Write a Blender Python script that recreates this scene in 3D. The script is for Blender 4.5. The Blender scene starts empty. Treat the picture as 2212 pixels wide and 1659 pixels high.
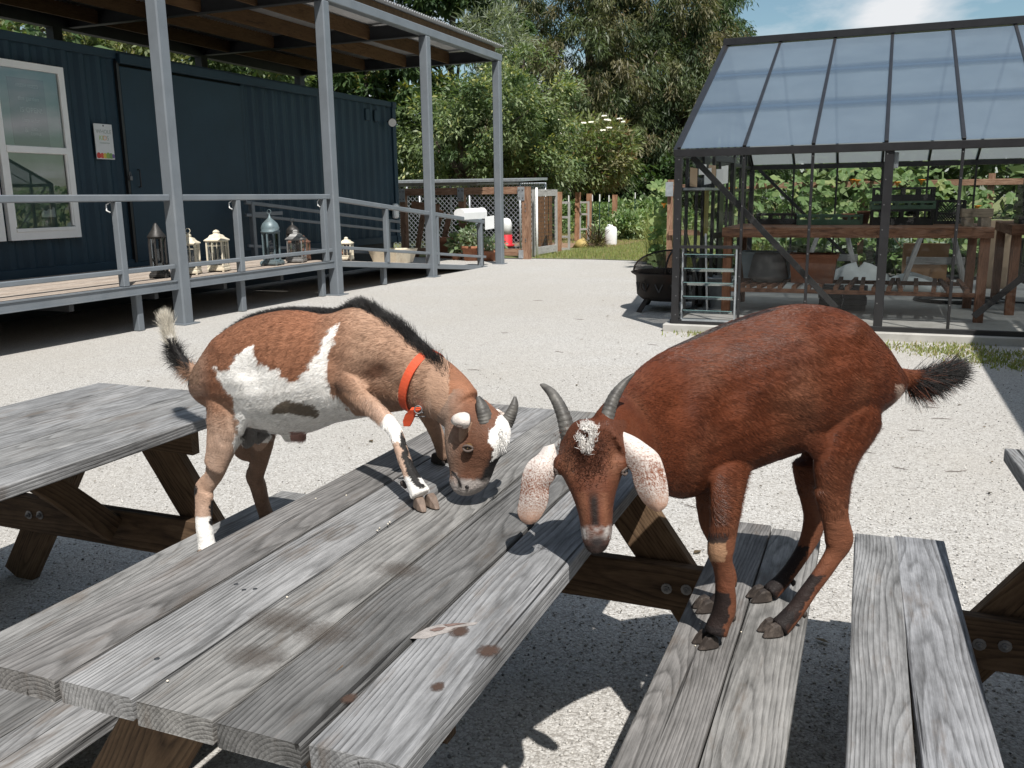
import bpy, bmesh, math, random
import numpy as np
from mathutils import Vector, Matrix, Euler
random.seed(7); np.random.seed(7)
R = math.radians
scene = bpy.context.scene
C = scene.collection
K_ = 2212/4032

# ------------------------------------------------------------------ camera
# world axes: +Y runs along the porch, +X points from the porch to the yard, Z up; camera stands at the origin
CAM_H, F_PX, IW, IH = 1.44, 1913.0, 2212.0, 1659.0
_p, _r, _h = R(11.9), R(-0.8), R(22.07)
_fw = Vector((0, math.cos(_p), -math.sin(_p)))
_up0 = Vector((0, math.sin(_p), math.cos(_p)))
_rt0 = Vector((1, 0, 0))
_rt = math.cos(_r) * _rt0 + math.sin(_r) * _up0
_up = math.cos(_r) * _up0 - math.sin(_r) * _rt0
_rot = Matrix.Rotation(_h, 3, 'Z')
FW, UP, RT = _rot @ _fw, _rot @ _up, _rot @ _rt
cam = bpy.data.cameras.new('camera')
cam.sensor_width = 36.0
cam.lens = 36.0 * F_PX / IW
cam.clip_start, cam.clip_end = 0.05, 2000
cam_o = bpy.data.objects.new('camera', cam)
M3 = Matrix((RT, UP, -FW)).transposed()
cam_o.matrix_world = Matrix.Translation((0, 0, CAM_H)) @ M3.to_4x4()
C.objects.link(cam_o)
scene.camera = cam_o

# ------------------------------------------------------------------ sky, sun, exposure
SUN_TO = Vector((0.42, -0.52, 1.0)).normalized()       # towards the sun
SUN_EL = math.asin(SUN_TO.z)
SUN_AZ = math.atan2(SUN_TO.x, SUN_TO.y)
world = bpy.data.worlds.new('World')
scene.world = world
world.use_nodes = True
wn, wl = world.node_tree.nodes, world.node_tree.links
wn.clear()
w_out = wn.new('ShaderNodeOutputWorld')
w_bg = wn.new('ShaderNodeBackground')
w_sky = wn.new('ShaderNodeTexSky')
w_sky.sky_type = 'NISHITA'
w_sky.sun_disc = False
w_sky.sun_elevation = SUN_EL
w_sky.sun_rotation = SUN_AZ
w_sky.altitude = 0
w_sky.air_density, w_sky.dust_density, w_sky.ozone_density = 1.0, 1.0, 2.0
w_bg.inputs['Strength'].default_value = 0.05
# fair-weather cumulus over the whole dome
w_tc = wn.new('ShaderNodeTexCoord')
w_sep = wn.new('ShaderNodeSeparateXYZ')
wl.new(w_tc.outputs['Generated'], w_sep.inputs[0])
w_zc = wn.new('ShaderNodeMath'); w_zc.operation = 'MAXIMUM'; w_zc.inputs[1].default_value = 0.0
wl.new(w_sep.outputs['Z'], w_zc.inputs[0])
w_add = wn.new('ShaderNodeMath'); w_add.operation = 'ADD'; w_add.inputs[1].default_value = 0.22
wl.new(w_zc.outputs[0], w_add.inputs[0])
w_dx = wn.new('ShaderNodeMath'); w_dx.operation = 'DIVIDE'
w_dy = wn.new('ShaderNodeMath'); w_dy.operation = 'DIVIDE'
wl.new(w_sep.outputs['X'], w_dx.inputs[0]); wl.new(w_add.outputs[0], w_dx.inputs[1])
wl.new(w_sep.outputs['Y'], w_dy.inputs[0]); wl.new(w_add.outputs[0], w_dy.inputs[1])
w_cmb = wn.new('ShaderNodeCombineXYZ')
wl.new(w_dx.outputs[0], w_cmb.inputs['X']); wl.new(w_dy.outputs[0], w_cmb.inputs['Y'])
w_map = wn.new('ShaderNodeMapping'); w_map.inputs['Location'].default_value = (2.94, 1.09, 0.0)
wl.new(w_cmb.outputs[0], w_map.inputs['Vector'])
w_n = wn.new('ShaderNodeTexNoise'); w_n.inputs['Scale'].default_value = 1.9
w_n.inputs['Detail'].default_value = 9; w_n.inputs['Roughness'].default_value = 0.52
w_n.inputs['Distortion'].default_value = 0.25
wl.new(w_map.outputs[0], w_n.inputs['Vector'])
w_cr = wn.new('ShaderNodeValToRGB')
w_cr.color_ramp.elements[0].position = 0.475; w_cr.color_ramp.elements[0].color = (0, 0, 0, 1)
w_cr.color_ramp.elements[1].position = 0.66; w_cr.color_ramp.elements[1].color = (1, 1, 1, 1)
wl.new(w_n.outputs['Fac'], w_cr.inputs[0])
w_mix = wn.new('ShaderNodeMixRGB')
wl.new(w_cr.outputs[0], w_mix.inputs['Fac'])
w_tint = wn.new('ShaderNodeMixRGB'); w_tint.blend_type = 'MULTIPLY'; w_tint.inputs['Fac'].default_value = 1
w_tint.inputs['Color2'].default_value = (1.75, 1.88, 1.68, 1)
wl.new(w_sky.outputs[0], w_tint.inputs['Color1'])
wl.new(w_tint.outputs[0], w_mix.inputs['Color1'])
w_mix.inputs['Color2'].default_value = (13.6, 13.9, 14.3, 1)
wl.new(w_mix.outputs[0], w_bg.inputs['Color'])
wl.new(w_bg.outputs[0], w_out.inputs['Surface'])

sun = bpy.data.lights.new('sun', 'SUN')
sun.energy = 5.0
sun.angle = R(0.5)
sun.color = (1.0, 0.955, 0.89)
sun_o = bpy.data.objects.new('sun', sun)
sun_o.rotation_euler = SUN_TO.to_track_quat('Z', 'Y').to_euler()
sun_o.location = (5, -5, 12)
C.objects.link(sun_o)

scene.view_settings.view_transform = 'Standard'
scene.view_settings.look = 'None'
scene.view_settings.exposure = 0.30
scene.view_settings.gamma = 1.0
scene.view_settings.use_curve_mapping = False
scene.cycles.use_denoising = True
scene.cycles.max_bounces = 8
scene.cycles.transparent_max_bounces = 24

# ------------------------------------------------------------------ measuring (photo ray -> point on a plane)
CAMP = Vector((0, 0, CAM_H))
def ray(x, y):
    return FW * F_PX + RT * (x - IW / 2) - UP * (y - IH / 2)
def on(x, y, o, n):
    d = ray(x, y); o = Vector(o); n = Vector(n)
    return CAMP + d * ((o - CAMP).dot(n) / d.dot(n))
def onz(x, y, z): return on(x, y, (0, 0, z), (0, 0, 1))
def ony(x, y, Y): return on(x, y, (0, Y, 0), (0, 1, 0))

# ------------------------------------------------------------------ scene bookkeeping
WLOC = {}
def _props(o, label=None, cat=None, group=None, kind=None):
    if label: o['label'] = label
    if cat: o['category'] = cat
    if group: o['group'] = group
    if kind: o['kind'] = kind
    return o
def thing(name, label, cat, loc=(0, 0, 0), group=None):
    o = bpy.data.objects.new(name, None); C.objects.link(o)
    o.empty_display_size = 0.1
    o.location = loc; WLOC[o.name] = Vector(loc)
    return _props(o, label, cat, group)
def wloc(o): return WLOC.get(o.name, Vector((0, 0, 0)))

class MB:
    """collects shapes (world coordinates) and links them as one mesh object"""
    def __init__(s): s.v = []; s.f = []; s.sm = []
    def add(s, vs, fs, smooth=False):
        b = len(s.v); s.v += [tuple(v) for v in vs]
        s.f += [tuple(b + i for i in f) for f in fs]; s.sm += [smooth] * len(fs)
        return s
    def box(s, a, b):
        (x0, y0, z0), (x1, y1, z1) = a, b
        v = [(x0,y0,z0),(x1,y0,z0),(x1,y1,z0),(x0,y1,z0),(x0,y0,z1),(x1,y0,z1),(x1,y1,z1),(x0,y1,z1)]
        return s.add(v, [(3,2,1,0),(4,5,6,7),(0,1,5,4),(1,2,6,5),(2,3,7,6),(3,0,4,7)])
    def cbox(s, c, hx, hy, hz, ax=Vector((1,0,0)), ay=Vector((0,1,0)), az=Vector((0,0,1)), bev=0.0):
        c = Vector(c)
        if bev <= 0:
            v = [c + ax*hx*i + ay*hy*j + az*hz*k for k in (-1,1) for (i,j) in ((-1,-1),(1,-1),(1,1),(-1,1))]
            return s.add(v, [(3,2,1,0),(4,5,6,7),(0,1,5,4),(1,2,6,5),(2,3,7,6),(3,0,4,7)])
        v = []; idx = {}
        H = (hx, hy, hz)
        for sx in (-1,1):
            for sy in (-1,1):
                for sz in (-1,1):
                    for a in range(3):
                        d = [H[0]-bev, H[1]-bev, H[2]-bev]; d[a] = H[a]
                        idx[(sx,sy,sz,a)] = len(v)
                        v.append(c + ax*d[0]*sx + ay*d[1]*sy + az*d[2]*sz)
        f = []
        def q(*k): f.append(tuple(idx[i] for i in k))
        for a in range(3):
            b_, c_ = (a+1)%3, (a+2)%3
            for sg in (-1,1):
                ks = []
                for (u,w) in ((-1,-1),(1,-1),(1,1),(-1,1)):
                    t = [0,0,0]; t[a]=sg; t[b_]=u; t[c_]=w; ks.append((*t,a))
                q(*(ks if sg > 0 else ks[::-1]))
            for u in (-1,1):
                for w in (-1,1):
                    t0=[0,0,0]; t1=[0,0,0]; t0[a]=-1; t1[a]=1
                    for t in (t0,t1): t[b_]=u; t[c_]=w
                    k=[(*t0,b_),(*t1,b_),(*t1,c_),(*t0,c_)]
                    q(*(k if u*w < 0 else k[::-1]))
        for sx in (-1,1):
            for sy in (-1,1):
                for sz in (-1,1):
                    k=[(sx,sy,sz,0),(sx,sy,sz,1),(sx,sy,sz,2)]
                    q(*(k if sx*sy*sz > 0 else k[::-1]))
        return s.add(v, f)
    def beam(s, p0, p1, w, t, up=(0,0,1), bev=0.0):
        """bar from p0 to p1; w across, t along 'up'"""
        p0, p1 = Vector(p0), Vector(p1); d = p1 - p0; L = d.length; d.normalize()
        u = Vector(up); sd = d.cross(u)
        if sd.length < 1e-4: sd = d.cross(Vector((0,1,0)))
        sd.normalize(); u = sd.cross(d).normalized()
        return s.cbox((p0+p1)/2, L/2, w/2, t/2, d, -sd, u, bev)
    def tube(s, pts, r, n=8, caps=True, smooth=True):
        pts = [Vector(p) for p in pts]; rr = r if hasattr(r, '__len__') else [r]*len(pts)
        v=[]; f=[]; prev=None
        for i,p in enumerate(pts):
            t = (pts[min(i+1,len(pts)-1)] - pts[max(i-1,0)])
            if t.length < 1e-9: t = Vector((0,0,1))
            t.normalize()
            if prev is None:
                a = Vector((0,0,1)) if abs(t.z) < .9 else Vector((1,0,0))
                x = t.cross(a).normalized()
            else:
                x = (prev - t*prev.dot(t)).normalized()
            prev = x; y = t.cross(x)
            for k in range(n):
                th = 2*math.pi*k/n
                v.append(p + (x*math.cos(th) + y*math.sin(th))*rr[i])
        for i in range(len(pts)-1):
            for k in range(n):
                f.append((i*n+k, i*n+(k+1)%n, (i+1)*n+(k+1)%n, (i+1)*n+k))
        if caps:
            f.append(tuple(range(n))[::-1]); f.append(tuple((len(pts)-1)*n+k for k in range(n)))
        return s.add(v, f, smooth)
    def lathe(s, prof, c=(0,0,0), n=16, rot0=0.0, smooth=True, squash=(1,1)):
        """prof = [(r,z)...] about a vertical axis at c"""
        v=[]; f=[]; c=Vector(c)
        for r,z in prof:
            for k in range(n):
                th=2*math.pi*k/n+rot0
                v.append(c+Vector((r*math.cos(th)*squash[0], r*math.sin(th)*squash[1], z)))
        for i in range(len(prof)-1):
            for k in range(n):
                f.append((i*n+k,i*n+(k+1)%n,(i+1)*n+(k+1)%n,(i+1)*n+k))
        f.append(tuple(range(n))[::-1]); f.append(tuple((len(prof)-1)*n+k for k in range(n)))
        return s.add(v,f,smooth)
    def quad(s, a,b,c,d): return s.add([a,b,c,d],[(0,1,2,3)])
    def build(s, name, mat, parent=None, label=None, kind=None, color=None):
        me = bpy.data.meshes.new(name)
        off = wloc(parent) if parent is not None else Vector((0,0,0))
        me.from_pydata([(x-off.x, y-off.y, z-off.z) for x,y,z in s.v], [], s.f)
        me.polygons.foreach_set('use_smooth', s.sm)
        if mat: me.materials.append(mat)
        me.update()
        o = bpy.data.objects.new(name, me); C.objects.link(o)
        if parent is not None: o.parent = parent; WLOC[o.name] = off
        if color: o.color = (*color, 1)
        return _props(o, label, None, None, kind)

def np_mesh(name, verts, faces, mat, parent=None, kind=None, label=None, smooth=False, colors=None, cname='tint'):
    """fast mesh from arrays; faces (n,k) all the same size"""
    verts = np.asarray(verts, np.float32); faces = np.asarray(faces, np.int32)
    off = wloc(parent) if parent is not None else Vector((0,0,0))
    verts = verts - np.array(off[:], np.float32)
    me = bpy.data.meshes.new(name)
    n, k = faces.shape
    me.vertices.add(len(verts)); me.vertices.foreach_set('co', verts.ravel())
    me.loops.add(n*k); me.loops.foreach_set('vertex_index', faces.ravel())
    me.polygons.add(n)
    me.polygons.foreach_set('loop_start', np.arange(0, n*k, k, dtype=np.int32))
    me.polygons.foreach_set('loop_total', np.full(n, k, np.int32))
    if smooth: me.polygons.foreach_set('use_smooth', np.ones(n, bool))
    me.update(calc_edges=True)
    if colors is not None:
        a = me.color_attributes.new(cname, 'FLOAT_COLOR', 'POINT')
        c4 = np.ones((len(verts), 4), np.float32); c4[:, :3] = colors
        a.data.foreach_set('color', c4.ravel())
    if mat: me.materials.append(mat)
    o = bpy.data.objects.new(name, me); C.objects.link(o)
    if parent is not None: o.parent = parent; WLOC[o.name] = off
    return _props(o, label, None, None, kind)

def piece(name, me_or_o, parent, M, color=None):
    """one more object sharing a mesh, placed by world matrix under an unrotated parent"""
    me = me_or_o.data if hasattr(me_or_o, 'data') else me_or_o
    o = bpy.data.objects.new(name, me); C.objects.link(o)
    off = wloc(parent); o.parent = parent
    o.matrix_local = Matrix.Translation(-off) @ M
    WLOC[o.name] = off
    if color: o.color = (*color, 1)
    return o

def copy_tree(o, parent=None):
    c = o.copy(); C.objects.link(c)
    if parent is not None: c.parent = parent; c.matrix_parent_inverse = o.matrix_parent_inverse.copy()
    for ch in list(o.children): copy_tree(ch, c)
    return c

# ------------------------------------------------------------------ materials
class NT:
    def __init__(s, name):
        s.m = bpy.data.materials.new(name); s.m.use_nodes = True
        s.n, s.l = s.m.node_tree.nodes, s.m.node_tree.links
        s.b = s.n['Principled BSDF']; s.out = s.n['Material Output']
    def node(s, t, **kw):
        x = s.n.new(t)
        for k, v in kw.items():
            if k in x.inputs: x.inputs[k].default_value = v
            else: setattr(x, k, v)
        return x
    def link(s, a, b): s.l.new(a, b)
    def math(s, op, a, b=None, clamp=False):
        x = s.n.new('ShaderNodeMath'); x.operation = op; x.use_clamp = clamp
        for i, q in enumerate((a, b)):
            if q is None: continue
            if isinstance(q, (int, float)): x.inputs[i].default_value = q
            else: s.link(q, x.inputs[i])
        return x.outputs[0]
    def noise(s, vec, scale, detail=4, rough=.55, dist=0, dim='3D'):
        x = s.n.new('ShaderNodeTexNoise'); x.noise_dimensions = dim
        x.inputs['Scale'].default_value = scale; x.inputs['Detail'].default_value = detail
        x.inputs['Roughness'].default_value = rough; x.inputs['Distortion'].default_value = dist
        if vec is not None: s.link(vec, x.inputs['Vector'])
        return x
    def ramp(s, fac, stops):
        x = s.n.new('ShaderNodeValToRGB'); e = x.color_ramp.elements
        while len(e) < len(stops): e.new(0.5)
        for el, (p, c) in zip(e, stops):
            el.position = p
            if isinstance(c, (int, float)): c = (c, c, c)
            el.color = (*c, 1)
        s.link(fac, x.inputs[0]); return x.outputs[0]
    def mix(s, fac, a, b, mode='MIX'):
        x = s.n.new('ShaderNodeMixRGB'); x.blend_type = mode
        for k, q in (('Fac', fac), ('Color1', a), ('Color2', b)):
            if isinstance(q, (int, float)) and k == 'Fac': x.inputs[k].default_value = q
            elif isinstance(q, tuple): x.inputs[k].default_value = (*q, 1)
            elif isinstance(q, (int, float)): x.inputs[k].default_value = (q, q, q, 1)
            else: s.link(q, x.inputs[k])
        return x.outputs[0]
    def bump(s, h, strength=.3, dist=.01, normal=None):
        x = s.n.new('ShaderNodeBump'); x.inputs['Strength'].default_value = strength
        x.inputs['Distance'].default_value = dist
        s.link(h, x.inputs['Height'])
        if normal is not None: s.link(normal, x.inputs['Normal'])
        s.link(x.outputs[0], s.b.inputs['Normal']); return x.outputs[0]
    def obj(s):
        return s.n.new('ShaderNodeTexCoord').outputs['Object']
    def mapping(s, vec, scale=(1,1,1), loc=(0,0,0)):
        x = s.n.new('ShaderNodeMapping'); x.inputs['Scale'].default_value = scale; x.inputs['Location'].default_value = loc
        s.link(vec, x.inputs['Vector']); return x.outputs[0]
    def rnd(s): return s.n.new('ShaderNodeObjectInfo').outputs['Random']
    def ocol(s): return s.n.new('ShaderNodeObjectInfo').outputs['Color']
    def base(s, c, rough=None, spec=None, metal=None):
        if c is not None:
            if isinstance(c, tuple): s.b.inputs['Base Color'].default_value = (*c, 1)
            else: s.link(c, s.b.inputs['Base Color'])
        if rough is not None:
            if isinstance(rough, (int, float)): s.b.inputs['Roughness'].default_value = rough
            else: s.link(rough, s.b.inputs['Roughness'])
        if spec is not None: s.b.inputs['Specular IOR Level'].default_value = spec
        if metal is not None: s.b.inputs['Metallic'].default_value = metal
        return s

def simple(name, col, rough=.6, var=.12, scale=6.0, metal=0.0, bump=0.0, bscale=60.0, spec=.5, dirt=None):
    """painted / moulded surface with mottling, wear and a fine relief"""
    t = NT(name); v = t.obj()
    n = t.noise(v, scale, 5, .6)
    lo = tuple(max(0, c*(1-var)) for c in col); hi = tuple(c*(1+var) for c in col)
    c = t.ramp(n.outputs['Fac'], [(.3, lo), (.7, hi)])
    if dirt:
        n2 = t.noise(v, scale*.45, 6, .7)
        c = t.mix(t.ramp(n2.outputs['Fac'], [(.52, 0.0), (.72, .75)]), c, dirt)
    t.base(c, rough, spec, metal)
    if bump:
        n3 = t.noise(v, bscale, 3, .6); t.bump(n3.outputs['Fac'], bump, .004)
    return t.m

def wood(name, dark, mid, light, ring=150.0, rough=.82, stain=None, bump=.5, fibre=.5, knots=True):
    """sawn timber: growth rings about a wandering pith below the board, fibre, checks, knots; object X runs along the grain.
    The object colour tints it board by board."""
    t = NT(name); v = t.obj(); rn = t.rnd()
    sep = t.n.new('ShaderNodeSeparateXYZ'); t.link(v, sep.inputs[0])
    ofs = t.math('MULTIPLY', rn, 37.0)
    def c3(x, y, z):
        k = t.n.new('ShaderNodeCombineXYZ')
        for i, q in enumerate((x, y, z)):
            if isinstance(q, (int, float)): k.inputs[i].default_value = q
            else: t.link(q, k.inputs[i])
        return k.outputs[0]
    xs = t.math('ADD', t.math('MULTIPLY', sep.outputs['X'], 1.0), ofs)
    wob = t.noise(c3(t.math('MULTIPLY', xs, .55), sep.outputs['Y'], sep.outputs['Z']), 1.5, 2, .45)
    ws = t.n.new('ShaderNodeSeparateColor'); t.link(wob.outputs['Color'], ws.inputs[0])
    # knots: the pith wander swells around sparse points along the board
    ry = t.math('ADD', sep.outputs['Y'], t.math('MULTIPLY', t.math('SUBTRACT', ws.outputs[0], .5), .13))
    ry = t.math('ADD', ry, t.math('MULTIPLY', t.math('SUBTRACT', rn, .5), .16))
    rz = t.math('ADD', sep.outputs['Z'], t.math('ADD', .07, t.math('MULTIPLY', t.math('SUBTRACT', ws.outputs[1], .5), .13)))
    rad = t.math('SQRT', t.math('ADD', t.math('MULTIPLY', ry, ry), t.math('MULTIPLY', rz, rz)))
    fine = t.noise(c3(t.math('MULTIPLY', xs, 3.0), t.math('MULTIPLY', sep.outputs['Y'], 30), t.math('MULTIPLY', sep.outputs['Z'], 30)), 2.0, 5, .6)
    ph = t.math('ADD', t.math('MULTIPLY', rad, ring), t.math('MULTIPLY', fine.outputs['Fac'], .55))
    saw = t.math('FRACT', ph)
    rings = t.ramp(saw, [(0.0, .25), (.35, .72), (.80, .92), (.95, .12)])
    fib = t.noise(c3(t.math('MULTIPLY', xs, 4.0), t.math('MULTIPLY', sep.outputs['Y'], 210), t.math('MULTIPLY', sep.outputs['Z'], 210)), 1.0, 4, .65)
    big = t.noise(c3(t.math('MULTIPLY', xs, 1.3), t.math('MULTIPLY', sep.outputs['Y'], 5), sep.outputs['Z']), 2.2, 5, .62)
    h = t.math('ADD', t.math('MULTIPLY', rings, .34), t.math('MULTIPLY', fib.outputs['Fac'], fibre))
    h2 = t.math('ADD', t.math('MULTIPLY', h, .78), t.math('MULTIPLY', t.math('SUBTRACT', big.outputs['Fac'], .22), .72))
    mot = t.noise(c3(t.math('MULTIPLY', xs, 14.0), t.math('MULTIPLY', sep.outputs['Y'], 60), t.math('MULTIPLY', sep.outputs['Z'], 60)), 1.0, 5, .7)
    h2 = t.math('ADD', h2, t.math('MULTIPLY', t.math('SUBTRACT', mot.outputs['Fac'], .5), .55))
    col = t.ramp(h2, [(.24, dark), (.52, mid), (.84, light)])
    # checks: thin dark cracks along the grain
    crk = t.noise(c3(t.math('MULTIPLY', xs, 1.1), t.math('MULTIPLY', sep.outputs['Y'], 55), t.math('MULTIPLY', sep.outputs['Z'], 20)), 1.0, 2, .5)
    cm = t.ramp(crk.outputs['Fac'], [(.275, 1.0), (.315, 0.0)])
    col = t.mix(t.math('MULTIPLY', cm, .85), col, tuple(c*.35 for c in dark))
    if knots:
        vo = t.n.new('ShaderNodeTexVoronoi'); vo.inputs['Scale'].default_value = 1.0
        t.link(c3(t.math('MULTIPLY', xs, 2.1), t.math('MULTIPLY', sep.outputs['Y'], 5.0), 0.0), vo.inputs['Vector'])
        km = t.ramp(vo.outputs['Distance'], [(.045, 1.0), (.085, .15), (.12, .5), (.15, 0.0)])
        col = t.mix(t.math('MULTIPLY', km, .8), col, (dark[0]*.8+.02, dark[1]*.62+.01, dark[2]*.5))
    if stain:
        sn = t.noise(c3(t.math('MULTIPLY', xs, 2.0), t.math('MULTIPLY', sep.outputs['Y'], 9), sep.outputs['Z']), 1.5, 6, .7)
        col = t.mix(t.ramp(sn.outputs['Fac'], [(.55, 0.0), (.72, .75)]), col, stain)
    col = t.mix(1.0, col, t.ocol(), 'MULTIPLY')
    t.base(col, rough, .25)
    hb = t.math('SUBTRACT', h, t.math('MULTIPLY', cm, 1.2))
    t.bump(hb, bump, .0035)
    return t.m

MAT = {}
MAT['grey_wood'] = wood('weathered_grey_wood', (.047,.045,.043), (.150,.149,.148), (.312,.309,.307), 150, .8, (.12,.092,.070), .9, .62)
MAT['brown_wood'] = wood('treated_brown_wood', (.040,.024,.014), (.130,.082,.048), (.23,.155,.095), 120, .8, None, .4, .35)
MAT['red_wood'] = wood('reddish_fence_wood', (.10,.050,.030), (.25,.145,.095), (.40,.27,.19), 90, .8, None, .3, .4)
MAT['pale_wood'] = wood('pale_gate_wood', (.17,.16,.15), (.34,.33,.32), (.5,.49,.48), 110, .8, None, .3, .4)
MAT['deck_wood'] = wood('deck_wood', (.20,.165,.14), (.36,.31,.27), (.50,.45,.40), 120, .8, None, .3, .4)
MAT['joist_wood'] = wood('joist_wood', (.055,.030,.014), (.12,.068,.034), (.17,.10,.052), 100, .8, None, .3, .4)
MAT['bench_wood'] = wood('workbench_wood', (.07,.030,.018), (.20,.095,.055), (.31,.17,.11), 100, .75, (.04,.02,.012), .3, .4)
MAT['post_paint'] = simple('grey_steel_paint', (.150,.170,.192), .45, .10, 3, 0, .15, 220, .5, (.19,.205,.22))
MAT['dark_steel'] = simple('dark_steel', (.030,.033,.038), .6, .2, 5)
MAT['black_metal'] = simple('black_aluminium', (.018,.018,.020), .38, .2, 9, 0, .05, 80)
MAT['bolt'] = simple('galvanised_bolt', (.20,.20,.205), .5, .25, 40, .6)
MAT['galv'] = simple('galvanised_steel', (.42,.45,.48), .42, .18, 14, .55)
MAT['white_paint'] = simple('white_paint', (.88,.88,.87), .4, .05, 4, 0, 0, 60, .5)
MAT['white_plastic'] = simple('white_plastic', (.74,.75,.75), .4, .06, 5)
MAT['concrete'] = simple('concrete', (.27,.265,.25), .9, .22, 7, 0, .5, 60, .3, (.13,.12,.10))
MAT['slab'] = simple('slab_concrete', (.40,.39,.37), .85, .16, 3.5, 0, .3, 60, .3, (.24,.225,.20))
# ================================================================== GROUND
def ground_mat():
    t = NT('crushed_shell_gravel'); v = t.obj()
    vo = t.node('ShaderNodeTexVoronoi', Scale=125.0); t.link(v, vo.inputs['Vector'])
    vo2 = t.node('ShaderNodeTexVoronoi', Scale=260.0); t.link(v, vo2.inputs['Vector'])
    sp = t.n.new('ShaderNodeSeparateColor'); t.link(vo.outputs['Color'], sp.inputs[0])
    c1 = t.ramp(sp.outputs[0], [(0.0, (.20,.192,.182)), (.22, (.36,.352,.34)), (.6, (.455,.447,.434)), (1.0, (.60,.596,.584))])
    big = t.noise(v, .55, 6, .62)
    c2 = t.mix(t.ramp(big.outputs['Fac'], [(.35, 0.0), (.72, .60)]), c1, (.40,.375,.34))
    mid = t.noise(v, 7.0, 5, .7)
    c3 = t.mix(t.ramp(mid.outputs['Fac'], [(.60, 0.0), (.74, .45)]), c2, (.34,.315,.28))
    pat = t.noise(t.mapping(v, (.5,.16,1)), 1.0, 4, .6)
    c3 = t.mix(t.ramp(pat.outputs['Fac'], [(.42, 0.0), (.70, .38)]), c3, (.36,.345,.32))
    gap = t.ramp(vo.outputs['Distance'], [(.0, 0.0), (.62, 0.0), (.85, .55)])
    c4 = t.mix(gap, c3, (.20,.185,.165))
    t.base(c4, .92, .2)
    h = t.math('ADD', t.math('MULTIPLY', vo.outputs['Distance'], -1.0), t.math('MULTIPLY', vo2.outputs['Distance'], -.35))
    t.bump(h, .55, .006)
    return t.m
MAT['gravel'] = ground_mat()
g = MB().quad((-160,-60,0),(160,-60,0),(160,260,0),(-160,260,0)).build('gravel_yard', MAT['gravel'], kind='structure')

def soil_mat():
    t = NT('lawn_soil'); v = t.obj()
    n = t.noise(v, 1.2, 6, .65); n2 = t.noise(v, 25, 4, .7)
    c = t.ramp(n.outputs['Fac'], [(.35, (.11,.14,.055)), (.55, (.17,.20,.085)), (.75, (.24,.23,.13))])
    c = t.mix(t.ramp(n2.outputs['Fac'], [(.4, 0.0), (.75, .6)]), c, (.20,.16,.105))
    t.base(c, .95, .1); t.bump(n2.outputs['Fac'], .6, .02)
    return t.m
MAT['soil'] = soil_mat()
# lawn beyond the yard, with the photo's edge line
lawn_edge = [(-60,19.95),(-7.5,19.95),(-6.0,19.95),(-5.0,19.7),(-4.3,19.0),(-3.6,17.9),(-3.0,16.9),(-2.4,16.35),(6,16.3),(60,16.3)]
vs = [(x,y,.012) for x,y in lawn_edge] + [(160,16.3,.012),(160,250,.012),(-160,250,.012),(-160,19.95,.012)]
MB().add(vs, [tuple(range(len(vs)))]).build('lawn', MAT['soil'], kind='structure')

def loose_gravel():
    """real chips of shell in the near yard"""
    rng = np.random.default_rng(3)
    ico = [(0,0,1),(.9,0,.3),(.28,.85,.3),(-.72,.53,.3),(-.72,-.53,.3),(.28,-.85,.3),(0,0,-.6)]
    fc = [(0,1,2),(0,2,3),(0,3,4),(0,4,5),(0,5,1),(6,2,1),(6,3,2),(6,4,3),(6,5,4),(6,1,5)]
    base = np.array(ico); fc = np.array(fc)
    N = 30000
    # density falls off with distance
    d = 1.1 + 6.5*rng.random(N)**1.7
    a = R(22.07) + R(-34) + R(68)*rng.random(N)
    x = -np.sin(a)*d; y = np.cos(a)*d
    s = .0028 + .0052*rng.random(N)**2
    ang = rng.random(N)*6.283; ca, sa = np.cos(ang), np.sin(ang)
    sc = (.55+.6*rng.random((N,3)))*s[:,None]
    P = base[None]*sc[:,None,:]
    X = P[...,0]*ca[:,None]-P[...,1]*sa[:,None]+x[:,None]
    Y = P[...,0]*sa[:,None]+P[...,1]*ca[:,None]+y[:,None]
    Z = P[...,2]+(.001)
    V = np.stack([X,Y,Z],-1).reshape(-1,3)
    F = (fc[None]+np.arange(N)[:,None,None]*7).reshape(-1,3)
    g_ = rng.random(N); tint = np.clip(.30+.32*g_,0,1)
    tint = np.where(rng.random(N)<.10, tint*.45, tint)
    col = np.stack([tint,tint*.975,tint*.93],-1)
    col = np.repeat(col,7,0)
    t = NT('shell_chips'); at = t.node('ShaderNodeAttribute', attribute_name='tint')
    t.base(at.outputs['Color'], .85, .25)
    np_mesh('loose_gravel', V, F, t.m, kind='stuff', colors=col)
loose_gravel()

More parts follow.
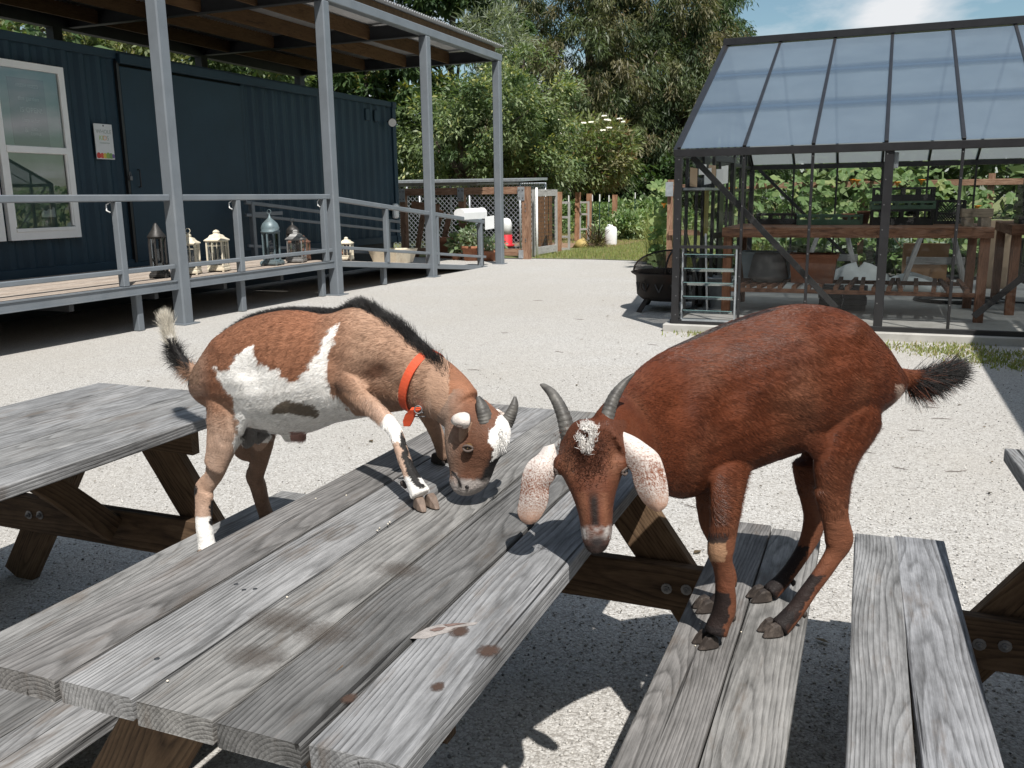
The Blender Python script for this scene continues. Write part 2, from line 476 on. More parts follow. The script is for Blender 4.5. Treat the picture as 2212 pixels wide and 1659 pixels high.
def blades(name, spots_fn, N, h0, h1, wid, mat, seed=1, lean=.35):
    rng = np.random.default_rng(seed)
    x, y, z = spots_fn(rng, N); N = len(x)
    h = h0+(h1-h0)*rng.random(N); a = rng.random(N)*6.283; l = lean*(rng.random(N)*2-1)*h
    w = wid*(.6+.8*rng.random(N)); b = rng.random(N)*6.283
    dx, dy = np.cos(a)*w, np.sin(a)*w
    tx, ty = np.cos(b)*l, np.sin(b)*l
    V = np.empty((N,5,3))
    V[:,0] = np.stack([x-dx,y-dy,z],-1); V[:,1] = np.stack([x+dx,y+dy,z],-1)
    V[:,2] = np.stack([x+dx*.7+tx*.4,y+dy*.7+ty*.4,z+h*.6],-1); V[:,3] = np.stack([x-dx*.7+tx*.4,y-dy*.7+ty*.4,z+h*.6],-1)
    V[:,4] = np.stack([x+tx,y+ty,z+h],-1)
    F = np.array([[0,1,2],[0,2,3],[3,2,4]])[None]+np.arange(N)[:,None,None]*5
    k = rng.random(N); col = np.stack([.15+.16*k, .185+.15*k, .065+.05*k],-1)
    dry = rng.random(N) < .22
    col[dry] = np.stack([.26+.1*k[dry], .22+.08*k[dry], .12+.03*k[dry]],-1)
    return np_mesh(name, V.reshape(-1,3), F.reshape(-1,3), mat, kind='stuff', colors=np.repeat(col,5,0))
def leaf_mat(name, rough=.5, transl=.35, spec=.35):
    t = NT(name); at = t.node('ShaderNodeAttribute', attribute_name='tint')
    t.base(at.outputs['Color'], rough, spec)
    tr = t.n.new('ShaderNodeBsdfTranslucent')
    tc = t.mix(1.0, at.outputs['Color'], (1.5,1.6,.7), 'MULTIPLY'); t.link(tc, tr.inputs['Color'])
    mx = t.n.new('ShaderNodeMixShader'); mx.inputs[0].default_value = transl
    t.link(t.b.outputs[0], mx.inputs[1]); t.link(tr.outputs[0], mx.inputs[2]); t.link(mx.outputs[0], t.out.inputs['Surface'])
    return t.m
MAT['leaf'] = leaf_mat('foliage', .45, .3)
MAT['grass'] = leaf_mat('grass_blades', .6, .3, .2)
def lawn_spots(rng, N):
    u = rng.random(N); y = 17 + 16*u**1.5 + rng.random(N)*.5
    xl = -.30*y-2.0; x = xl + (4.4+.12*y)*rng.random(N)
    ok = (y > np.interp(x, [p[0] for p in lawn_edge], [p[1] for p in lawn_edge])+.05) & ~((x < -7.55) & (y < 26.5))
    return x[ok], y[ok], np.full(ok.sum(), .012)
blades('lawn_grass', lawn_spots, 52000, .03, .09, .006, MAT['grass'], 5)

def weed_spots(rng, N):
    cx = np.array([.75,1.0,1.25,.95,1.3,.4,-.1,-1.6,.6,1.15,.8]); cy = np.array([9.0,8.7,8.9,8.45,8.2,9.1,9.05,9.3,8.8,8.4,9.25])
    i = rng.integers(0, len(cx), N)
    return cx[i]+rng.normal(0,.16,N), np.minimum(cy[i]+rng.normal(0,.12,N), 9.37), np.zeros(N)
blades('creeping_weeds', weed_spots, 2200, .010, .045, .006, MAT['grass'], 6, .9)

def twig(x, y, L, a, w=.004):
    p = [Vector((x+math.cos(a)*L*t+random.uniform(-.01,.01), y+math.sin(a)*L*t+random.uniform(-.01,.01), .006)) for t in (0,.33,.66,1)]
    return MB().tube(p, [w*.5,w,w,w*.4], 5)
MAT['twig'] = simple('dead_twig', (.075,.055,.042), .9, .3, 20)
tw = MB()
for (px, py, L) in [(1480,1093,.13),(1970,1215,.22),(1560,1185,.16),(900,905,.12),(1010,800,.2),(1620,910,.1),(1850,975,.2),(2010,905,.25),(1990,880,.2),(1700,1180,.15),
                    (700,880,.12),(1200,760,.2),(1240,690,.25),(1080,720,.2),(1930,1010,.14),(2040,1020,.2),(1960,930,.18),(900,985,.1),(1400,745,.2),(1150,650,.3)]:
    p = onz(px, py, 0)
    q = twig(p.x, p.y, L*.55, random.uniform(-.5,.5), .0022); tw.add(q.v, q.f)
tw.build('fallen_twigs', MAT['twig'], kind='stuff')

def litter():
    rng = np.random.default_rng(12); N = 520
    d = 2.6+13*rng.random(N)**1.3; a = R(22.07)+R(-31)+R(62)*rng.random(N); x = -np.sin(a)*d; y = np.cos(a)*d
    ok = (x > -7.2) & ~((x > -2.1)&(y > 9.3)); x, y = x[ok], y[ok]; n = len(x)
    L = .006+.022*rng.random(n)**2; w = L*(.10+.5*rng.random(n)); t = rng.random(n)*6.283; c, s_ = np.cos(t), np.sin(t)
    V = np.empty((n,4,3)); z = .006+.004*rng.random(n)
    for i,(u,v,zz) in enumerate(((-1,0,0),(0,1,.4),(1,0,.1),(0,-1,.2))):
        V[:,i] = np.stack([x+u*L*c-v*w*s_, y+u*L*s_+v*w*c, z+zz*w],-1)
    k = rng.random(n); col = np.stack([.05+.12*k,.04+.085*k,.028+.05*k],-1)
    np_mesh('leaf_litter', V.reshape(-1,3), np.arange(n*4).reshape(-1,4), MAT['grass'] if 'grass' in MAT else None, kind='stuff', colors=np.repeat(col,4,0))
litter()
# ================================================================== PICNIC TABLES
def plank_mesh(L, w, t, bev=.003, seed=0):
    """board along X with slightly worn, wandering edges"""
    rng = random.Random(seed)
    n = 9
    prof = [(-w/2+bev,-t/2),(w/2-bev,-t/2),(w/2,-t/2+bev),(w/2,t/2-bev),(w/2-bev,t/2),(-w/2+bev,t/2),(-w/2,t/2-bev),(-w/2,-t/2+bev)]
    vs, fs = [], []
    for i in range(n):
        x = -L/2 + L*i/(n-1)
        dw = [rng.uniform(-.0012,.0012) for _ in range(8)]; dz = rng.uniform(-.0008,.0008)
        for k,(y,z) in enumerate(prof):
            vs.append((x + (rng.uniform(-.0015,.0015) if i in (0,n-1) else 0), y+dw[k], z+dz))
    for i in range(n-1):
        for k in range(8):
            fs.append((i*8+k, (i+1)*8+k, (i+1)*8+(k+1)%8, i*8+(k+1)%8))
    fs.append(tuple(range(8))); fs.append(tuple((n-1)*8+k for k in range(8))[::-1])
    me = bpy.data.meshes.new('plank'); me.from_pydata(vs, [], fs); me.update()
    return me
def board(name, p0, p1, w, t, mat, parent, up=(0,0,1), color=(1,1,1), bev=.003, seed=None, label=None):
    """plank object whose local X runs from p0 to p1, local Z along up"""
    p0, p1 = Vector(p0), Vector(p1); d = p1-p0; L = d.length; d.normalize()
    u = Vector(up); y = u.cross(d).normalized(); z = d.cross(y)
    me = plank_mesh(L, w, t, bev, seed if seed is not None else random.randint(0,10**6)); me.materials.append(mat); me.name = name
    M = Matrix((d, y, z)).transposed().to_4x4(); M.translation = (p0+p1)/2
    o = piece(name, me, parent, M, color)
    if label: o['label'] = label
    return o

def bolt_mesh():
    m = MB().lathe([(.001,.0),(.0165,.0),(.0165,.003),(.010,.004),(.0095,.009),(.005,.010),(.005,.015),(.001,.0175)], n=10, smooth=False)
    me = bpy.data.meshes.new('bolt'); me.from_pydata(m.v, [], m.f); me.materials.append(MAT['bolt']); return me
BOLT = bolt_mesh()
def screw_dots(parent, pts):
    for p in pts:
        MB().lathe([(.0005,0),(.0045,0),(.0045,.0006),(.0005,.0006)], p, 8).build('screw', MAT['dark_steel'], parent)

def picnic_table(label, cx, y0, y1, top_edges, bench_r, bench_l, fr, tints, ztop=.75, zb=.41, foot=.60, topx=.10, frame_cx=None, skew=0.0):
    root = thing('picnic_table', label, 'picnic table', (cx, (y0+y1)/2, 0), 'picnic tables in the yard')
    fx = cx if frame_cx is None else frame_cx
    rng = random.Random(int(abs(cx)*1000))
    for i in range(len(top_edges)-1):
        a, b = top_edges[i], top_edges[i+1]; g = .0065+.003*rng.random()
        xm = (a+b)/2; w = b-a-g
        e0, e1 = rng.uniform(-.006,.006), rng.uniform(-.008,.008)
        board('top_plank', (xm+skew,y0+e0,ztop-.019+rng.uniform(-.0012,.0012)), (xm,y1+e1,ztop-.019+rng.uniform(-.0012,.0012)), w, .038, MAT['grey_wood'], root, color=tints[i%len(tints)])
    for k, bench in enumerate((bench_r, bench_l)):
        for j, (xa0, xb0, ya, xa1, xb1, yb) in enumerate(bench):
            t = tints[(i+j*2+k+1) % len(tints)]
            w = ((xb0-xa0)+(xb1-xa1))/2
            board('bench_plank', ((xa0+xb0)/2,ya,zb-.019), ((xa1+xb1)/2,yb,zb-.019), w, .038, MAT['grey_wood'], root, color=t)
    for yf, sgn in fr:
        # legs sit on the far side of the beam
        yl = yf + .0395*sgn
        for s in (-1, 1):
            board('leg', (fx+s*topx, yl, ztop-.040), (fx+s*foot, yl, .0), .14, .038, MAT['brown_wood'], root, up=(0,1,0), color=(1,1,1))
        xl, xr = bench_l[-1][0]+.02, bench_r[-1][1]-.02
        board('support_beam', (xl,yf,zb-.038-.0705), (xr,yf,zb-.038-.0705), .14, .038, MAT['brown_wood'], root, up=(0,-1,0), color=(.72,.72,.74))
        board('cleat', (top_edges[0]+.06,yf-.041*sgn,ztop-.040-.045), (top_edges[-1]-.06,yf-.041*sgn,ztop-.040-.045), .088, .036, MAT['brown_wood'], root, up=(0,-1,0), color=(.8,.8,.8))
        for s in (-1, 1):
            xb_ = fx + s*(topx+(foot-topx)*(ztop-.04-(zb-.11))/(ztop-.04))
            for dx in (-.028, .03):
                M = Matrix.Translation((xb_+dx, yf-.0195, zb-.11+.006*(dx>0))) @ Matrix.Rotation(R(90),4,'X')
                piece('bolt', BOLT, root, M)
        yi = yf - .33*sgn
    ym = (fr[0][0]+fr[-1][0])/2
    for yf, sgn in fr:
        board('brace', (fx+.02, yf-.42*sgn, ztop-.07), (fx+.02, yf-.045*sgn, zb-.10), .088, .036, MAT['brown_wood'], root, up=(1,0,0), color=(.8,.8,.8))
    return root

cx0 = -.861; e0 = [-1.2255+.1458*i for i in range(6)]
T1 = picnic_table('grey weathered picnic table whose top the white spotted goat leans on, filling the foreground', cx0, .85, 2.70, e0,
    [(-.385,-.2405,.92,-.385,-.2405,2.765),(-.236,-.091,.93,-.236,-.091,2.745)],
    [(-1.535,-1.395,.92,-1.535,-1.395,2.60),(-1.68,-1.54,.93,-1.68,-1.54,2.60)],
    [(1.06,-1),(2.45,1)], [(.80,.78,.77),(1.08,1.09,1.11),(.95,.94,.92),(.62,.62,.62),(1.04,1.06,1.10)])
screw_dots(T1, [(x,y,.7505) for x,y in [tuple(onz(px,py,.75))[:2] for px,py in [(510,1263),(527,1275),(551,1273),(339,1424)]]])
# splinter scar, brown blotches and crumbs on the top
def blotch_mat(name='brown_stain', top=.85, col=(.075,.047,.036)):
    t = NT(name); g = t.n.new('ShaderNodeTexCoord'); vm = t.node('ShaderNodeVectorMath', operation='DISTANCE')
    t.link(t.mapping(g.outputs['Generated'], (1,1,0)), vm.inputs[0]); vm.inputs[1].default_value = (.5,.5,0)
    n = t.noise(g.outputs['Object'], 140, 4, .7)
    k = t.ramp(t.math('ADD', vm.outputs['Value'], t.math('MULTIPLY', t.math('SUBTRACT', n.outputs['Fac'], .5), .5)), [(.12 if top < .6 else .22,top),(.48,0.0)])
    t.base(col, .75, .2); tr = t.node('ShaderNodeBsdfTransparent'); mx = t.n.new('ShaderNodeMixShader')
    t.link(k, mx.inputs[0]); t.link(tr.outputs[0], mx.inputs[1]); t.link(t.b.outputs[0], mx.inputs[2]); t.link(mx.outputs[0], t.out.inputs['Surface']); return t.m
MAT['blotch'] = blotch_mat()
MAT['faint_blotch'] = blotch_mat('faint_weather_stain', .42, (.085,.068,.056))
MAT['crumb'] = simple('pale_grain', (.72,.66,.55), .8, .2, 60)
MAT['raw_wood'] = wood('split_raw_wood', (.16,.10,.075), (.38,.30,.25), (.62,.56,.50), 160, .8, None, .5, .5, False)
def splat(px, py, r, sq, mat, name, z=.7512, seed=1):
    rng = random.Random(seed); p = onz(px, py, .75); n = 14
    vs = [(p.x, p.y, z+.0006)] + [(p.x+math.cos(6.283*k/n)*r*rng.uniform(.7,1.15), p.y+math.sin(6.283*k/n)*r*sq*rng.uniform(.7,1.15), z) for k in range(n)]
    return MB().add(vs, [(0,1+k,1+(k+1)%n) for k in range(n)]).build(name, mat, T1)
splat(1055,1408,.024,1.1,MAT['blotch'],'stain',seed=1)
splat(945,1485,.012,1.5,MAT['blotch'],'stain',seed=2)
splat(992,1366,.020,1.2,MAT['blotch'],'stain',seed=3)
splat(755,1510,.014,1.2,MAT['blotch'],'stain',seed=4)
for k_,(x_,y_,r_,q_) in enumerate(((700,1370,.05,.8),(610,1340,.06,.7),(860,1230,.05,.8),(905,1080,.035,.9),(560,1420,.05,.7),(1000,1050,.03,1.0))): splat(x_,y_,r_*(1.25 if k_ < 6 else 1),q_,MAT['faint_blotch'] if k_ < 6 else MAT['blotch'],'stain',z=.7507+.00012*k_,seed=20+k_)
def scar(pts, z, mat, name, seed):
    rng = random.Random(seed); p = [onz(x,y,.75) for x,y in pts]; n = len(p)//2; v = []
    for q in p: v.append((q.x+rng.uniform(-.0015,.0015), q.y+rng.uniform(-.0015,.0015), z))
    c = (sum(q[0] for q in v)/len(v), sum(q[1] for q in v)/len(v), z+.0012); v.append(c); k = len(v)-1
    return MB().add(v, [(i,(i+1)%k,k) for i in range(k)]).build(name, mat, T1)
MAT['scar_pale'] = simple('pale_bare_wood', (.30,.275,.262), .85, .18, 60, 0, .5, 220)
MAT['scar_red'] = simple('reddish_bare_wood', (.155,.105,.092), .85, .2, 60, 0, .5, 220)
scar([(886,1381),(900,1368),(922,1357),(948,1350),(972,1348),(1000,1346),(1033,1344),(1028,1350),(1000,1356),(972,1365),(950,1372),(918,1380)], .7508, MAT['scar_pale'], 'splinter', 1)
scar([(925,1364),(945,1358),(962,1357),(955,1363),(938,1367)], .7525, MAT['scar_red'], 'splinter', 2)
scar([(958,1352),(985,1349),(1010,1348),(990,1353),(970,1356)], .7525, MAT['scar_red'], 'splinter', 3)
cr = MB()
for px,py in [(820,1141),(838,1132),(842,1128),(682,1077),(748,1070),(362,1471),(815,1146),(620,1290),(1512,1347),(1502,1395),(1601,1365)]:
    z_ = .752 if px < 1300 else .412
    p = onz(px,py,z_); cr.lathe([(.0004,-.0012),(.0017,-.0006),(.002,.0008),(.0004,.0018)], p, 6)
cr.build('spilled_feed', MAT['crumb'], kind='stuff')

e1 = [-1.978-.1625*i for i in range(5,-1,-1)]
T2 = picnic_table('grey weathered picnic table behind the white spotted goat at the left edge', -2.385, .72, 2.55, e1,
    [(-1.8175,-1.69,.9,-1.8175,-1.69,2.50),(-1.945,-1.82,.9,-1.945,-1.82,2.54)],
    [(-3.06,-2.92,.9,-3.06,-2.92,2.52),(-3.21,-3.065,.9,-3.21,-3.065,2.53)],
    [(1.0,-1),(2.27,1)], [(1.02,1.04,1.07),(1.0,1.01,1.03),(1.06,1.08,1.11),(.98,.99,1.0)], frame_cx=-2.46, zb=.405, foot=.59, topx=.12)
e2 = [.368+.1475*i for i in range(6)]
T3 = picnic_table('grey weathered picnic table cut off by the right edge of the photo', .737, .85, 2.675, e2,
    [(1.17,1.31,.9,1.17,1.31,2.7),(1.315,1.455,.9,1.315,1.455,2.7)],
    [(.150,.309,1.05,.127,.248,2.806),(.013,.146,1.05,.013,.122,2.788)],
    [(1.0,-1),(2.40,1)], [(1.0,1.02,1.05),(.95,.93,.86),(1.08,1.12,1.2),(.82,.78,.70)], skew=.085)
# ================================================================== SHIPPING CONTAINER
def container_mat():
    t = NT('container_blue'); v = t.obj()
    n = t.noise(v, 1.1, 6, .65); n2 = t.noise(t.mapping(v, (6,6,.5)), 3, 5, .7); n3 = t.noise(v, 60, 3, .6)
    c = t.ramp(n.outputs['Fac'], [(.3, (.011,.031,.050)), (.7, (.017,.046,.070))])
    c = t.mix(t.ramp(n2.outputs['Fac'], [(.55, 0.0), (.75, .35)]), c, (.028,.052,.066))
    t.base(c, .55, .4); t.bump(n3.outputs['Fac'], .15, .003)
    return t.m
MAT['cont'] = container_mat()
MAT['cont_dark'] = simple('container_dark_edge', (.010,.018,.024), .6, .2, 4)
CX, CB, CT = -9.90, .50, 3.50
Ya, Yb_ = 5.60, 17.78
cont = thing('shipping_container', 'long dark blue corrugated shipping container fitted with a white window behind the porch', 'container', (CX-1.2, (Ya+Yb_)/2, CB))
def corr(y0, y1, z0, z1, x, per=.278, d=.036, ins=0):
    m = MB(); ys = []; y = y0
    while y < y1-1e-6:
        for f, dx in ((0,0),(.26,0),(.5,-d),(.76,-d)):
            yy = y+f*per
            if yy < y1: ys.append((yy, x+dx))
        y += per
    ys.append((y1, x))
    vs = [];
    for yy, xx in ys: vs += [(xx,yy,z0),(xx,yy,z1)]
    m.add(vs, [(2*i,2*i+2,2*i+3,2*i+1) for i in range(len(ys)-1)])
    return m
corr(Ya+.12, 9.93, CB+.14, CT-.11, CX-.012).build('corrugated_wall', MAT['cont'], cont)
corr(12.62, Yb_-.13, CB+.14, CT-.11, CX-.012).build('corrugated_wall', MAT['cont'], cont)
MB().box((CX-2.4,Ya,CB),(CX-.075,Yb_,CT-.02)).build('body', MAT['cont_dark'], cont)
m = MB()
m.cbox((CX-.035,(Ya+Yb_)/2,CT-.055),.06,(Yb_-Ya)/2-.1,.055,bev=.006); m.cbox((CX-.035,(Ya+Yb_)/2,CB+.07),.06,(Yb_-Ya)/2-.1,.07,bev=.006)
m.build('side_rail', MAT['cont'], cont)
for y in (Ya+.06, Yb_-.06):
    p = MB(); p.cbox((CX-.04,y,(CB+CT)/2),.07,.075,(CT-CB)/2-.12,bev=.008); po = p.build('corner_post', MAT['cont'], cont)
    for z in (CT-.06, CB+.06):
        q = MB().cbox((CX-.035,y,z),.085,.088,.062,bev=.008).build('corner_casting', MAT['cont'], cont)
    MB().lathe([(.001,0),(.03,0),(.03,.002),(.001,.002)], n=12).build('casting_hole', MAT['cont_dark'], po) if False else None
    h = MB(); h.add([Vector((CX+.0515, y+math.cos(a)*.026, CT-.06+math.sin(a)*.038)) for a in [6.283*k/12 for k in range(12)]], [tuple(range(12))]); h.build('casting_slot', MAT['dark_steel'], po)
# flat sliding door, its track and seal
d = MB().cbox((CX+.012,(9.98+12.56)/2,(CB+.1+3.30)/2),.022,(12.56-9.98)/2,(3.30-CB-.1)/2,bev=.005).build('sliding_door', MAT['cont'], cont)
MB().tube([(CX+.05,10.12,1.66),(CX+.085,10.12,1.66),(CX+.085,10.12,1.90),(CX+.05,10.12,1.90)],.011,6).build('handle', MAT['dark_steel'], d)
MB().cbox((CX+.045,(9.95+14.73)/2,3.40),.045,(14.73-9.95)/2,.065,bev=.006).build('door_track', MAT['cont'], cont)
MB().cbox((CX+.01,9.945,(CB+.1+3.36)/2),.03,.022,(3.36-CB-.1)/2).build('door_seal', MAT['black_metal'], cont)
pl = MB(); pl.cbox((CX+.06,9.96,1.78),.02,.022,.03,bev=.004); pl.tube([(CX+.06,9.945,1.81),(CX+.06,9.945,1.85),(CX+.06,9.96,1.87),(CX+.06,9.975,1.85),(CX+.06,9.975,1.81)],.004,6); pl.build('padlock', MAT['bolt'], cont)
for y in (16.62, 16.98):
    MB().cbox((CX+.004,y,3.16),.02,.075,.12,bev=.012).build('vent_cover', MAT['cont'], cont)
# flood light at the far end
fl = MB().tube([(CX+.0,17.46,3.08),(CX+.10,17.46,3.08)],.02,8).build('floodlight', MAT['dark_steel'], cont)
MB().lathe([(.02,-.05),(.06,-.03),(.085,.04),(.085,.05),(.06,.055)], (0,0,0), 14).build('lamp_shade', MAT['dark_steel'], fl) if False else None
lh = MB().lathe([(.03,-.08),(.05,-.06),(.09,.03),(.095,.045),(.001,.045)], (0,0,0), 16)
Ml = Matrix.Translation((CX+.17,17.36,3.05)) @ Vector((.62,-.74,-.22)).to_track_quat('Z','Y').to_matrix().to_4x4()
MB().add([Ml @ Vector(v) for v in lh.v], lh.f, True).build('lamp_head', MAT['dark_steel'], fl)
MB().add([Ml @ Vector((math.cos(a)*.084, math.sin(a)*.084, .048)) for a in [6.283*k/16 for k in range(16)]], [tuple(range(16))]).build('lamp_lens', MAT['white_plastic'], fl)
# white meter box by the far corner
MB().cbox((CX+.06,17.55,1.18),.05,.09,.16,bev=.03).build('meter_box', MAT['white_plastic'], cont)

def glass_mat(name, tint=(1,1,1), refl=1.0, rough=.0, dirt=0.0):
    t = NT(name); t.n.remove(t.b)
    tr = t.node('ShaderNodeBsdfTransparent'); tr.inputs[0].default_value = (*tint, 1)
    gl = t.node('ShaderNodeBsdfGlossy'); gl.inputs['Roughness'].default_value = rough; gl.inputs[0].default_value = (1,1,1,1)
    fr = t.node('ShaderNodeFresnel'); fr.inputs['IOR'].default_value = 1.5
    f = t.math('MULTIPLY', fr.outputs[0], refl*1.7, True)
    mx = t.n.new('ShaderNodeMixShader'); t.link(f, mx.inputs[0]); t.link(tr.outputs[0], mx.inputs[1]); t.link(gl.outputs[0], mx.inputs[2])
    out = mx.outputs[0]
    if dirt:
        df = t.node('ShaderNodeBsdfDiffuse'); df.inputs[0].default_value = (.5,.5,.48,1)
        n = t.noise(t.obj(), 2.5, 6, .7)
        m2 = t.n.new('ShaderNodeMixShader'); t.link(t.ramp(n.outputs['Fac'], [(.4,0.0),(.8,dirt)]), m2.inputs[0])
        t.link(out, m2.inputs[1]); t.link(df.outputs[0], m2.inputs[2]); out = m2.outputs[0]
    t.link(out, t.out.inputs['Surface']); return t.m
MAT['win_glass'] = glass_mat('window_glass', (.80,.88,.87), 2.3)
MAT['clear_glass'] = glass_mat('clear_glass', (.96,.97,.97), .28, 0, .015)
MAT['lantern_glass'] = glass_mat('lantern_glass', (.93,.94,.94), 1.0)
MAT['blind'] = simple('pale_green_blind', (.19,.255,.225), .8, .12, 3)
MAT['chalkboard'] = simple('chalkboard', (.045,.055,.065), .7, .15, 6)
MAT['chalk'] = simple('chalk_lettering', (.42,.43,.42), .9, .2, 60)
# windows: frame bars, sashes, panes, sill
def text_obj(s, size, M, mat, name, parent, ext=.0008, align='CENTER'):
    cu = bpy.data.curves.new(name, 'FONT'); cu.body = s; cu.size = size; cu.align_x = align; cu.align_y = 'CENTER'; cu.extrude = ext
    o = bpy.data.objects.new(name, cu); C.objects.link(o); bpy.context.view_layer.update()
    dg = bpy.context.evaluated_depsgraph_get(); me = bpy.data.meshes.new_from_object(o.evaluated_get(dg))
    bpy.data.objects.remove(o); me.materials.clear(); me.materials.append(mat); me.name = name
    return piece(name, me, parent, M)
def window(y0, y1, z0, z1, zm, board=False):
    x = CX+.012; w = MB()
    fw = .085
    for a, b in (((x,y0,z0),(x+.06,y0+fw,z1)), ((x,y1-fw,z0),(x+.06,y1,z1)), ((x,y0+fw,z1-fw),(x+.06,y1-fw,z1)), ((x,y0+fw,z0),(x+.06,y1-fw,z0+fw*1.15))):
        w.box(a, b)
    fo = w.build('window_frame', MAT['white_paint'], cont)
    MB().cbox((x+.045,(y0+y1)/2,zm),.03,(y1-y0)/2-fw,.042,bev=.006).build('meeting_rail', MAT['white_paint'], fo)
    MB().cbox((x+.05,(y0+y1)/2,z0+fw*1.15+.022),.022,(y1-y0)/2-fw-.002,.022,bev=.004).build('sash_rail', MAT['white_paint'], fo)
    for s_, yy in (('l',y0+fw+.012),('r',y1-fw-.012)):
        MB().box((x+.03,yy-.012,z0+.16),(x+.05,yy+.012,zm-.044)).build('sash_stile', MAT['white_paint'], fo)
    MB().quad((x+.036,y0+fw,zm+.04),(x+.036,y1-fw,zm+.04),(x+.036,y1-fw,z1-fw),(x+.036,y0+fw,z1-fw)).build('upper_pane', MAT['win_glass'], fo)
    MB().quad((x+.028,y0+fw,z0+.1),(x+.028,y1-fw,z0+.1),(x+.028,y1-fw,zm-.04),(x+.028,y0+fw,zm-.04)).build('lower_pane', MAT['win_glass'], fo)
    MB().box((x-.010,y0+fw,z0+.1),(x-.006,y1-fw,z1-fw)).build('blind', MAT['blind'], fo)
    sc_ = MB()
    n = 8
    for k in range(n):
        yy = y0+.05+(y1-y0-.1)*k/(n-1)
        for zz in (z0-.004, z1+.004): sc_.cbox((x+.01,yy,zz),.01,.008,.012)
    sc_.build('fixing_screws', MAT['dark_steel'], fo)
    if board:
        yc = (y0+y1)/2
        MB().box((x-.004,yc-.27,zm+.05),(x+.006,yc+.25,zm+.86)).build('chalkboard', MAT['chalkboard'], fo)
        Mt = lambda yy, zz: Matrix.Translation((x+.0075,yy,zz)) @ Matrix(((0,0,1,0),(1,0,0,0),(0,1,0,0),(0,0,0,1)))
        for s_, sz, dy, dz in (('FRESH FOOD',.055,0,.72),('the garden',.07,0,.57),('IS OPEN!',.085,.02,.43),('Stop in for',.06,.0,.31),('&',.085,-.08,.19),('ICED',.045,.03,.205),('COFFEE',.045,.05,.145)):
            text_obj(s_, sz, Mt(yc+dy, zm+.05+dz), MAT['chalk'], 'lettering', fo)
    else: pass
    return fo
fo1 = window(7.93, 8.99, 1.0, 3.155, 2.105, True)
window(6.76, 7.86, 1.0, 3.155, 2.105)
p = MB(); vs_ = [(-.10,-.06),(.11,-.06),(.11,.055),(.085,.075),(.055,.03),(.02,.05),(-.02,.02),(-.06,.035),(-.1,.0)]
p.add([(CX+.03, 8.54+a, 1.33+b) for a,b in vs_], [tuple(range(len(vs_)))]).build('torn_notice', MAT['white_plastic'], fo1)

# small printed sign on the wall
sg = MB(); y0,y1,z0,z1 = 9.44,9.755,2.03,2.50
sg.cbox((CX+.012,(y0+y1)/2,(z0+z1)/2),.006,(y1-y0)/2,(z1-z0)/2,bev=.003)
sign = thing('notice_sign', 'small white printed sign with a fruit border beside the blue door', 'sign', (CX+.012,(y0+y1)/2,z0))
sg.build('board', MAT['white_plastic'], sign)
Mt = lambda yy, zz: Matrix.Translation((CX+.0195,yy,zz)) @ Matrix(((0,0,1,0),(1,0,0,0),(0,1,0,0),(0,0,0,1)))
MAT['ink_grey'] = simple('grey_green_print', (.36,.42,.38), .6, .05); MAT['ink_orange'] = simple('orange_print', (.75,.38,.15), .6, .05)
MAT['ink_green'] = simple('green_print', (.42,.58,.18), .6, .05)
text_obj('WHOLE', .075, Mt(9.60,2.395), MAT['ink_grey'], 'lettering', sign)
for ch, yy, mm in (('K',9.535,'ink_green'),('I',9.572,'ink_green'),('D',9.61,'ink_orange'),('S',9.66,'ink_grey')):
    text_obj(ch, .088, Mt(yy,2.31), MAT[mm], 'lettering', sign)
text_obj('FOUNDATION', .026, Mt(9.60,2.245), MAT['ink_grey'], 'lettering', sign)
for yy, cc, rr_ in ((9.475,(.62,.06,.05),.045),(9.535,(.66,.10,.06),.04),(9.585,(.72,.55,.10),.04),(9.64,(.30,.45,.10),.048),(9.69,(.20,.34,.12),.042),(9.73,(.16,.10,.28),.030)):
    mm = simple('fruit_print', cc, .6, .15)
    MB().add([(CX+.0190+yy*1e-4, yy+math.cos(a)*rr_*.8, max(z0+.012, z0+.045+math.sin(a)*rr_)) for a in [6.283*k/12 for k in range(12)]], [tuple(range(12))]).build('fruit_print', mm, sign)
MB().cbox((CX+.022,9.60,2.475),.004,.008,.008).build('nail', MAT['dark_steel'], sign)

# ================================================================== PORCH
PX = -7.63
porch = thing('covered_porch', 'grey steel porch with timber deck, railings and corrugated roof along the blue container', 'porch', (PX-1.2, 11, 0))
bays = [1.70, 5.03, 8.354, 11.69, 14.92, 18.23]
for y in bays:
    zt = 4.265
    MB().cbox((PX-.01,y,zt/2),.082,.082,zt/2,bev=.016).build('post', MAT['post_paint'], porch)
    MB().cbox((PX-.01,y,.008),.13,.13,.008).build('base_plate', MAT['post_paint'], porch)
MB().cbox((PX-.01,(0.4+18.37)/2,4.34),.075,(18.37-.4)/2,.072,bev=.012).build('eave_beam', MAT['post_paint'], porch)
MB().box((PX-.07,.4,4.415),(PX-.03,18.2,4.545)).build('eave_board', MAT['joist_wood'], porch)
BXk = -12.6
MB().box((BXk-.08,.4,4.24),(BXk+.08,18.37,4.50)).build('back_beam', MAT['dark_steel'], porch)
for y in (4.6, 7.9, 11.43, 14.9, 18.2):
    MB().box((BXk-.08,y-.09,0),(BXk+.08,y+.09,4.24)).build('back_post', MAT['dark_steel'], porch)
for y in bays[1:]:
    m = MB()
    m.box((BXk+.08,y-.06,4.27),(PX-.09,y+.06,4.285)); m.box((BXk+.08,y-.06,4.485),(PX-.09,y+.06,4.50)); m.box((BXk+.08,y-.012,4.285),(PX-.09,y+.012,4.485))
    m.build('cross_beam', MAT['dark_steel'], porch)
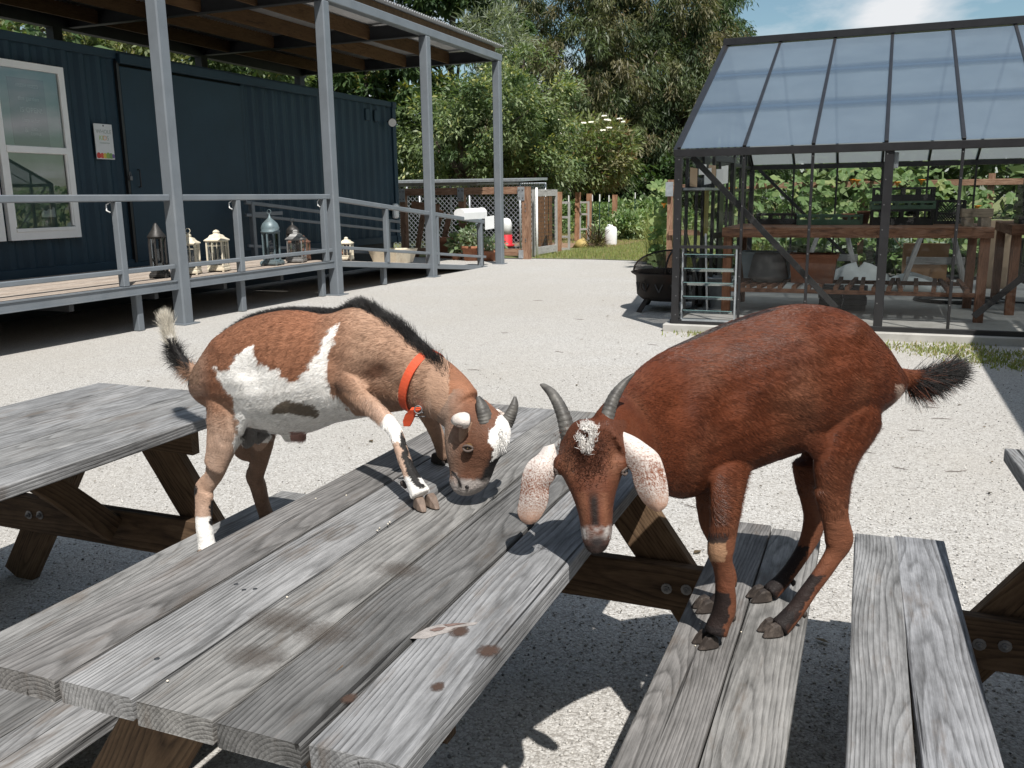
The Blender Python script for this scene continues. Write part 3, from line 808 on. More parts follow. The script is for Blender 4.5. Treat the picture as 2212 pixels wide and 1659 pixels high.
for i in range(len(bays)-1):
    for x in (-8.76, -9.81, -10.86, -11.9):
        board('joist', (x,bays[i]+.02,4.405),(x,bays[i+1]-.02,4.405),.245,.042,MAT['joist_wood'],porch,up=(1,0,0),color=(1,1,1) if (i+int(x))%2 else (.8,.8,.8))
def roof_mat():
    t = NT('galvanised_roof'); n = t.noise(t.obj(), 1.5, 6, .7)
    t.base(t.ramp(n.outputs['Fac'], [(.3,(.30,.31,.32)),(.7,(.46,.47,.48))]), .42, .5, .6); return t.m
MAT['roof'] = roof_mat()
m = MB(); per = .085; ys = np.arange(.3, 18.47, per/6)
vs = []
for k, y in enumerate(ys):
    z = 4.585+.021*math.sin(2*math.pi*y/per)
    vs += [(-7.56,y,z),(-13.0,y,z-.10)]
m.add(vs, [(2*i,2*i+1,2*i+3,2*i+2) for i in range(len(ys)-1)], True)
ro = m.build('roof_sheet', MAT['roof'], porch)
sol = ro.modifiers.new('thickness','SOLIDIFY'); sol.thickness = .004
# deck
DZ = .53
for k in range(16):
    x = -7.73-.1375*k
    board('deck_board', (x,1.6,DZ-.018),(x,11.66,DZ-.018),.131,.036,MAT['deck_wood'],porch,color=[(1,1,1),(.9,.88,.86),(1.08,1.06,1.04)][k%3],bev=.004)
m = MB(); m.box((PX-.05,1.6,.425),(PX+.03,11.74,.437)); m.box((PX-.05,1.6,.520),(PX+.03,11.74,.532)); m.box((PX+.002,1.6,.437),(PX+.018,11.74,.520))
m.build('deck_fascia', MAT['post_paint'], porch)
for y in (4.4,7.74,9.56,11.44):
    MB().cbox((PX-.11,y,.213),.045,.045,.211,bev=.008).build('deck_leg', MAT['post_paint'], porch)
for y in np.arange(2.0,11.6,1.2):
    MB().box((-9.85,y-.03,.34),(PX-.06,y+.03,.49)).build('deck_joist', MAT['dark_steel'], porch)
def rail(y0, z0, y1, z1, x, w, name):
    MB().beam((x,y0,z0),(x,y1,z1),w,w,bev=w*.14).build(name, MAT['post_paint'], porch)
rail(1.6,1.49,8.262,1.49,PX-.005,.075,'top_rail'); rail(8.446,1.49,11.598,1.487,PX-.005,.075,'top_rail')
rail(1.6,.695,8.262,.695,PX-.005,.052,'lower_rail'); rail(8.446,.695,11.598,.69,PX-.005,.052,'lower_rail')
for y in (4.4,7.49,9.475,11.445):
    MB().cbox((PX-.01,y,(.533+1.452)/2),.042,.042,(1.452-.533)/2,bev=.008).build('rail_post', MAT['post_paint'], porch)
    MB().tube([(PX-.03,y-.06,1.45),(PX-.02,y-.13,1.42),(PX+.0,y-.15,1.36),(PX+.02,y-.12,1.34)],.008,6).build('rail_hook', MAT['white_paint'], porch)
# ramp
def rz(y, z0=.53, z1=.0): return z0+(z1-z0)*(y-11.69)/(17.50-11.69)
rp = thing('porch_ramp', 'sloping grey railed ramp leading from the deck down to the gravel', 'ramp', (PX-.9, 14.6, 0))
def rail2(y0, y1, h, x, w, name, mat='post_paint'):
    MB().beam((x,y0,rz(y0)+h),(x,y1,rz(y1)+h),w,w,bev=w*.14).build(name, MAT[mat], rp)
for a, b in ((11.78,14.83),(15.01,17.42)):
    rail2(a,b,.93,PX-.005,.075,'top_rail'); rail2(a,b,.20,PX-.005,.05,'lower_rail')
for y in (13.28,15.16,17.19,17.38):
    MB().cbox((PX-.01 if y < 17.3 else PX-.12,y,rz(y)+.446),.04,.04,.446,bev=.008).build('rail_post', MAT['post_paint'], rp)
MB().cbox((PX-.11,13.30,rz(13.3)/2-.04),.045,.045,rz(13.3)/2-.045,bev=.008).build('ramp_leg', MAT['post_paint'], rp)
MB().beam((PX-.01,11.78,rz(11.78)-.05),(PX-.01,17.5,rz(17.5)-.03),.05,.09,bev=.006).build('ramp_fascia', MAT['post_paint'], rp)
for k in range(13):
    x = -7.73-.1375*k
    board('ramp_board', (x,11.69,.512),(x,17.5,-.004),.131,.036,MAT['deck_wood'],rp,color=[(1.15,1.13,1.1),(1.05,1.05,1.05),(1.2,1.18,1.16)][k%3],bev=.004)
XI = -9.50
for y in (12.16,14.3,16.6):
    MB().cbox((XI,y,rz(y)+.47),.04,.04,.47,bev=.008).build('rail_post', MAT['post_paint'], rp)
rail2(12.0,17.1,.92,XI,.06,'inner_rail'); rail2(12.0,17.1,.72,XI,.05,'inner_rail'); rail2(12.0,17.1,.22,XI,.05,'inner_rail')
MB().cbox((XI,12.55,.53+.70),.03,.40,.03,bev=.004).build('inner_rail', MAT['post_paint'], rp)

# ================================================================== LANTERNS ON THE DECK
MAT['cream'] = simple('cream_enamel', (.72,.66,.53), .4, .10, 12, 0, 0, 60, .5, (.40,.32,.22))
MAT['copper'] = simple('copper_lantern', (.33,.18,.13), .38, .22, 14, .55)
MAT['blue_enamel'] = simple('pale_blue_enamel', (.13,.18,.20), .45, .18, 12, .1, 0, 60, .5, (.10,.09,.08))
MAT['iron'] = simple('dark_iron', (.045,.043,.042), .5, .3, 14, .4)
MAT['red_enamel'] = simple('red_enamel', (.34,.035,.035), .4, .15, 10)
MAT['candle'] = simple('candle_wax', (.78,.76,.72), .5, .04, 8)
MAT['zinc'] = simple('aged_zinc', (.30,.30,.30), .42, .3, 14, .6)
def lantern(label, x, y, w, h, mat, kind='square', rot=.35, mat2=None, grid=True, roof=.28, ring=False, group='lanterns lined up along the deck'):
    w *= .80; h *= .79
    z0 = DZ+.002 if y < 11.7 else rz(y)+.012
    t = thing('candle_lantern', label, 'lantern', (x,y,z0), group)
    ca, sa = math.cos(rot), math.sin(rot); hw = w/2
    def P(u,v,z): return Vector((x+u*ca-v*sa, y+u*sa+v*ca, z0+z))
    ax, ay = Vector((ca,sa,0)), Vector((-sa,ca,0)); az = Vector((0,0,1))
    bm_ = MB(); bm_.cbox(P(0,0,.035),hw,hw,.018,ax,ay,az,.004); bm_.cbox(P(0,0,.06),hw*.92,hw*.92,.010,ax,ay,az,.003)
    for i in (-1,1):
        for j in (-1,1): bm_.cbox(P(i*hw*.86,j*hw*.86,.010),.012,.012,.010,ax,ay,az,.002)
    bm_.build('base', mat, t)
    zb, zt = .07, h*(1-roof)
    n = 4 if kind == 'square' else 8
    fr = MB()
    cor = [P(hw*.88*math.sqrt(2)*math.cos(math.pi/4+6.283*k/n) if n == 4 else hw*.92*math.cos(6.283*k/n), hw*.88*math.sqrt(2)*math.sin(math.pi/4+6.283*k/n) if n == 4 else hw*.92*math.sin(6.283*k/n), 0) for k in range(n)]
    for c in cor: fr.cbox(c+az*(zb+zt)/2, .009, .009, (zt-zb)/2, ax, ay, az)
    for k in range(n):
        a, b = cor[k], cor[(k+1)%n]
        for z in (zb+.008, zt-.008): fr.beam(a+az*z, b+az*z, .013, .016)
        if grid:
            fr.beam(a+az*(zt-.16*h*.5-.02), b+az*(zt-.16*h*.5-.02), .006, .006)
            for f in (.33,.67): fr.beam(a.lerp(b,f)+az*zb, a.lerp(b,f)+az*zt, .005, .006)
    fr.build('frame', mat, t)
    for k in range(n):
        a, b = cor[k], cor[(k+1)%n]; q = (P(0,0,0)-(a+b)/2)*.06
        MB().quad(a+q+az*zb, b+q+az*zb, b+q+az*zt, a+q+az*zt).build('pane', MAT['lantern_glass'], t)
    rf = MB(); R4 = math.sqrt(2)*hw if n == 4 else hw*1.04
    hr = h*roof
    if kind == 'dome':
        prof = [(R4*1.04,zt),(R4*1.06,zt+.015),(R4*.95,zt+.03),(R4*1.0,zt+hr*.25),(R4*.82,zt+hr*.48),(R4*.45,zt+hr*.66),(R4*.18,zt+hr*.78),(.012,zt+hr*.9),(.004,zt+hr)]
    elif kind == 'spire':
        prof = [(R4*1.05,zt),(R4*1.05,zt+.012),(R4*.55,zt+hr*.5),(.02,zt+hr*.92),(.012,zt+hr)]
    else:
        prof = [(R4*1.08,zt),(R4*1.08,zt+.012),(R4*.72,zt+hr*.30),(R4*.55,zt+hr*.52),(R4*.30,zt+hr*.60),(R4*.22,zt+hr*.72),(R4*.30,zt+hr*.78),(R4*.2,zt+hr*.92),(.01,zt+hr)]
    rf.lathe(prof, (x,y,z0), n, rot+(math.pi/4 if n == 4 else 0), smooth=(n == 8))
    rfo = rf.build('roof', mat2 or mat, t)
    if ring or kind == 'dome':
        MB().tube([P(math.sin(a)*.03, 0, h+.028-math.cos(a)*.03) for a in [6.283*k/12 for k in range(13)]],.004,5,False).build('ring', mat, t)
    MB().lathe([(.001,.07),(.03,.07),(.03,.07+h*.16),(.012,.07+h*.165),(.001,.07+h*.165)], (x,y,z0), 12).build('candle', MAT['candle'], t)
    return t
lantern('tall black iron lantern with pointed roof, just left of the leftmost tall porch post', -8.10, 8.52, .26, .84, MAT['iron'], 'spire', .5, None, False, .26)
lantern('cream lantern half hidden behind the leftmost tall porch post', -8.06, 9.02, .27, .66, MAT['cream'], 'square', .45, MAT['cream'], True, .26, True)
lantern('cream lantern with a gridded front standing clear between two rail posts', -8.02, 9.50, .29, .69, MAT['cream'], 'square', .30, None, True, .26)
lantern('pale blue lantern with onion dome and crescent finial', -8.0, 10.62, .33, .92, MAT['blue_enamel'], 'dome', .2, None, False, .36)
lantern('pewter grey lantern with a broad four sided roof', -7.97, 11.18, .30, .62, MAT['zinc'], 'square', .35, None, False, .30)
lantern('small copper coloured lantern between the grey one and the rail post', -8.15, 11.62, .20, .48, MAT['copper'], 'square', .3, None, False, .28)
lantern('dark round topped lantern half hidden behind the rail post at the ramp', -8.25, 11.50, .25, .74, MAT['iron'], 'dome', .2, None, False, .30)
lantern('tall narrow red lantern beside the second tall porch post, at the ramp', -7.80, 11.98, .15, .58, MAT['red_enamel'], 'spire', .3, None, False, .25)
lantern('small cream lantern with gridded panes at the top of the ramp', -7.80, 12.28, .23, .47, MAT['cream'], 'square', .3, None, True, .28)
# things by the ramp
pb = thing('cream_planter', 'low cream planter box behind the ramp railing', 'planter', (-9.0,15.9,rz(15.9)))
z = rz(15.9)+.02
MB().add([(-9.25,15.55,z),(-8.75,15.55,z),(-8.75,16.25,z),(-9.25,16.25,z),(-9.32,15.45,z+.28),(-8.68,15.45,z+.28),(-8.68,16.35,z+.28),(-9.32,16.35,z+.28),
          (-9.27,15.50,z+.28),(-8.73,15.50,z+.28),(-8.73,16.30,z+.28),(-9.27,16.30,z+.28),(-9.22,15.6,z+.05),(-8.78,15.6,z+.05),(-8.78,16.2,z+.05),(-9.22,16.2,z+.05)],
         [(3,2,1,0),(0,1,5,4),(1,2,6,5),(2,3,7,6),(3,0,4,7),(4,5,9,8),(5,6,10,9),(6,7,11,10),(7,4,8,11),(8,9,13,12),(9,10,14,13),(10,11,15,14),(11,8,12,15),(12,13,14,15)]).build('tub', MAT['cream'], pb)
# mailbox on the ramp's end post
mb = thing('mailbox', 'white arched mailbox on the last post of the ramp railing', 'mailbox', (PX-.08,17.0,1.0))
m = MB(); prof = [(-.115,0),(.115,0),(.115,.13)]+[(.115*math.cos(a),.13+.09*math.sin(a)) for a in [math.pi*k/8 for k in range(1,8)]]+[(-.115,.13)]
def arch(y0,y1,sc=1.0,dz=0): 
    k = len(prof); v = [(PX-.08+a*sc, y, 1.015+b*sc+dz) for y in (y0,y1) for a,b in prof]
    return v, [tuple(range(k)), tuple(range(k,2*k))[::-1]]+[(i,i+k,(i+1)%k+k,(i+1)%k) for i in range(k)]
v,f = arch(16.33,17.42); m.add(v,f); m.build('body', MAT['white_plastic'], mb)
m = MB(); v,f = arch(17.42,17.44,1.06,-.005); m.add(v,f); m.build('door', MAT['white_plastic'], mb)
MB().cbox((PX-.08,17.38,.5),.045,.045,.49,bev=.006).build('post', MAT['dark_steel'], mb)
MB().cbox((PX-.08,16.95,.985),.05,.40,.012).build('shelf', MAT['dark_steel'], mb)
sg2 = MB(); sg2.add([(PX+.06,17.30,1.05),(PX+.13,17.62,1.07),(PX+.13,17.62,.80),(PX+.06,17.30,.78),(PX+.053,17.302,1.05),(PX+.123,17.622,1.07),(PX+.123,17.622,.80),(PX+.053,17.302,.78)],[(0,3,2,1),(4,5,6,7),(0,1,5,4),(1,2,6,5),(2,3,7,6),(3,0,4,7)])
so = sg2.build('number_card', MAT['white_plastic'], mb)
MB().box((CX-2.3,Ya+.05,0),(CX-.12,Yb_-.05,CB-.01)).build('skirting', MAT['cont_dark'], cont)
# ================================================================== GREENHOUSE
GY0, GY1, GX0, GX1 = 9.50, 15.55, -1.97, 4.05
EZ, RZ, RY = 1.86, 3.36, 12.53
slab = MB(); slab.cbox(((GX0+GX1)/2-.02,(GY0+GY1)/2,.025),(GX1-GX0)/2+.06,(GY1-GY0)/2+.10,.055,bev=.008)
slab.build('concrete_slab', MAT['slab'], kind='structure')
def polycarb():
    t = NT('frosted_roof_panel'); t.n.remove(t.b)
    n = t.noise(t.obj(), 2.2, 5, .6)
    df = t.node('ShaderNodeBsdfPrincipled'); df.inputs['Base Color'].default_value = (.21,.27,.34,1); df.inputs['Roughness'].default_value = .32; df.inputs['Specular IOR Level'].default_value = .7
    t.link(t.ramp(n.outputs['Fac'], [(.3,(.125,.175,.240)),(.75,(.165,.222,.29))]), df.inputs['Base Color'])
    tl = t.node('ShaderNodeBsdfTranslucent'); tl.inputs[0].default_value = (.52,.56,.56,1)
    tr = t.node('ShaderNodeBsdfTransparent'); tr.inputs[0].default_value = (.85,.93,.98,1)
    m1 = t.n.new('ShaderNodeMixShader'); m1.inputs[0].default_value = .34
    t.link(df.outputs[0], m1.inputs[1]); t.link(tl.outputs[0], m1.inputs[2])
    m2 = t.n.new('ShaderNodeMixShader'); m2.inputs[0].default_value = .12
    t.link(m1.outputs[0], m2.inputs[1]); t.link(tr.outputs[0], m2.inputs[2])
    t.link(m2.outputs[0], t.out.inputs['Surface']); return t.m
MAT['polycarb'] = polycarb()
MAT['purlin'] = simple('blue_grey_purlin', (.012,.02,.035), .6, .1)
MAT['glass_edge'] = simple('pale_glass_edge', (.12,.20,.20), .25, .1, 30)
MAT['dark_block'] = simple('dark_concrete_block', (.06,.062,.068), .9, .2, 9, 0, .3, 60)
MAT['louvre_glass'] = glass_mat('louvre_glass', (.70,.84,.84), 1.1)
gh = thing('greenhouse', 'black framed glass greenhouse with frosted roof panels and a louvre window at its corner', 'greenhouse', ((GX0+GX1)/2,(GY0+GY1)/2,.08))
BM = MAT['black_metal']
zb = .08
bars = [-1.27+.666*i for i in range(8)]     # -1.27 ... 3.39
def bar(a, b, w, t, name='bar', up=(0,0,1), mat=None):
    return MB().beam(a, b, w, t, up, .003).build(name, mat or BM, gh)
rivets = MB()
def rivet_line(x, y, z0, z1, n):
    for k in range(n):
        z = z0+(z1-z0)*k/(n-1); rivets.lathe([(.001,0),(.006,0),(.004,.003),(.001,.004)], (0,0,0), 6) if False else rivets.cbox((x,y-.001,z),.0055,.003,.0055)
# front and back walls
for y, s in ((GY0, -1), (GY1, 1)):
    bar((GX0-.01,y,EZ+.005),(GX1+.01,y,EZ+.005),.07,.075,'eave_gutter')
    bar((GX0+.04,y,zb+.025),(GX1-.04,y,zb+.025),.045,.05,'sill_bar')
    for x in (GX0+.035, GX1-.035): bar((x,y,zb),(x,y,EZ-.035),.075,.075,'corner_post',(0,1,0))
    for i, x in enumerate(bars):
        w = .028 if i != 2 else .085
        x_ = x if i != 2 else x+.035
        if x_ < GX1-.1: bar((x_,y,zb+.05),(x_,y,EZ-.03),w,.035,'glazing_bar',(0,1,0))
    for i in range(len(bars)+1):
        xa = GX0+.07 if i == 0 else bars[i-1]; xb = bars[i] if i < len(bars) else GX1-.07
        if i == 0 and s < 0:
            MB().quad((xa,y,.90),(xb,y,.90),(xb,y,EZ-.03),(xa,y,EZ-.03)).build('glass_pane', MAT['clear_glass'], gh)
        elif xb-xa > .05:
            MB().quad((xa,y,zb+.05),(xb,y,zb+.05),(xb,y,EZ-.03),(xa,y,EZ-.03)).build('glass_pane', MAT['clear_glass'], gh)
    if s < 0:
        rivet_line(GX0+.045, y-.038, .18, EZ-.06, 9)
        for i, x in enumerate(bars): rivet_line(x if i != 2 else x+.015, y-.018, .12, EZ-.06, 8)
rivets.build('rivets', MAT['bolt'], gh, kind='stuff')
# diagonal braces
bar((-1.81,9.56,1.83),(-.30,9.56,.29),.062,.006,'brace',(0,1,0))
bar((.95,9.56,.25),(2.5,9.56,1.83),.062,.006,'brace',(0,1,0))
bar((-1.82,15.50,1.83),(-.10,15.50,.16),.05,.006,'brace',(0,1,0))
bar((-1.9,9.62,1.2),(-1.88,10.9,.10),.05,.006,'brace',(1,0,0))
# gables
for x in (GX0, GX1):
    bar((x,GY0,EZ+.02),(x,RY,RZ),.05,.06,'gable_rafter'); bar((x,GY1,EZ+.02),(x,RY,RZ),.05,.06,'gable_rafter')
    bar((x,GY0,zb+.02),(x,GY1,zb+.02),.045,.04,'sill_bar'); bar((x,GY0+.04,EZ),(x,GY1-.04,EZ),.045,.05,'tie_bar')
    bar((x,GY0+.05,1.50),(x,11.3,1.50),.04,.04,'transom'); bar((x,13.8,1.50),(x,GY1-.05,1.50),.04,.04,'transom')
    for y in (10.15,10.75,11.35,11.95,12.53,13.1,13.75,14.4,15.0):
        zt = EZ+.02+(RZ-EZ)*(1-abs(y-RY)/(RY-GY0))-.03
        bar((x,y,zb+.04),(x,y,zt),.03 if y not in (11.35,13.75) else .06,.035,'glazing_bar',(1,0,0))
    ys_ = [GY0+.04,10.15,10.75,11.35,11.95,12.53,13.1,13.75,14.4,15.0,GY1-.04]
    for a, b in zip(ys_[:-1], ys_[1:]):
        f = lambda y: EZ+.02+(RZ-EZ)*(1-abs(y-RY)/(RY-GY0))-.03
        MB().quad((x,a,zb+.04),(x,b,zb+.04),(x,b,f(b)),(x,a,f(a))).build('glass_pane', MAT['clear_glass'], gh)
for y_ in (10.95,12.15,13.2): MB().box((GX0+.02,y_,zb+.04),(GX0+.05,y_+.36,1.95)).build('door_panel', BM, gh)
# open door leaves standing inside the left gable
dl = MB()
for y0_, y1_, xx in ((10.9,11.75,-1.80),):
    for a, b, w in (((xx,y0_,.1),(xx,y0_,1.9),.07),((xx+.1,y1_,.1),(xx+.1,y1_,1.9),.07),((xx,y0_,.14),(xx+.1,y1_,.14),.09),((xx,y0_,1.86),(xx+.1,y1_,1.86),.07),((xx,y0_,.95),(xx+.1,y1_,.95),.07)):
        dl.beam(a,b,w,.035,(1,0,.1))
dlo = dl.build('door_leaf', BM, gh)
MB().quad((-1.795,10.93,.16),(-1.70,11.72,.16),(-1.70,11.72,.92),(-1.795,10.93,.92)).build('door_pane', MAT['clear_glass'], dlo)
# roof
bar((GX0-.02,RY,RZ+.035),(GX1+.02,RY,RZ+.035),.16,.085,'ridge_cap')
rb = [GX0+.035, *bars, GX1-.035]
for s, ye in ((-1, GY0), (1, GY1)):
    for i, x in enumerate(rb):
        bar((x,ye-.01*s*-1,EZ+.055),(x,RY,RZ+.0),.034,.03,'roof_bar',mat=BM)
    for i in range(len(rb)-1):
        a, b = rb[i]+.017, rb[i+1]-.017
        MB().quad((a,ye,EZ+.052),(b,ye,EZ+.052),(b,RY+.05*s,RZ-.02),(a,RY+.05*s,RZ-.02)).build('roof_panel', MAT['polycarb'], gh)
# purlin silhouettes in the front roof panels: shade painted onto added soft-edged strips
def shade_band_mat():
    t = NT('painted_shade_band'); sp = t.n.new('ShaderNodeSeparateXYZ'); t.link(t.n.new('ShaderNodeTexCoord').outputs['Generated'], sp.inputs[0])
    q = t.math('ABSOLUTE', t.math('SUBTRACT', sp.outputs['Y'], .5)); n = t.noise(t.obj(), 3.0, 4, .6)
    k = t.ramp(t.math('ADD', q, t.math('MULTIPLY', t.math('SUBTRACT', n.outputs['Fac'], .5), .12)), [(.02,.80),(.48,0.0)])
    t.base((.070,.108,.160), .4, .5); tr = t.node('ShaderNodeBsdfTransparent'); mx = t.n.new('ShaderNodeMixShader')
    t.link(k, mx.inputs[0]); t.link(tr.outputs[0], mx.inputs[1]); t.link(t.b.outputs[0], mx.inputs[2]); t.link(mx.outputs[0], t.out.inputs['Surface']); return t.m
MAT['band'] = shade_band_mat()
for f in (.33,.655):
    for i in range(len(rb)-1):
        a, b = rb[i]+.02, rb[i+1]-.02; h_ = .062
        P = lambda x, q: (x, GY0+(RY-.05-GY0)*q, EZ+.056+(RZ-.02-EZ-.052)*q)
        MB().quad(P(a,f-h_),P(b,f-h_),P(b,f+h_),P(a,f+h_)).build('shade_strip', MAT['band'], gh)
# grey frame around the lower left: louvre window
LV = MB()
xa, xb, za, zt = -1.885, -1.285, .115, .885
for a, b in (((xa+.012,GY0-.012,za),(xa+.028,GY0+.03,zt)), ((xb-.028,GY0-.03,za),(xb-.012,GY0+.03,zt)), ((xa+.028,GY0-.03,za),(xb-.028,GY0+.03,za+.02))): LV.box(a,b)
lv = LV.build('louvre_frame', MAT['galv'], gh)
MB().box((xa-.012,GY0-.035,zt+.001),(xb+.012,GY0+.035,zt+.03)).build('head_bar', BM, lv)
MB().box((xa-.012,GY0-.035,za-.032),(xb+.012,GY0+.035,za-.001)).build('bottom_bar', BM, lv)
for k in range(5):
    z = za+.10+k*.148
    MB().cbox(((xa+xb)/2,GY0-.005,z),(xb-xa)/2-.034,.052,.003,Vector((1,0,0)),Vector((0,.93,-.36)).normalized(),Vector((0,.36,.93)).normalized()).build('louvre_blade', MAT['louvre_glass'] if 'louvre_glass' in MAT else MAT['win_glass'], lv)
    ay_ = Vector((0,.93,-.36)).normalized(); az_ = Vector((0,.36,.93)).normalized()
    MB().cbox(Vector(((xa+xb)/2,GY0-.005,z))-ay_*.0535,(xb-xa)/2-.034,.0015,.003,Vector((1,0,0)),ay_,az_).build('blade_edge', MAT['glass_edge'], lv)
    for x in (xa+.036, xb-.036):
        MB().cbox((x,GY0-.005,z),.005,.058,.012,Vector((1,0,0)),Vector((0,.93,-.36)).normalized(),Vector((0,.36,.93)).normalized()).build('blade_clip', BM, lv)
# grey timber blocks of the electrics on the centre post
MB().cbox((.145,9.56,1.74),.035,.03,.075,bev=.006).build('socket_box', MAT['galv'], gh)

# ------------------------------------------------------------------ inside the greenhouse
BW = MAT['bench_wood']
def workbench(label, x0, x1, y0, y1, slats=True, legs=None):
    t = thing('workbench', label, 'workbench', ((x0+x1)/2,(y0+y1)/2,zb), 'timber benches in the greenhouse')
    for y in (y0, y1): board('apron', (x0,y,1.015),(x1,y,1.015),.108,.04,BW,t,up=(0,-1,0),color=(1,1,1))
    for x in (x0+.02, x1-.02): board('end_apron', (x,y0+.02,1.015),(x,y1-.02,1.015),.108,.04,BW,t,up=(1,0,0))
    n = int((y1-y0)/.145)
    for k in range(n):
        y = y0+.02+(k+.5)*(y1-y0-.04)/n
        board('top_plank', (x0+.01,y,1.06),(x1-.01,y,1.06),.136,.022,BW,t,color=(.85,.9,.9))
    for x in legs or (x0+.06, x1-.07):
        for y in (y0+.05, y1-.07):
            board('leg', (x,y,zb),(x,y,.96),.092,.092,BW,t,up=(0,1,0),color=(1.05,1,.95))
    if slats:
        for y in (y0+.04, y1-.12): board('shelf_rail', (x0+.1,y,.365),(x1-.1,y,.365),.045,.04,BW,t,up=(0,-1,0))
        rng = random.Random(4); k = 0; x = x0+.2
        while x < x1-.15:
            dx = rng.uniform(-.05,.06)
            board('shelf_slat', (x,y0-.03,.408),(x+dx+(.18 if x < -1.0 else .03),y1-.12,.408),.046,.04,BW,t)
            x += .115 if x < -1.0 else rng.choice([.12,.15,.17])
    return t
workbench('long reddish timber workbench with slatted lower shelf behind the front glass', -1.60, 1.15, 10.40, 11.80)
workbench('second timber bench further right, loaded with black trays', 1.40, 3.9, 11.15, 12.6, False)
# crates
MAT['black_plastic'] = simple('black_plastic', (.014,.015,.017), .42, .2, 10)
MAT['green_plastic'] = simple('green_plastic', (.065,.13,.085), .45, .15, 8)
MAT['terracotta'] = simple('terracotta', (.30,.125,.07), .8, .2, 9, 0, .2, 60, .3, (.20,.13,.10))
MAT['grey_pot'] = simple('grey_clay_pot', (.16,.155,.15), .7, .25, 7, 0, .2, 60)
MAT['red_plastic'] = simple('red_plastic', (.50,.02,.03), .4, .1, 6)
MAT['tub_blue'] = simple('blue_grey_tub', (.42,.52,.58), .5, .1, 6)
MAT['carton'] = simple('cardboard', (.34,.20,.11), .85, .12, 5)
MAT['paper'] = simple('kraft_paper', (.46,.33,.22), .8, .12, 5, 0, .5, 14)
MAT['yellow'] = simple('yellow_sheet', (.50,.42,.12), .6, .15, 5)
MAT['hose'] = simple('black_hose', (.018,.018,.018), .5, .2, 10)
MAT['white_bag'] = simple('white_plastic_bag', (.50,.52,.51), .45, .08, 9)
def crate(label, x, y, z, w, d, h, mat, rot=0.0, group='crates and trays in the greenhouse', style='slot'):
    t = thing('crate', label, 'crate', (x,y,z), group)
    ca, sa = math.cos(rot), math.sin(rot); ax, ay, az = Vector((ca,sa,0)), Vector((-sa,ca,0)), Vector((0,0,1))
    def P(u,v,q): return Vector((x,y,z))+ax*u+ay*v+az*q
    MB().cbox(P(0,0,.008),w/2-.006,d/2-.006,.006,ax,ay,az).build('floor', mat, t)
    for s, (cu, cv, hl, dirv, nrm) in enumerate(((0,-d/2,w/2,ax,ay),(0,d/2,w/2,ax,ay),(-w/2,0,d/2,ay,ax),(w/2,0,d/2,ay,ax))):
        m = MB(); c0 = P(cu,cv,0); L = 2*hl
        m.cbox(c0+az*(h-.012),hl,.008,.012,dirv,nrm,az); m.cbox(c0+az*.012,hl,.008,.012,dirv,nrm,az)
        m.cbox(c0+az*(h*.42),hl-.004,.004,.006,dirv,nrm,az)
        if style == 'slot':
            n = max(3, int(L/.13)); k_ = [(-1+2*(i+.5)/n) for i in range(n)]
            for q in [-1+.03]+[(-1+2*i/n) for i in range(1,n)]+[1-.03]: m.cbox(c0+dirv*(hl*q)+az*h/2,.018 if abs(q) < .95 else .012,.005,h/2-.01,dirv,nrm,az)
            m.cbox(c0+az*h*.22,hl-.004,.003,h*.15,dirv,nrm,az)
        else:
            n = int(L/.03)
            for i in range(n+1):
                q = -hl+i*L/n
                m.beam(c0+dirv*q+az*.02, c0+dirv*max(-hl,min(hl,q+h*.8))+az*min(h-.02,.02+(max(-hl,min(hl,q+h*.8))-q)*1.2+.001),.008,.005,tuple(nrm))
                m.beam(c0+dirv*q+az*.02, c0+dirv*max(-hl,min(hl,q-h*.8))+az*min(h-.02,.02+(q-max(-hl,min(hl,q-h*.8)))*1.2+.001),.008,.005,tuple(nrm))
            for q in (-1,1): m.cbox(c0+dirv*hl*q*.97+az*h/2,.02,.006,h/2-.01,dirv,nrm,az)
        m.build('side_panel', mat, t)
    return t
zt = 1.072
crate('shallow black plastic tray near the left end of the workbench', -1.12, 11.55, zt, .46, .36, .13, MAT['black_plastic'], .05)
crate('low green plastic crate lying flat in the middle of the workbench', -.51, 11.43, zt, .72, .42, .115, MAT['green_plastic'], .10)
crate('black crate at the bottom of the three crate stack on the workbench', .28, 11.32, zt, .64, .42, .175, MAT['black_plastic'], .03)
crate('green crate in the middle of the three crate stack on the workbench', .28, 11.32, zt+.177, .66, .43, .09, MAT['green_plastic'], .05)
crate('black crate on top of the three crate stack on the workbench', .285, 11.32, zt+.269, .64, .42, .15, MAT['black_plastic'], .02)
crate('dark lattice milk crate behind the stack of three crates', .78, 11.62, zt, .30, .30, .27, MAT['black_plastic'], .12, style='mesh')
# stacked timber offcuts
for k, (nm, p0, p1, w, tk, lab) in enumerate((('timber_block',(.93,10.62,zt+.045),(.93,11.05,zt+.045),.09,.09,'left upright timber offcut under the long block on the workbench'),
                                ('timber_block',(1.09,10.60,zt+.045),(1.09,11.0,zt+.045),.09,.09,'right timber offcut under the long block on the workbench'),
                                ('timber_block',(.86,10.78,zt+.138),(1.16,10.80,zt+.138),.12,.09,'long timber block resting across two offcuts on the workbench'))):
    o = board(nm, p0, p1, w, tk, MAT['deck_wood'], thing('timber_offcut', lab, 'timber block', ((p0[0]+p1[0])/2,(p0[1]+p1[1])/2,p0[2]-tk/2), 'timber offcuts on the workbench'), color=(.8,.75,.65))
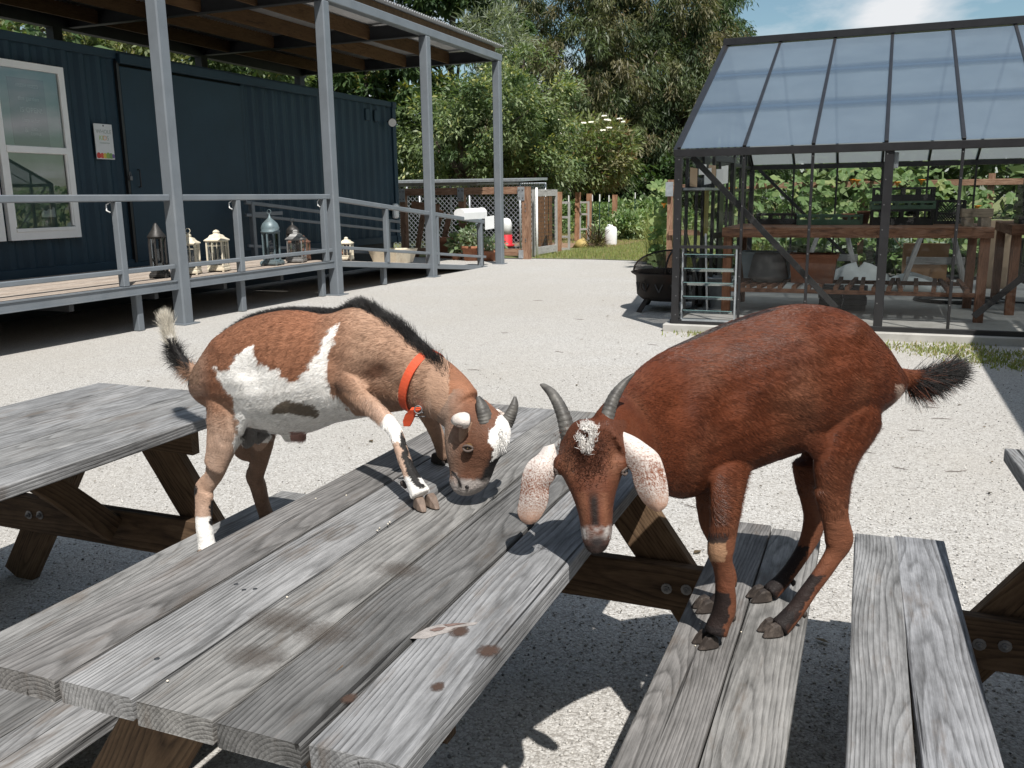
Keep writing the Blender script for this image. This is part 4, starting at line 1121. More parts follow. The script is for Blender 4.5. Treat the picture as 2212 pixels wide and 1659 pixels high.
# black tray stacks on the second bench
for k in range(6):
    crate(f'black seed tray, {["lowest","second lowest","third","fourth","second highest","topmost"][k]} of the dark pile on the right hand bench', 1.78+.02*(k%2), 11.6, zt+.003+k*.072, .56, .40, .07, MAT['black_plastic'], .05*(k%3))
for k in range(5):
    crate(f'deep black crate, {["lowest","second lowest","middle","second highest","topmost"][k]} of the tall pile at the far right in the greenhouse', 2.32+.02*(k%2), 12.0, zt+.003+k*.132, .50, .42, .13, MAT['black_plastic'], -.03*(k%3))
crate('black crate standing on the floor under the right hand bench', 1.95, 12.0, zb+.30, .60, .5, .50, MAT['black_plastic'], .0)
def pot(label, x, y, z, prof, mat, cat='pot', group=None, name='flower_pot', n=20):
    t = thing(name, label, cat, (x,y,z), group)
    MB().lathe(prof, (x,y,z), n).build('shell', mat, t); return t
def pprof(r0, r1, h, rim=.02): return [(.001,0),(r0,0),(r1,h-rim*1.5),(r1+.012,h-rim*1.5),(r1+.014,h),(r1-.008,h),(r1-.016,h-.03),(r1-.016,h-.05),(.001,h-.05)]
pot('grey clay pot upside down on the slatted shelf', -1.12, 10.85, .43, [(.17,0),(.175,.02),(.235,.05),(.225,.09),(.18,.30),(.16,.33),(.05,.335),(.001,.335)], MAT['grey_pot'])
def trough(label, x, y, z, w, d, h, mat, name='planter_trough', cat='planter'):
    t = thing(name, label, cat, (x,y,z))
    a, b = w/2, d/2; v = []
    for (sx, sz, ins) in ((.86,0,0),(.98,h*.86,0),(1.04,h*.87,0),(1.04,h,0),(.93,h,0),(.82,h*.15,0)):
        for i, j in ((-1,-1),(1,-1),(1,1),(-1,1)): v.append((x+i*a*sx, y+j*b*(sx if sx < 1.04 else 1.06), z+sz))
    f = [(3,2,1,0)]
    for r in range(5):
        for k in range(4): f.append((r*4+k, r*4+(k+1)%4, r*4+4+(k+1)%4, r*4+4+k))
    f.append((20,21,22,23))
    MB().add(v, f).build('shell', mat, t); return t
trough('rust coloured terracotta trough on the slatted shelf beside the grey pot', -.62, 10.85, .43, .52, .36, .33, MAT['terracotta'])
trough('blue grey plastic tub standing behind the grey pot on the shelf', -1.18, 11.35, .43, .62, .34, .32, MAT['tub_blue'], 'plastic_tub', 'tub')
pot('small terracotta pot standing at the back of the workbench', -.12, 11.66, zt, pprof(.05,.07,.15), MAT['terracotta'])
pot('small terracotta pot lying behind the green crate', -.30, 11.70, zt, pprof(.05,.07,.12), MAT['terracotta'])
pot('grey bucket on the floor just behind the louvre window', -1.70, 10.95, zb, [(.001,0),(.12,0),(.15,.36),(.165,.36),(.165,.385),(.145,.385),(.14,.34),(.001,.33)], MAT['galv'], 'bucket', None, 'bucket')
bd = thing('leaning_board', 'tall pale board leaning inside the left end of the greenhouse', 'board', (-1.80,10.55,zb))
board('plank', (-1.78,10.60,zb),(-1.85,10.75,.98),.13,.02,MAT['pale_wood'],bd,up=(1,.2,0),color=(1.5,1.55,1.6))
ys = thing('yellow_sheet', 'yellow sticky sheet hanging inside the left gable glass', 'sheet', (-1.9,11.05,1.0))
MB().cbox((-1.90,11.05,1.25),.003,.13,.30).build('sheet', MAT['yellow'], ys)
# shelf with white papers
sh = thing('seed_packets', 'white packets and papers clipped along the high shelf at the left gable', 'papers', (-1.80,10.6,1.5))
MB().box((-1.93,9.75,1.49),(-1.70,11.2,1.515)).build('shelf', MAT['galv'], sh)
rng = random.Random(2)
for k in range(6):
    y = 9.72+.17*k; h = rng.uniform(.10,.20); a = rng.uniform(-.5,.5)
    MB().cbox((-1.80+.035*k+rng.uniform(-.02,.02),y,1.72-h/2+.04*(k%2)),.040,.002,h/2,Vector((math.cos(a),math.sin(a),.15*(k%3-1))).normalized(),Vector((-math.sin(a),math.cos(a),0)),Vector((0,0,1))).build('paper', MAT['white_paint'] if k%3 else MAT['paper'], sh)
for k in range(4):
    y = 9.85+.35*k
    MB().lathe([(.001,0),(.045,0),(.05,.09),(.03,.11),(.001,.115)], (-1.86,y,1.516), 10).build('jar', MAT['dark_steel'], sh)
# floor: blocks, hose, sack, box, sawhorse, bags
for i in range(2):
    for j in range(4):
        b = thing('concrete_block', f'dark concrete block, {"left" if i == 0 else "right"} one in the {["bottom","second","third","top"][j]} course of the pile under the workbench', 'block', (-.43+.27*i,11.25,zb+.07*j), 'pile of dark concrete blocks')
        MB().cbox((-.43+.27*i+.01*(j%2),11.25,zb+.033+.07*j),.13,.16,.032,bev=.006).build('block', MAT['dark_block'] if 'dark_block' in MAT else MAT['concrete'], b, color=(.4,.4,.4))
hs = thing('garden_hose', 'coiled black hose on the greenhouse floor', 'hose', (1.03,12.35,zb))
for k in range(5):
    r = .40+.03*k; pts = [(1.03+r*math.cos(a)+.03*math.sin(k*2), 12.38+r*.80*math.sin(a)+.02*k, zb+.014+.012*(k%3)) for a in [6.283*i/28 for i in range(29)]]
    MB().tube(pts,.012,6,False).build('coil', MAT['hose'], hs)
MB().tube([(1.4,12.45,zb+.013),(1.8,12.35,zb+.013),(2.4,12.45,zb+.013),(3.2,12.3,zb+.013)],.012,6).build('free_end', MAT['hose'], hs)
def sack(label, x, y, z, w, d, h, mat, name, cat, seed=0, top=.08):
    rng = random.Random(seed); t = thing(name, label, cat, (x,y,z)); m = MB(); v = []; n = 16; rows = 9
    for r in range(rows):
        f = r/(rows-1); fl = 1-(max(0,f-.70)/.30)*.55
        for k in range(n):
            a = 6.283*k/n; q = 1+.05*rng.uniform(-1,1)+.05*math.sin(3*a+r)
            sx = abs(math.cos(a))**.5*math.copysign(1,math.cos(a)); sy = abs(math.sin(a))**.5*math.copysign(1,math.sin(a))
            v.append((x+w/2*sx*q*(.96+.06*math.sin(f*3.14)), y+d/2*sy*q*fl, z+h*f+(rng.uniform(-.02,.02) if r == rows-1 else 0)))
    fs = [(r*n+k, r*n+(k+1)%n, (r+1)*n+(k+1)%n, (r+1)*n+k) for r in range(rows-1) for k in range(n)]+[tuple(range(n))[::-1], tuple((rows-1)*n+k for k in range(n))]
    m.add(v, fs, True).build('bag', mat, t); return t
sack('crumpled brown paper sack standing on the greenhouse floor', 1.63, 14.32, zb, .36, .26, .95, MAT['paper'], 'paper_sack', 'sack', 3)
def heap(label, x, y, z, w, d, h, mat, seed):
    t = thing('plastic_bag', label, 'bag', (x,y,z), 'white plastic bags behind the slatted shelf'); rng = random.Random(seed)
    n, rows = 18, 6; v = []
    for r in range(rows):
        f = r/(rows-1)
        for k in range(n):
            a = 6.283*k/n; q = math.cos(f*1.45)*(1+.14*math.sin(4*a+seed)+.1*rng.uniform(-1,1))
            v.append((x+w/2*q*math.cos(a), y+d/2*q*math.sin(a), z+h*math.sin(f*1.5)*(1+.2*math.sin(2*a+seed))+rng.uniform(0,.012)))
    fs = [(r*n+k, r*n+(k+1)%n, (r+1)*n+(k+1)%n, (r+1)*n+k) for r in range(rows-1) for k in range(n)]+[tuple(range(n))[::-1], tuple((rows-1)*n+k for k in range(n))]
    MB().add(v, fs, True).build('film', mat, t); return t
heap('crumpled white plastic bag between the terracotta trough and the centre post', -.15, 13.3, zb,   .80, .55, .34, MAT['white_bag'], 1)
heap('flat white plastic bag on the floor right of the centre post', .50, 13.6, zb, 1.0, .6, .22, MAT['white_bag'], 5)
bx = thing('cardboard_box', 'open brown cardboard box behind the sawhorse in the greenhouse', 'box', (.72,14.2,zb+.12))
m = MB()
x0,x1,y0,y1,z0,z1 = .42,1.0,14.0,14.45,zb+.12,zb+.62
m.box((x0,y0,z0),(x1,y0+.006,z1)); m.box((x0,y1-.006,z0),(x1,y1,z1)); m.box((x0,y0+.006,z0),(x0+.006,y1-.006,z1)); m.box((x1-.006,y0+.006,z0),(x1,y1-.006,z1)); m.box((x0+.006,y0+.006,z0),(x1-.006,y1-.006,z0+.006))
m.build('carton', MAT['carton'], bx)
MB().cbox(((x0+x1)/2,y0-.10,z1-.09),(x1-x0)/2,.003,.14,Vector((1,0,0)),Vector((0,.82,.57)).normalized(),Vector((0,-.57,.82)).normalized()).build('front_flap', MAT['carton'], bx)
MB().cbox((x0-.09,(y0+y1)/2,z1+.03),.003,(y1-y0)/2,.12,Vector((.8,0,.6)),Vector((0,1,0)),Vector((-.6,0,.8))).build('side_flap', MAT['carton'], bx)
pl_ = thing('pallet_stand', 'low dark stand under the cardboard box', 'stand', (.72,14.2,zb)); MB().box((.36,13.95,zb),(1.06,14.5,zb+.03)).box((.36,13.95,zb+.08),(1.06,14.5,zb+.118)).box((.40,14.0,zb+.031),(.50,14.45,zb+.079)).box((.92,14.0,zb+.031),(1.02,14.45,zb+.079)).build('slats', MAT['bench_wood'], pl_)
for (lab, x, y) in (('pale timber sawhorse standing before the cardboard box', .80, 13.35), ('pale timber sawhorse glimpsed left of the centre post', -.55, 13.8)):
    t = thing('sawhorse', lab, 'sawhorse', (x,y,zb), 'sawhorses in the greenhouse')
    board('top_beam', (x-.28,y,.86),(x+.28,y,.86),.09,.04,MAT['pale_wood'],t)
    board('cross_rail', (x-.36,y,.52),(x+.36,y,.52),.10,.025,MAT['pale_wood'],t,up=(0,1,0))
    for s in (-1,1):
        for q in (-1,1): board('leg', (x+s*.20,y+q*.05,.84),(x+s*.42,y+q*.25,zb),.06,.03,MAT['pale_wood'],t,up=(0,q,.2))
# fire pit
fp = thing('fire_pit', 'round black fire bowl under a wire mesh dome beside the greenhouse corner', 'fire pit', (-2.33,11.32,0))
MAT['pit'] = simple('rusty_black_iron', (.022,.018,.016), .7, .35, 8, .2, .25, 40, .4, (.055,.028,.018))
def mesh_screen():
    t = NT('wire_mesh'); t.n.remove(t.b)
    tc = t.n.new('ShaderNodeTexCoord'); sp = t.n.new('ShaderNodeSeparateXYZ'); t.link(tc.outputs['Object'], sp.inputs[0])
    df = t.node('ShaderNodeBsdfDiffuse'); df.inputs[0].default_value = (.05,.042,.038,1); tr = t.node('ShaderNodeBsdfTransparent')
    mx = t.n.new('ShaderNodeMixShader'); mx.inputs[0].default_value = .45
    t.link(tr.outputs[0], mx.inputs[1]); t.link(df.outputs[0], mx.inputs[2]); t.link(mx.outputs[0], t.out.inputs['Surface']); return t.m
MAT['screen'] = mesh_screen()
pc = (-2.33,11.32,0)
MB().lathe([(.001,.14),(.40,.14),(.47,.20),(.485,.44),(.545,.475),(.55,.49),(.46,.485),(.44,.30),(.001,.25)], pc, 28).build('bowl', MAT['pit'], fp)
MB().lathe([(.525*math.cos(a), .49+.26*math.sin(a)) for a in [1.5*k/8 for k in range(9)]], pc, 28).build('mesh_dome', MAT['screen'], fp)
for a0 in (.0, 1.5708):
    MB().tube([(pc[0]+.53*math.cos(a)*math.cos(a0), pc[1]+.53*math.cos(a)*math.sin(a0), .495+.262*math.sin(a)) for a in [3.1416*k/14 for k in range(15)]], .012, 6).build('dome_strap', MAT['pit'], fp)
MB().tube([(pc[0]+math.sin(a)*.022, pc[1], .785-math.cos(a)*.028) for a in [6.283*k/12 for k in range(13)]],.004,5,False).build('lid_ring', MAT['bolt'], fp)
for k in range(4):
    a = .9+1.5708*k
    MB().beam((pc[0]+.40*math.cos(a),pc[1]+.40*math.sin(a),.20),(pc[0]+.56*math.cos(a),pc[1]+.56*math.sin(a),0.006),.09,.012,(math.cos(a),math.sin(a),1)).build('leg', MAT['pit'], fp)
for k in range(8):
    a = -2.6+.42*k; c_ = Vector((pc[0]+.484*math.cos(a),pc[1]+.484*math.sin(a),.31)); tn = Vector((-math.sin(a),math.cos(a),0))
    MB().beam(c_-tn*.05+Vector((0,0,.05)), c_+Vector((0,0,-.05)), .014,.010,(math.cos(a),math.sin(a),0)).beam(c_+Vector((0,0,-.05)), c_+tn*.05+Vector((0,0,.05)), .014,.010,(math.cos(a),math.sin(a),0)).build('cutout', MAT['dark_steel'], fp)
for a in (-2.2, -.9):
    c_ = Vector((pc[0]+.50*math.cos(a),pc[1]+.50*math.sin(a),.36)); tn = Vector((-math.sin(a),math.cos(a),0))
    MB().tube([c_+tn*.05*math.cos(q)+Vector((0,0,.06*math.sin(q)-.03)) for q in [6.283*k/12 for k in range(13)]],.007,5,False).build('handle', MAT['pit'], fp)
# ================================================================== GOAT PEN FENCE, KENNEL, GATE, GARDEN
RW = MAT['red_wood']
FY = 19.80
pen = thing('pen_fence', 'reddish timber post and rail pen fence with galvanised plates beyond the ramp', 'fence', (-9.3,FY,0))
board('rail', (-12.2,FY,1.60),(-7.72,FY,1.60),.165,.09,RW,pen,up=(0,-1,0))
board('bottom_rail', (-12.2,FY,.16),(-7.72,FY,.16),.16,.06,RW,pen,up=(0,-1,0))
for x in (-10.86,-9.26,-7.60):
    zt = 1.52 if x < -8 else 1.68
    board('post', (x,FY+(.0 if x < -8 else 0),0),(x,FY,zt),.15 if x < -8 else .19,.14,RW,pen,up=(0,-1,0))
    xp = x if x < -8 else x-.10
    MB().cbox((xp,FY-.082,1.52),.085,.006,.155,bev=.002).build('joint_plate', MAT['galv'], pen)
    for i in (-1,1):
        for j in (-1,0,1):
            if j or i: MB().lathe([(.001,0),(.016,0),(.012,.012),(.001,.013)], (0,0,0), 8)
MB().cbox((-7.72,FY-.076,.12),.06,.006,.10).build('joint_plate', MAT['galv'], pen)
for z in (.42,.47,1.12,1.2,1.28):
    M = Matrix.Translation((-7.60,FY-.075,z)) @ Matrix.Rotation(R(90),4,'X'); piece('bolt', BOLT, pen, M)
for xp in (-10.86,-9.26,-7.70):
    for i in (-.045,.045):
        for z in (1.43,1.61): piece('bolt', BOLT, pen, Matrix.Translation((xp+i,FY-.09,z)) @ Matrix.Rotation(R(90),4,'X') @ Matrix.Scale(1.2,4))
def chain_link(x0, x1, y, z0, z1, parent, pitch=.125, r=.0055, y1=None):
    """woven diamonds, each wire a thin square rod; joined as one part"""
    y1 = y if y1 is None else y1; L = math.hypot(x1-x0, y1-y); H_ = z1-z0
    m = MB(); ux, uy = (x1-x0)/L, (y1-y)/L
    def P(u, z): return Vector((x0+ux*u, y+uy*u, z))
    n = int((L+H_)/pitch)
    for k in range(n+1):
        for sgn in (1,-1):
            u0 = k*pitch-H_ if sgn > 0 else k*pitch
            u1 = u0+H_*sgn if sgn > 0 else u0-H_
            # clip
            a, b = (u0, z0), (u1, z1)
            def clip(a, b):
                (ua,za),(ub,zb_) = a,b
                t0,t1 = 0.0,1.0; d = ub-ua
                if abs(d) < 1e-9: return None
                for lim, s in ((0,1),(L,-1)):
                    ta = (lim-ua)/d
                    if d*s > 0: t0 = max(t0,ta)
                    else: t1 = min(t1,ta)
                if t0 >= t1: return None
                return (ua+d*t0, za+(zb_-za)*t0), (ua+d*t1, za+(zb_-za)*t1)
            c = clip(a,b)
            if c: m.beam(P(*c[0]), P(*c[1]), r*2, r*2, (uy,-ux,0))
    return m.build('chain_link', MAT['galv'], parent, kind='stuff')
kn = thing('dog_kennel', 'silver chain link kennel with tin roof behind the pen fence', 'kennel', (-10.2,22,0))
KX0,KX1,KY0,KY1 = -12.6,-8.35,21.3,23.2
for x in (KX0,-11.2,-9.75,KX1):
    for y in (KY0,KY1): MB().tube([(x,y,0),(x,y,1.82)],.028,8).build('post', MAT['galv'], kn)
for y in (KY0,KY1):
    for z in (.08,1.80): MB().tube([(KX0,y,z),(KX1,y,z)],.024,8).build('rail', MAT['galv'], kn)
chain_link(KX0,KX1,KY0,.06,1.80,kn); chain_link(KX1,KX1-.001,KY0,.06,1.80,kn,y1=KY1)
rf = MB().cbox((-10.35,22.1,1.90),2.1,1.0,.03,Vector((1,0,-.006)).normalized(),Vector((0,1,.03)).normalized(),Vector((0,-.03,1)).normalized()); rf.build('tin_roof', MAT['pale_roof'] if 'pale_roof' in MAT else MAT['galv'], kn)
MB().beam((-11.9,21.28,1.80),(-9.5,21.28,1.83),.06,.10).build('fascia', MAT['pale_wood'], kn)
# feeder and things in the pen
fd = thing('poultry_feeder', 'red and white poultry drinker inside the pen', 'feeder', (-8.62,21.0,.25))
MB().lathe([(.001,0),(.20,0),(.22,.05),(.16,.06),(.155,.30),(.001,.30)], (-8.62,21.0,.22), 18).build('base', MAT['red_plastic'], fd)
MB().lathe([(.15,0),(.15,.28),(.12,.37),(.05,.41),(.001,.415)], (-8.62,21.0,.521), 18).build('jar', MAT['white_plastic'], fd)
MB().lathe([(.001,0),(.17,0),(.17,.215),(.001,.215)], (-8.62,21.0,0), 10).build('stand', MAT['concrete'], fd)
fd2 = pot('pale plastic canister hanging inside the pen behind the fence', -9.35, 20.9, .62, [(.001,0),(.10,0),(.11,.38),(.06,.46),(.05,.50),(.001,.50)], MAT['tub_blue'], 'canister', None, 'canister')
st = thing('leaning_lumber', 'stack of reddish boards propped in the left corner of the pen', 'lumber', (-10.5,20.3,0))
for k,(xa,xb) in enumerate(((-10.65,-10.5),(-10.3,-10.05),(-10.05,-9.85))):
    board('plank', (xa,19.98+.05*k,0),(xb,20.2+.06*k,1.25-.1*k),.14,.03,RW,st,up=(0,-1,.2))
board('plank', (-10.75,20.0,1.28),(-10.0,20.05,1.20),.2,.03,RW,st,up=(0,-1,0))
# pale gate standing open
gt = thing('garden_gate', 'weathered pale timber gate with wire mesh standing beside the pen fence', 'gate', (-7.45,20.9,0))
PW = MAT['pale_wood']
ga, gb = Vector((-7.40,20.35,0)), Vector((-7.46,21.62,0))
ga, gb = onz(1151,556,0), onz(1203,547,0)
gd = (gb-ga).normalized(); gn = Vector((gd.y,-gd.x,0))
def gpt(u, z): return ga+gd*u+Vector((0,0,z))
GL = (gb-ga).length
for u in (.06, GL-.05): board('stile', gpt(u,.02),gpt(u,1.62),.10,.045,PW,gt,up=tuple(gn))
for z in (1.54,.14): board('gate_rail', gpt(.111,z),gpt(GL-.101,z),.16 if z > 1 else .18,.04,PW,gt,up=tuple(gn))
wm = MB()
for k in range(1,16): u = .11+(GL-.21)*k/16; wm.beam(gpt(u,.2),gpt(u,1.5),.007,.007)
for k in range(1,14): z = .2+1.3*k/14; wm.beam(gpt(.1,z),gpt(GL-.1,z),.006,.006)
wm.build('wire_mesh', MAT['dark_steel'], gt, kind='stuff')
MB().tube([(-7.50,20.22,0),(-7.50,20.22,1.66)],.03,8).build('hinge_post', MAT['white_paint'], gt)
slats = thing('bamboo_screen', 'orange brown upright boards seen through the gate mesh', 'screen', (-8.0,22.6,0))
p = onz(1185,556,0)
for k in range(5): board('slat', (-8.42+.10*k,22.6+.02*k,0),(-8.42+.10*k,22.6+.02*k,1.45),.085,.03,MAT['joist_wood'],slats,up=(0,-1,0),color=(1.5,1.35,1.2))
# garden posts, frames, stakes (bases read off the photo)
def gpost(label, px, pyb, ztop_px, w, mat):
    b = onz(px, pyb, 0); t = ony(px, ztop_px, b.y)
    o = thing('timber_post', label, 'post', tuple(b), 'timber posts at the vegetable garden')
    board('post', (b.x,b.y,0),(b.x+.02,b.y,t.z),w,w,RW,o,up=(0,-1,0),color=(1.2,1.1,1.0)); return b, t
K_ = 2212/4032
def r4(x, y): return (2150+x*550/1521)*K_, (720+y*600/1659)*K_
for lab, bx_, by_, ty_, w in (('leftmost reddish garden post, right behind the pale gate',140,750,98,.12),('tall reddish garden post left of the ladder frame',340,640,103,.15),('reddish garden post right of the ladder frame',463,620,118,.15),('reddish garden post beside the white jug',740,600,130,.15)):
    a, b = r4(bx_,by_); _, c = r4(bx_,ty_); gpost(lab, a, b, c, w, RW)
def tstake(label, bx_, by_, ty_):
    a, b = r4(bx_,by_); p = onz(a,b,0); _, c = r4(bx_,ty_); q = ony(a,c,p.y)
    t = thing('fence_stake', label, 'stake', tuple(p), 'green metal stakes with white tips')
    MB().beam((p.x,p.y,0),(p.x,p.y,q.z-.22),.05,.012,(1,0,0)).beam((p.x,p.y-.02,0),(p.x,p.y-.02,q.z-.22),.012,.03,(1,0,0)).build('shaft', MAT['green_stake'], t)
    MB().beam((p.x,p.y,q.z-.22),(p.x,p.y,q.z),.052,.02,(1,0,0)).build('tip', MAT['white_paint'], t)
MAT['green_stake'] = simple('green_stake_paint', (.02,.055,.045), .5, .2)
tstake('green stake with white tip just right of the ladder frame',502,600,130)
tstake('green stake with white tip standing nearest in the garden',582,650,125)
tstake('green stake with white tip left of the white jug',682,610,135)
tstake('green stake with white tip far behind the bean hedge',965,560,105)
tstake('green stake with white tip beside the pale gate',248,660,135)
def frame(label, x0, x1, yb, yt, rungs, dz):
    a, b = r4(x0,yb); p = onz(a,b,0); a2, _ = r4(x1,yb); q = ony(a2,b,p.y); _, c = r4(x0,yt); zt_ = ony(a,c,p.y).z
    t = thing('wire_panel', label, 'wire panel', tuple(p), 'small timber wire frames in the garden')
    for x in (p.x,q.x): board('stile', (x,p.y,0),(x,p.y,zt_),.06,.04,PW,t,up=(0,-1,0))
    for r_ in rungs: board('rung', (p.x+.03,p.y,zt_*r_),(q.x-.03,p.y,zt_*r_),.06,.035,PW,t,up=(0,-1,0))
frame('small pale wire frame gate beside the reddish posts',150,250,735,205,(.98,.68,.28,.03),0)
frame('pale ladder like frame between two reddish garden posts',368,460,640,200,(.97,.68,.31,.03),0)
# white jug
jg = thing('water_jug', 'white plastic water jug on the grass edge beside a garden post', 'jug', tuple(onz(*r4(705,685),0)))
c = onz(*r4(705,680),0)
MB().lathe([(.001,0),(.17,0),(.185,.03),(.185,.46),(.15,.54),(.06,.56),(.055,.60),(.001,.60)], tuple(c), 18, squash=(1,.8)).build('body', MAT['white_plastic'], jg)
MB().tube([c+Vector((-.11,0,.53)),c+Vector((-.09,0,.60)),c+Vector((-.02,0,.605))],.018,7).build('handle', MAT['white_plastic'], jg)
# yellow bucket lid by dark grasses
yb_ = onz(*r4(385,712),0)
yl = thing('yellow_sack', 'crumpled yellow sack lying at the garden edge', 'sack', tuple(yb_))
MAT['yellow_bright'] = simple('yellow_sack', (.42,.31,.11), .7, .2, 9)
MB().add([yb_+Vector(v) for v in ((-.26,-.1,0),(.26,-.12,0),(.22,.2,0),(-.2,.2,0),(-.12,-.02,.22),(.06,-.04,.30),(.10,.10,.24),(-.1,.1,.2))],[(3,2,1,0),(4,5,6,7),(0,1,5,4),(1,2,6,5),(2,3,7,6),(3,0,4,7)],True).build('bag', MAT['yellow_bright'], yl)

# ------------------------------------------------------------------ potted plants by the ramp end
def leaf_cloud(rng, n, c, rad, size, flat=.6, up=.4):
    """n lance leaves around c; returns verts (n*4,3) & faces"""
    d = rng.normal(size=(n,3)); d /= np.linalg.norm(d,axis=1)[:,None]; rr = rng.random(n)**(1/2.2)
    p = np.array(c)+d*rr[:,None]*np.array(rad)
    dirv = d+rng.normal(size=(n,3))*.7+np.array([0,0,up-.4]); dirv /= np.linalg.norm(dirv,axis=1)[:,None]
    sd = np.cross(dirv, rng.normal(size=(n,3))); sd /= np.linalg.norm(sd,axis=1)[:,None]
    s = size*(.6+.8*rng.random(n))[:,None]
    V = np.stack([p, p+dirv*s*.45+sd*s*.28, p+dirv*s, p+dirv*s*.45-sd*s*.28],1)
    return V.reshape(-1,3), p
def plant_mesh(name, parent, blobs, cols, seed, size, mat=None, kind=None):
    rng = np.random.default_rng(seed); VV=[]; CC=[]
    for (c, rad, n) in blobs:
        V, p = leaf_cloud(rng, n, c, rad, size); VV.append(V)
        k = rng.random(n); i = rng.integers(0,len(cols),n); cc = np.array(cols)[i]*(.75+.5*k[:,None]); CC.append(np.repeat(cc,4,0))
    V = np.concatenate(VV); F = np.arange(len(V)).reshape(-1,4)
    return np_mesh(name, V, F, mat or MAT['leaf'], parent, kind, colors=np.clip(np.concatenate(CC),0,1))
def potted(label, px, py, r, h, cols, ph, seed, leaf=.12, mat='terracotta', y=None, group='potted plants at the foot of the ramp'):
    p = onz(px, py, 0)
    t = thing('potted_plant', label, 'potted plant', tuple(p), group)
    MB().lathe([(.001,0),(r*.75,0),(r*.92,h*.78),(r*1.02,h*.78),(r*1.05,h),(r*.9,h),(r*.85,h*.9),(.001,h*.88)], tuple(p), 16).build('pot', MAT[mat], t)
    if ph: plant_mesh('foliage', t, [((p.x,p.y,h+ph*.5),(r*1.25,r*1.2,ph*.6),160)], cols, seed, leaf)
    return t
G1=[(.20,.26,.17),(.30,.34,.24),(.14,.20,.10)]; G2=[(.08,.15,.05),(.14,.20,.07)]
def r3(x, y): return (1540+x*700/2212)*K_, (680+y*380/1201)*K_
potted('large plain terracotta pot beside the ramp', *r3(700,1060), .27, .50, G1, 0, 1)
potted('terracotta pot with a grey green succulent rosette', *r3(825,1082), .16, .16, G1, .42, 2, .16)
potted('terracotta bowl with trailing succulents and a young shrub', *r3(1010,1092), .25, .34, G1, .40, 3, .13)
potted('low wide terracotta bowl with small succulents right of the end post', *r3(1248,1092), .30, .24, [(.24,.30,.24),(.18,.24,.14)], .25, 4, .12)
potted('leafy dark green shrub in a small pot between the succulents', *r3(930,1062), .14, .22, G2, 1.1, 5, .15)
# ================================================================== TREES
def gx(px, Y): return ony(px, 425, Y).x
MAT['bark'] = simple('tree_bark', (.085,.070,.055), .95, .35, 3, 0, .6, 14, .2)
MAT['dead_branch'] = simple('bleached_branch', (.38,.34,.29), .9, .2, 5)
def foliage(rng, blobs, clumps, per, cr, size, aspect, droop, cols, hang=0.0, tipcol=None, tipfrac=0.0, shell=.8, coh=.55):
    """leaf quads in clumps spread through ellipsoid blobs [(centre, radii, weight)]"""
    w = np.array([b[2] for b in blobs], float); w /= w.sum()
    bi = rng.choice(len(blobs), clumps, p=w)
    c0 = np.array([b[0] for b in blobs], float)[bi]; r0 = np.array([b[1] for b in blobs], float)[bi]
    d = rng.normal(size=(clumps,3)); d /= np.linalg.norm(d,axis=1)[:,None]
    rr = (shell+(1-shell)*rng.random(clumps)) * np.where(rng.random(clumps)<.25, rng.random(clumps), 1)
    cc = c0+d*r0*rr[:,None]
    n = clumps*per; ci = np.repeat(np.arange(clumps), per)
    cs = cr*(.55+.9*rng.random(clumps))[ci]
    q = rng.normal(size=(n,3)); q /= np.linalg.norm(q,axis=1)[:,None]
    qr = rng.random(n)**.6
    off = q*qr[:,None]*cs[:,None]*np.array([1,1,.62]); off[:,2] -= hang*cs*rng.random(n)*2
    p = cc[ci]+off
    out = q*.6+(d[ci])*.5
    dv = out*(1 if coh > .4 else .55)+rng.normal(size=(n,3))*coh; dv[:,2] -= droop
    dv /= np.linalg.norm(dv,axis=1)[:,None]
    sd = np.cross(dv, rng.normal(size=(n,3))*.8+np.array([0,0,1.6])); sd /= np.linalg.norm(sd,axis=1)[:,None]+1e-9
    s = size*(.55+.9*rng.random(n))[:,None]
    V = np.stack([p-dv*s*.1, p+dv*s*.4+sd*s*aspect, p+dv*s, p+dv*s*.4-sd*s*aspect],1).reshape(-1,3)
    cols = np.array(cols); k = rng.integers(0,len(cols),clumps)
    col = cols[k][ci]*(.72+.56*rng.random(n))[:,None]
    if tipcol is not None:
        top = (rng.random(n) < tipfrac*2*np.clip(off[:,2]/cs+.35,0,1)) & (np.repeat(rng.random(clumps)<.6,per))
        col[top] = np.array(tipcol)*(.75+.5*rng.random(top.sum()))[:,None]
    return V, np.repeat(np.clip(col,0,1),4,0), cc
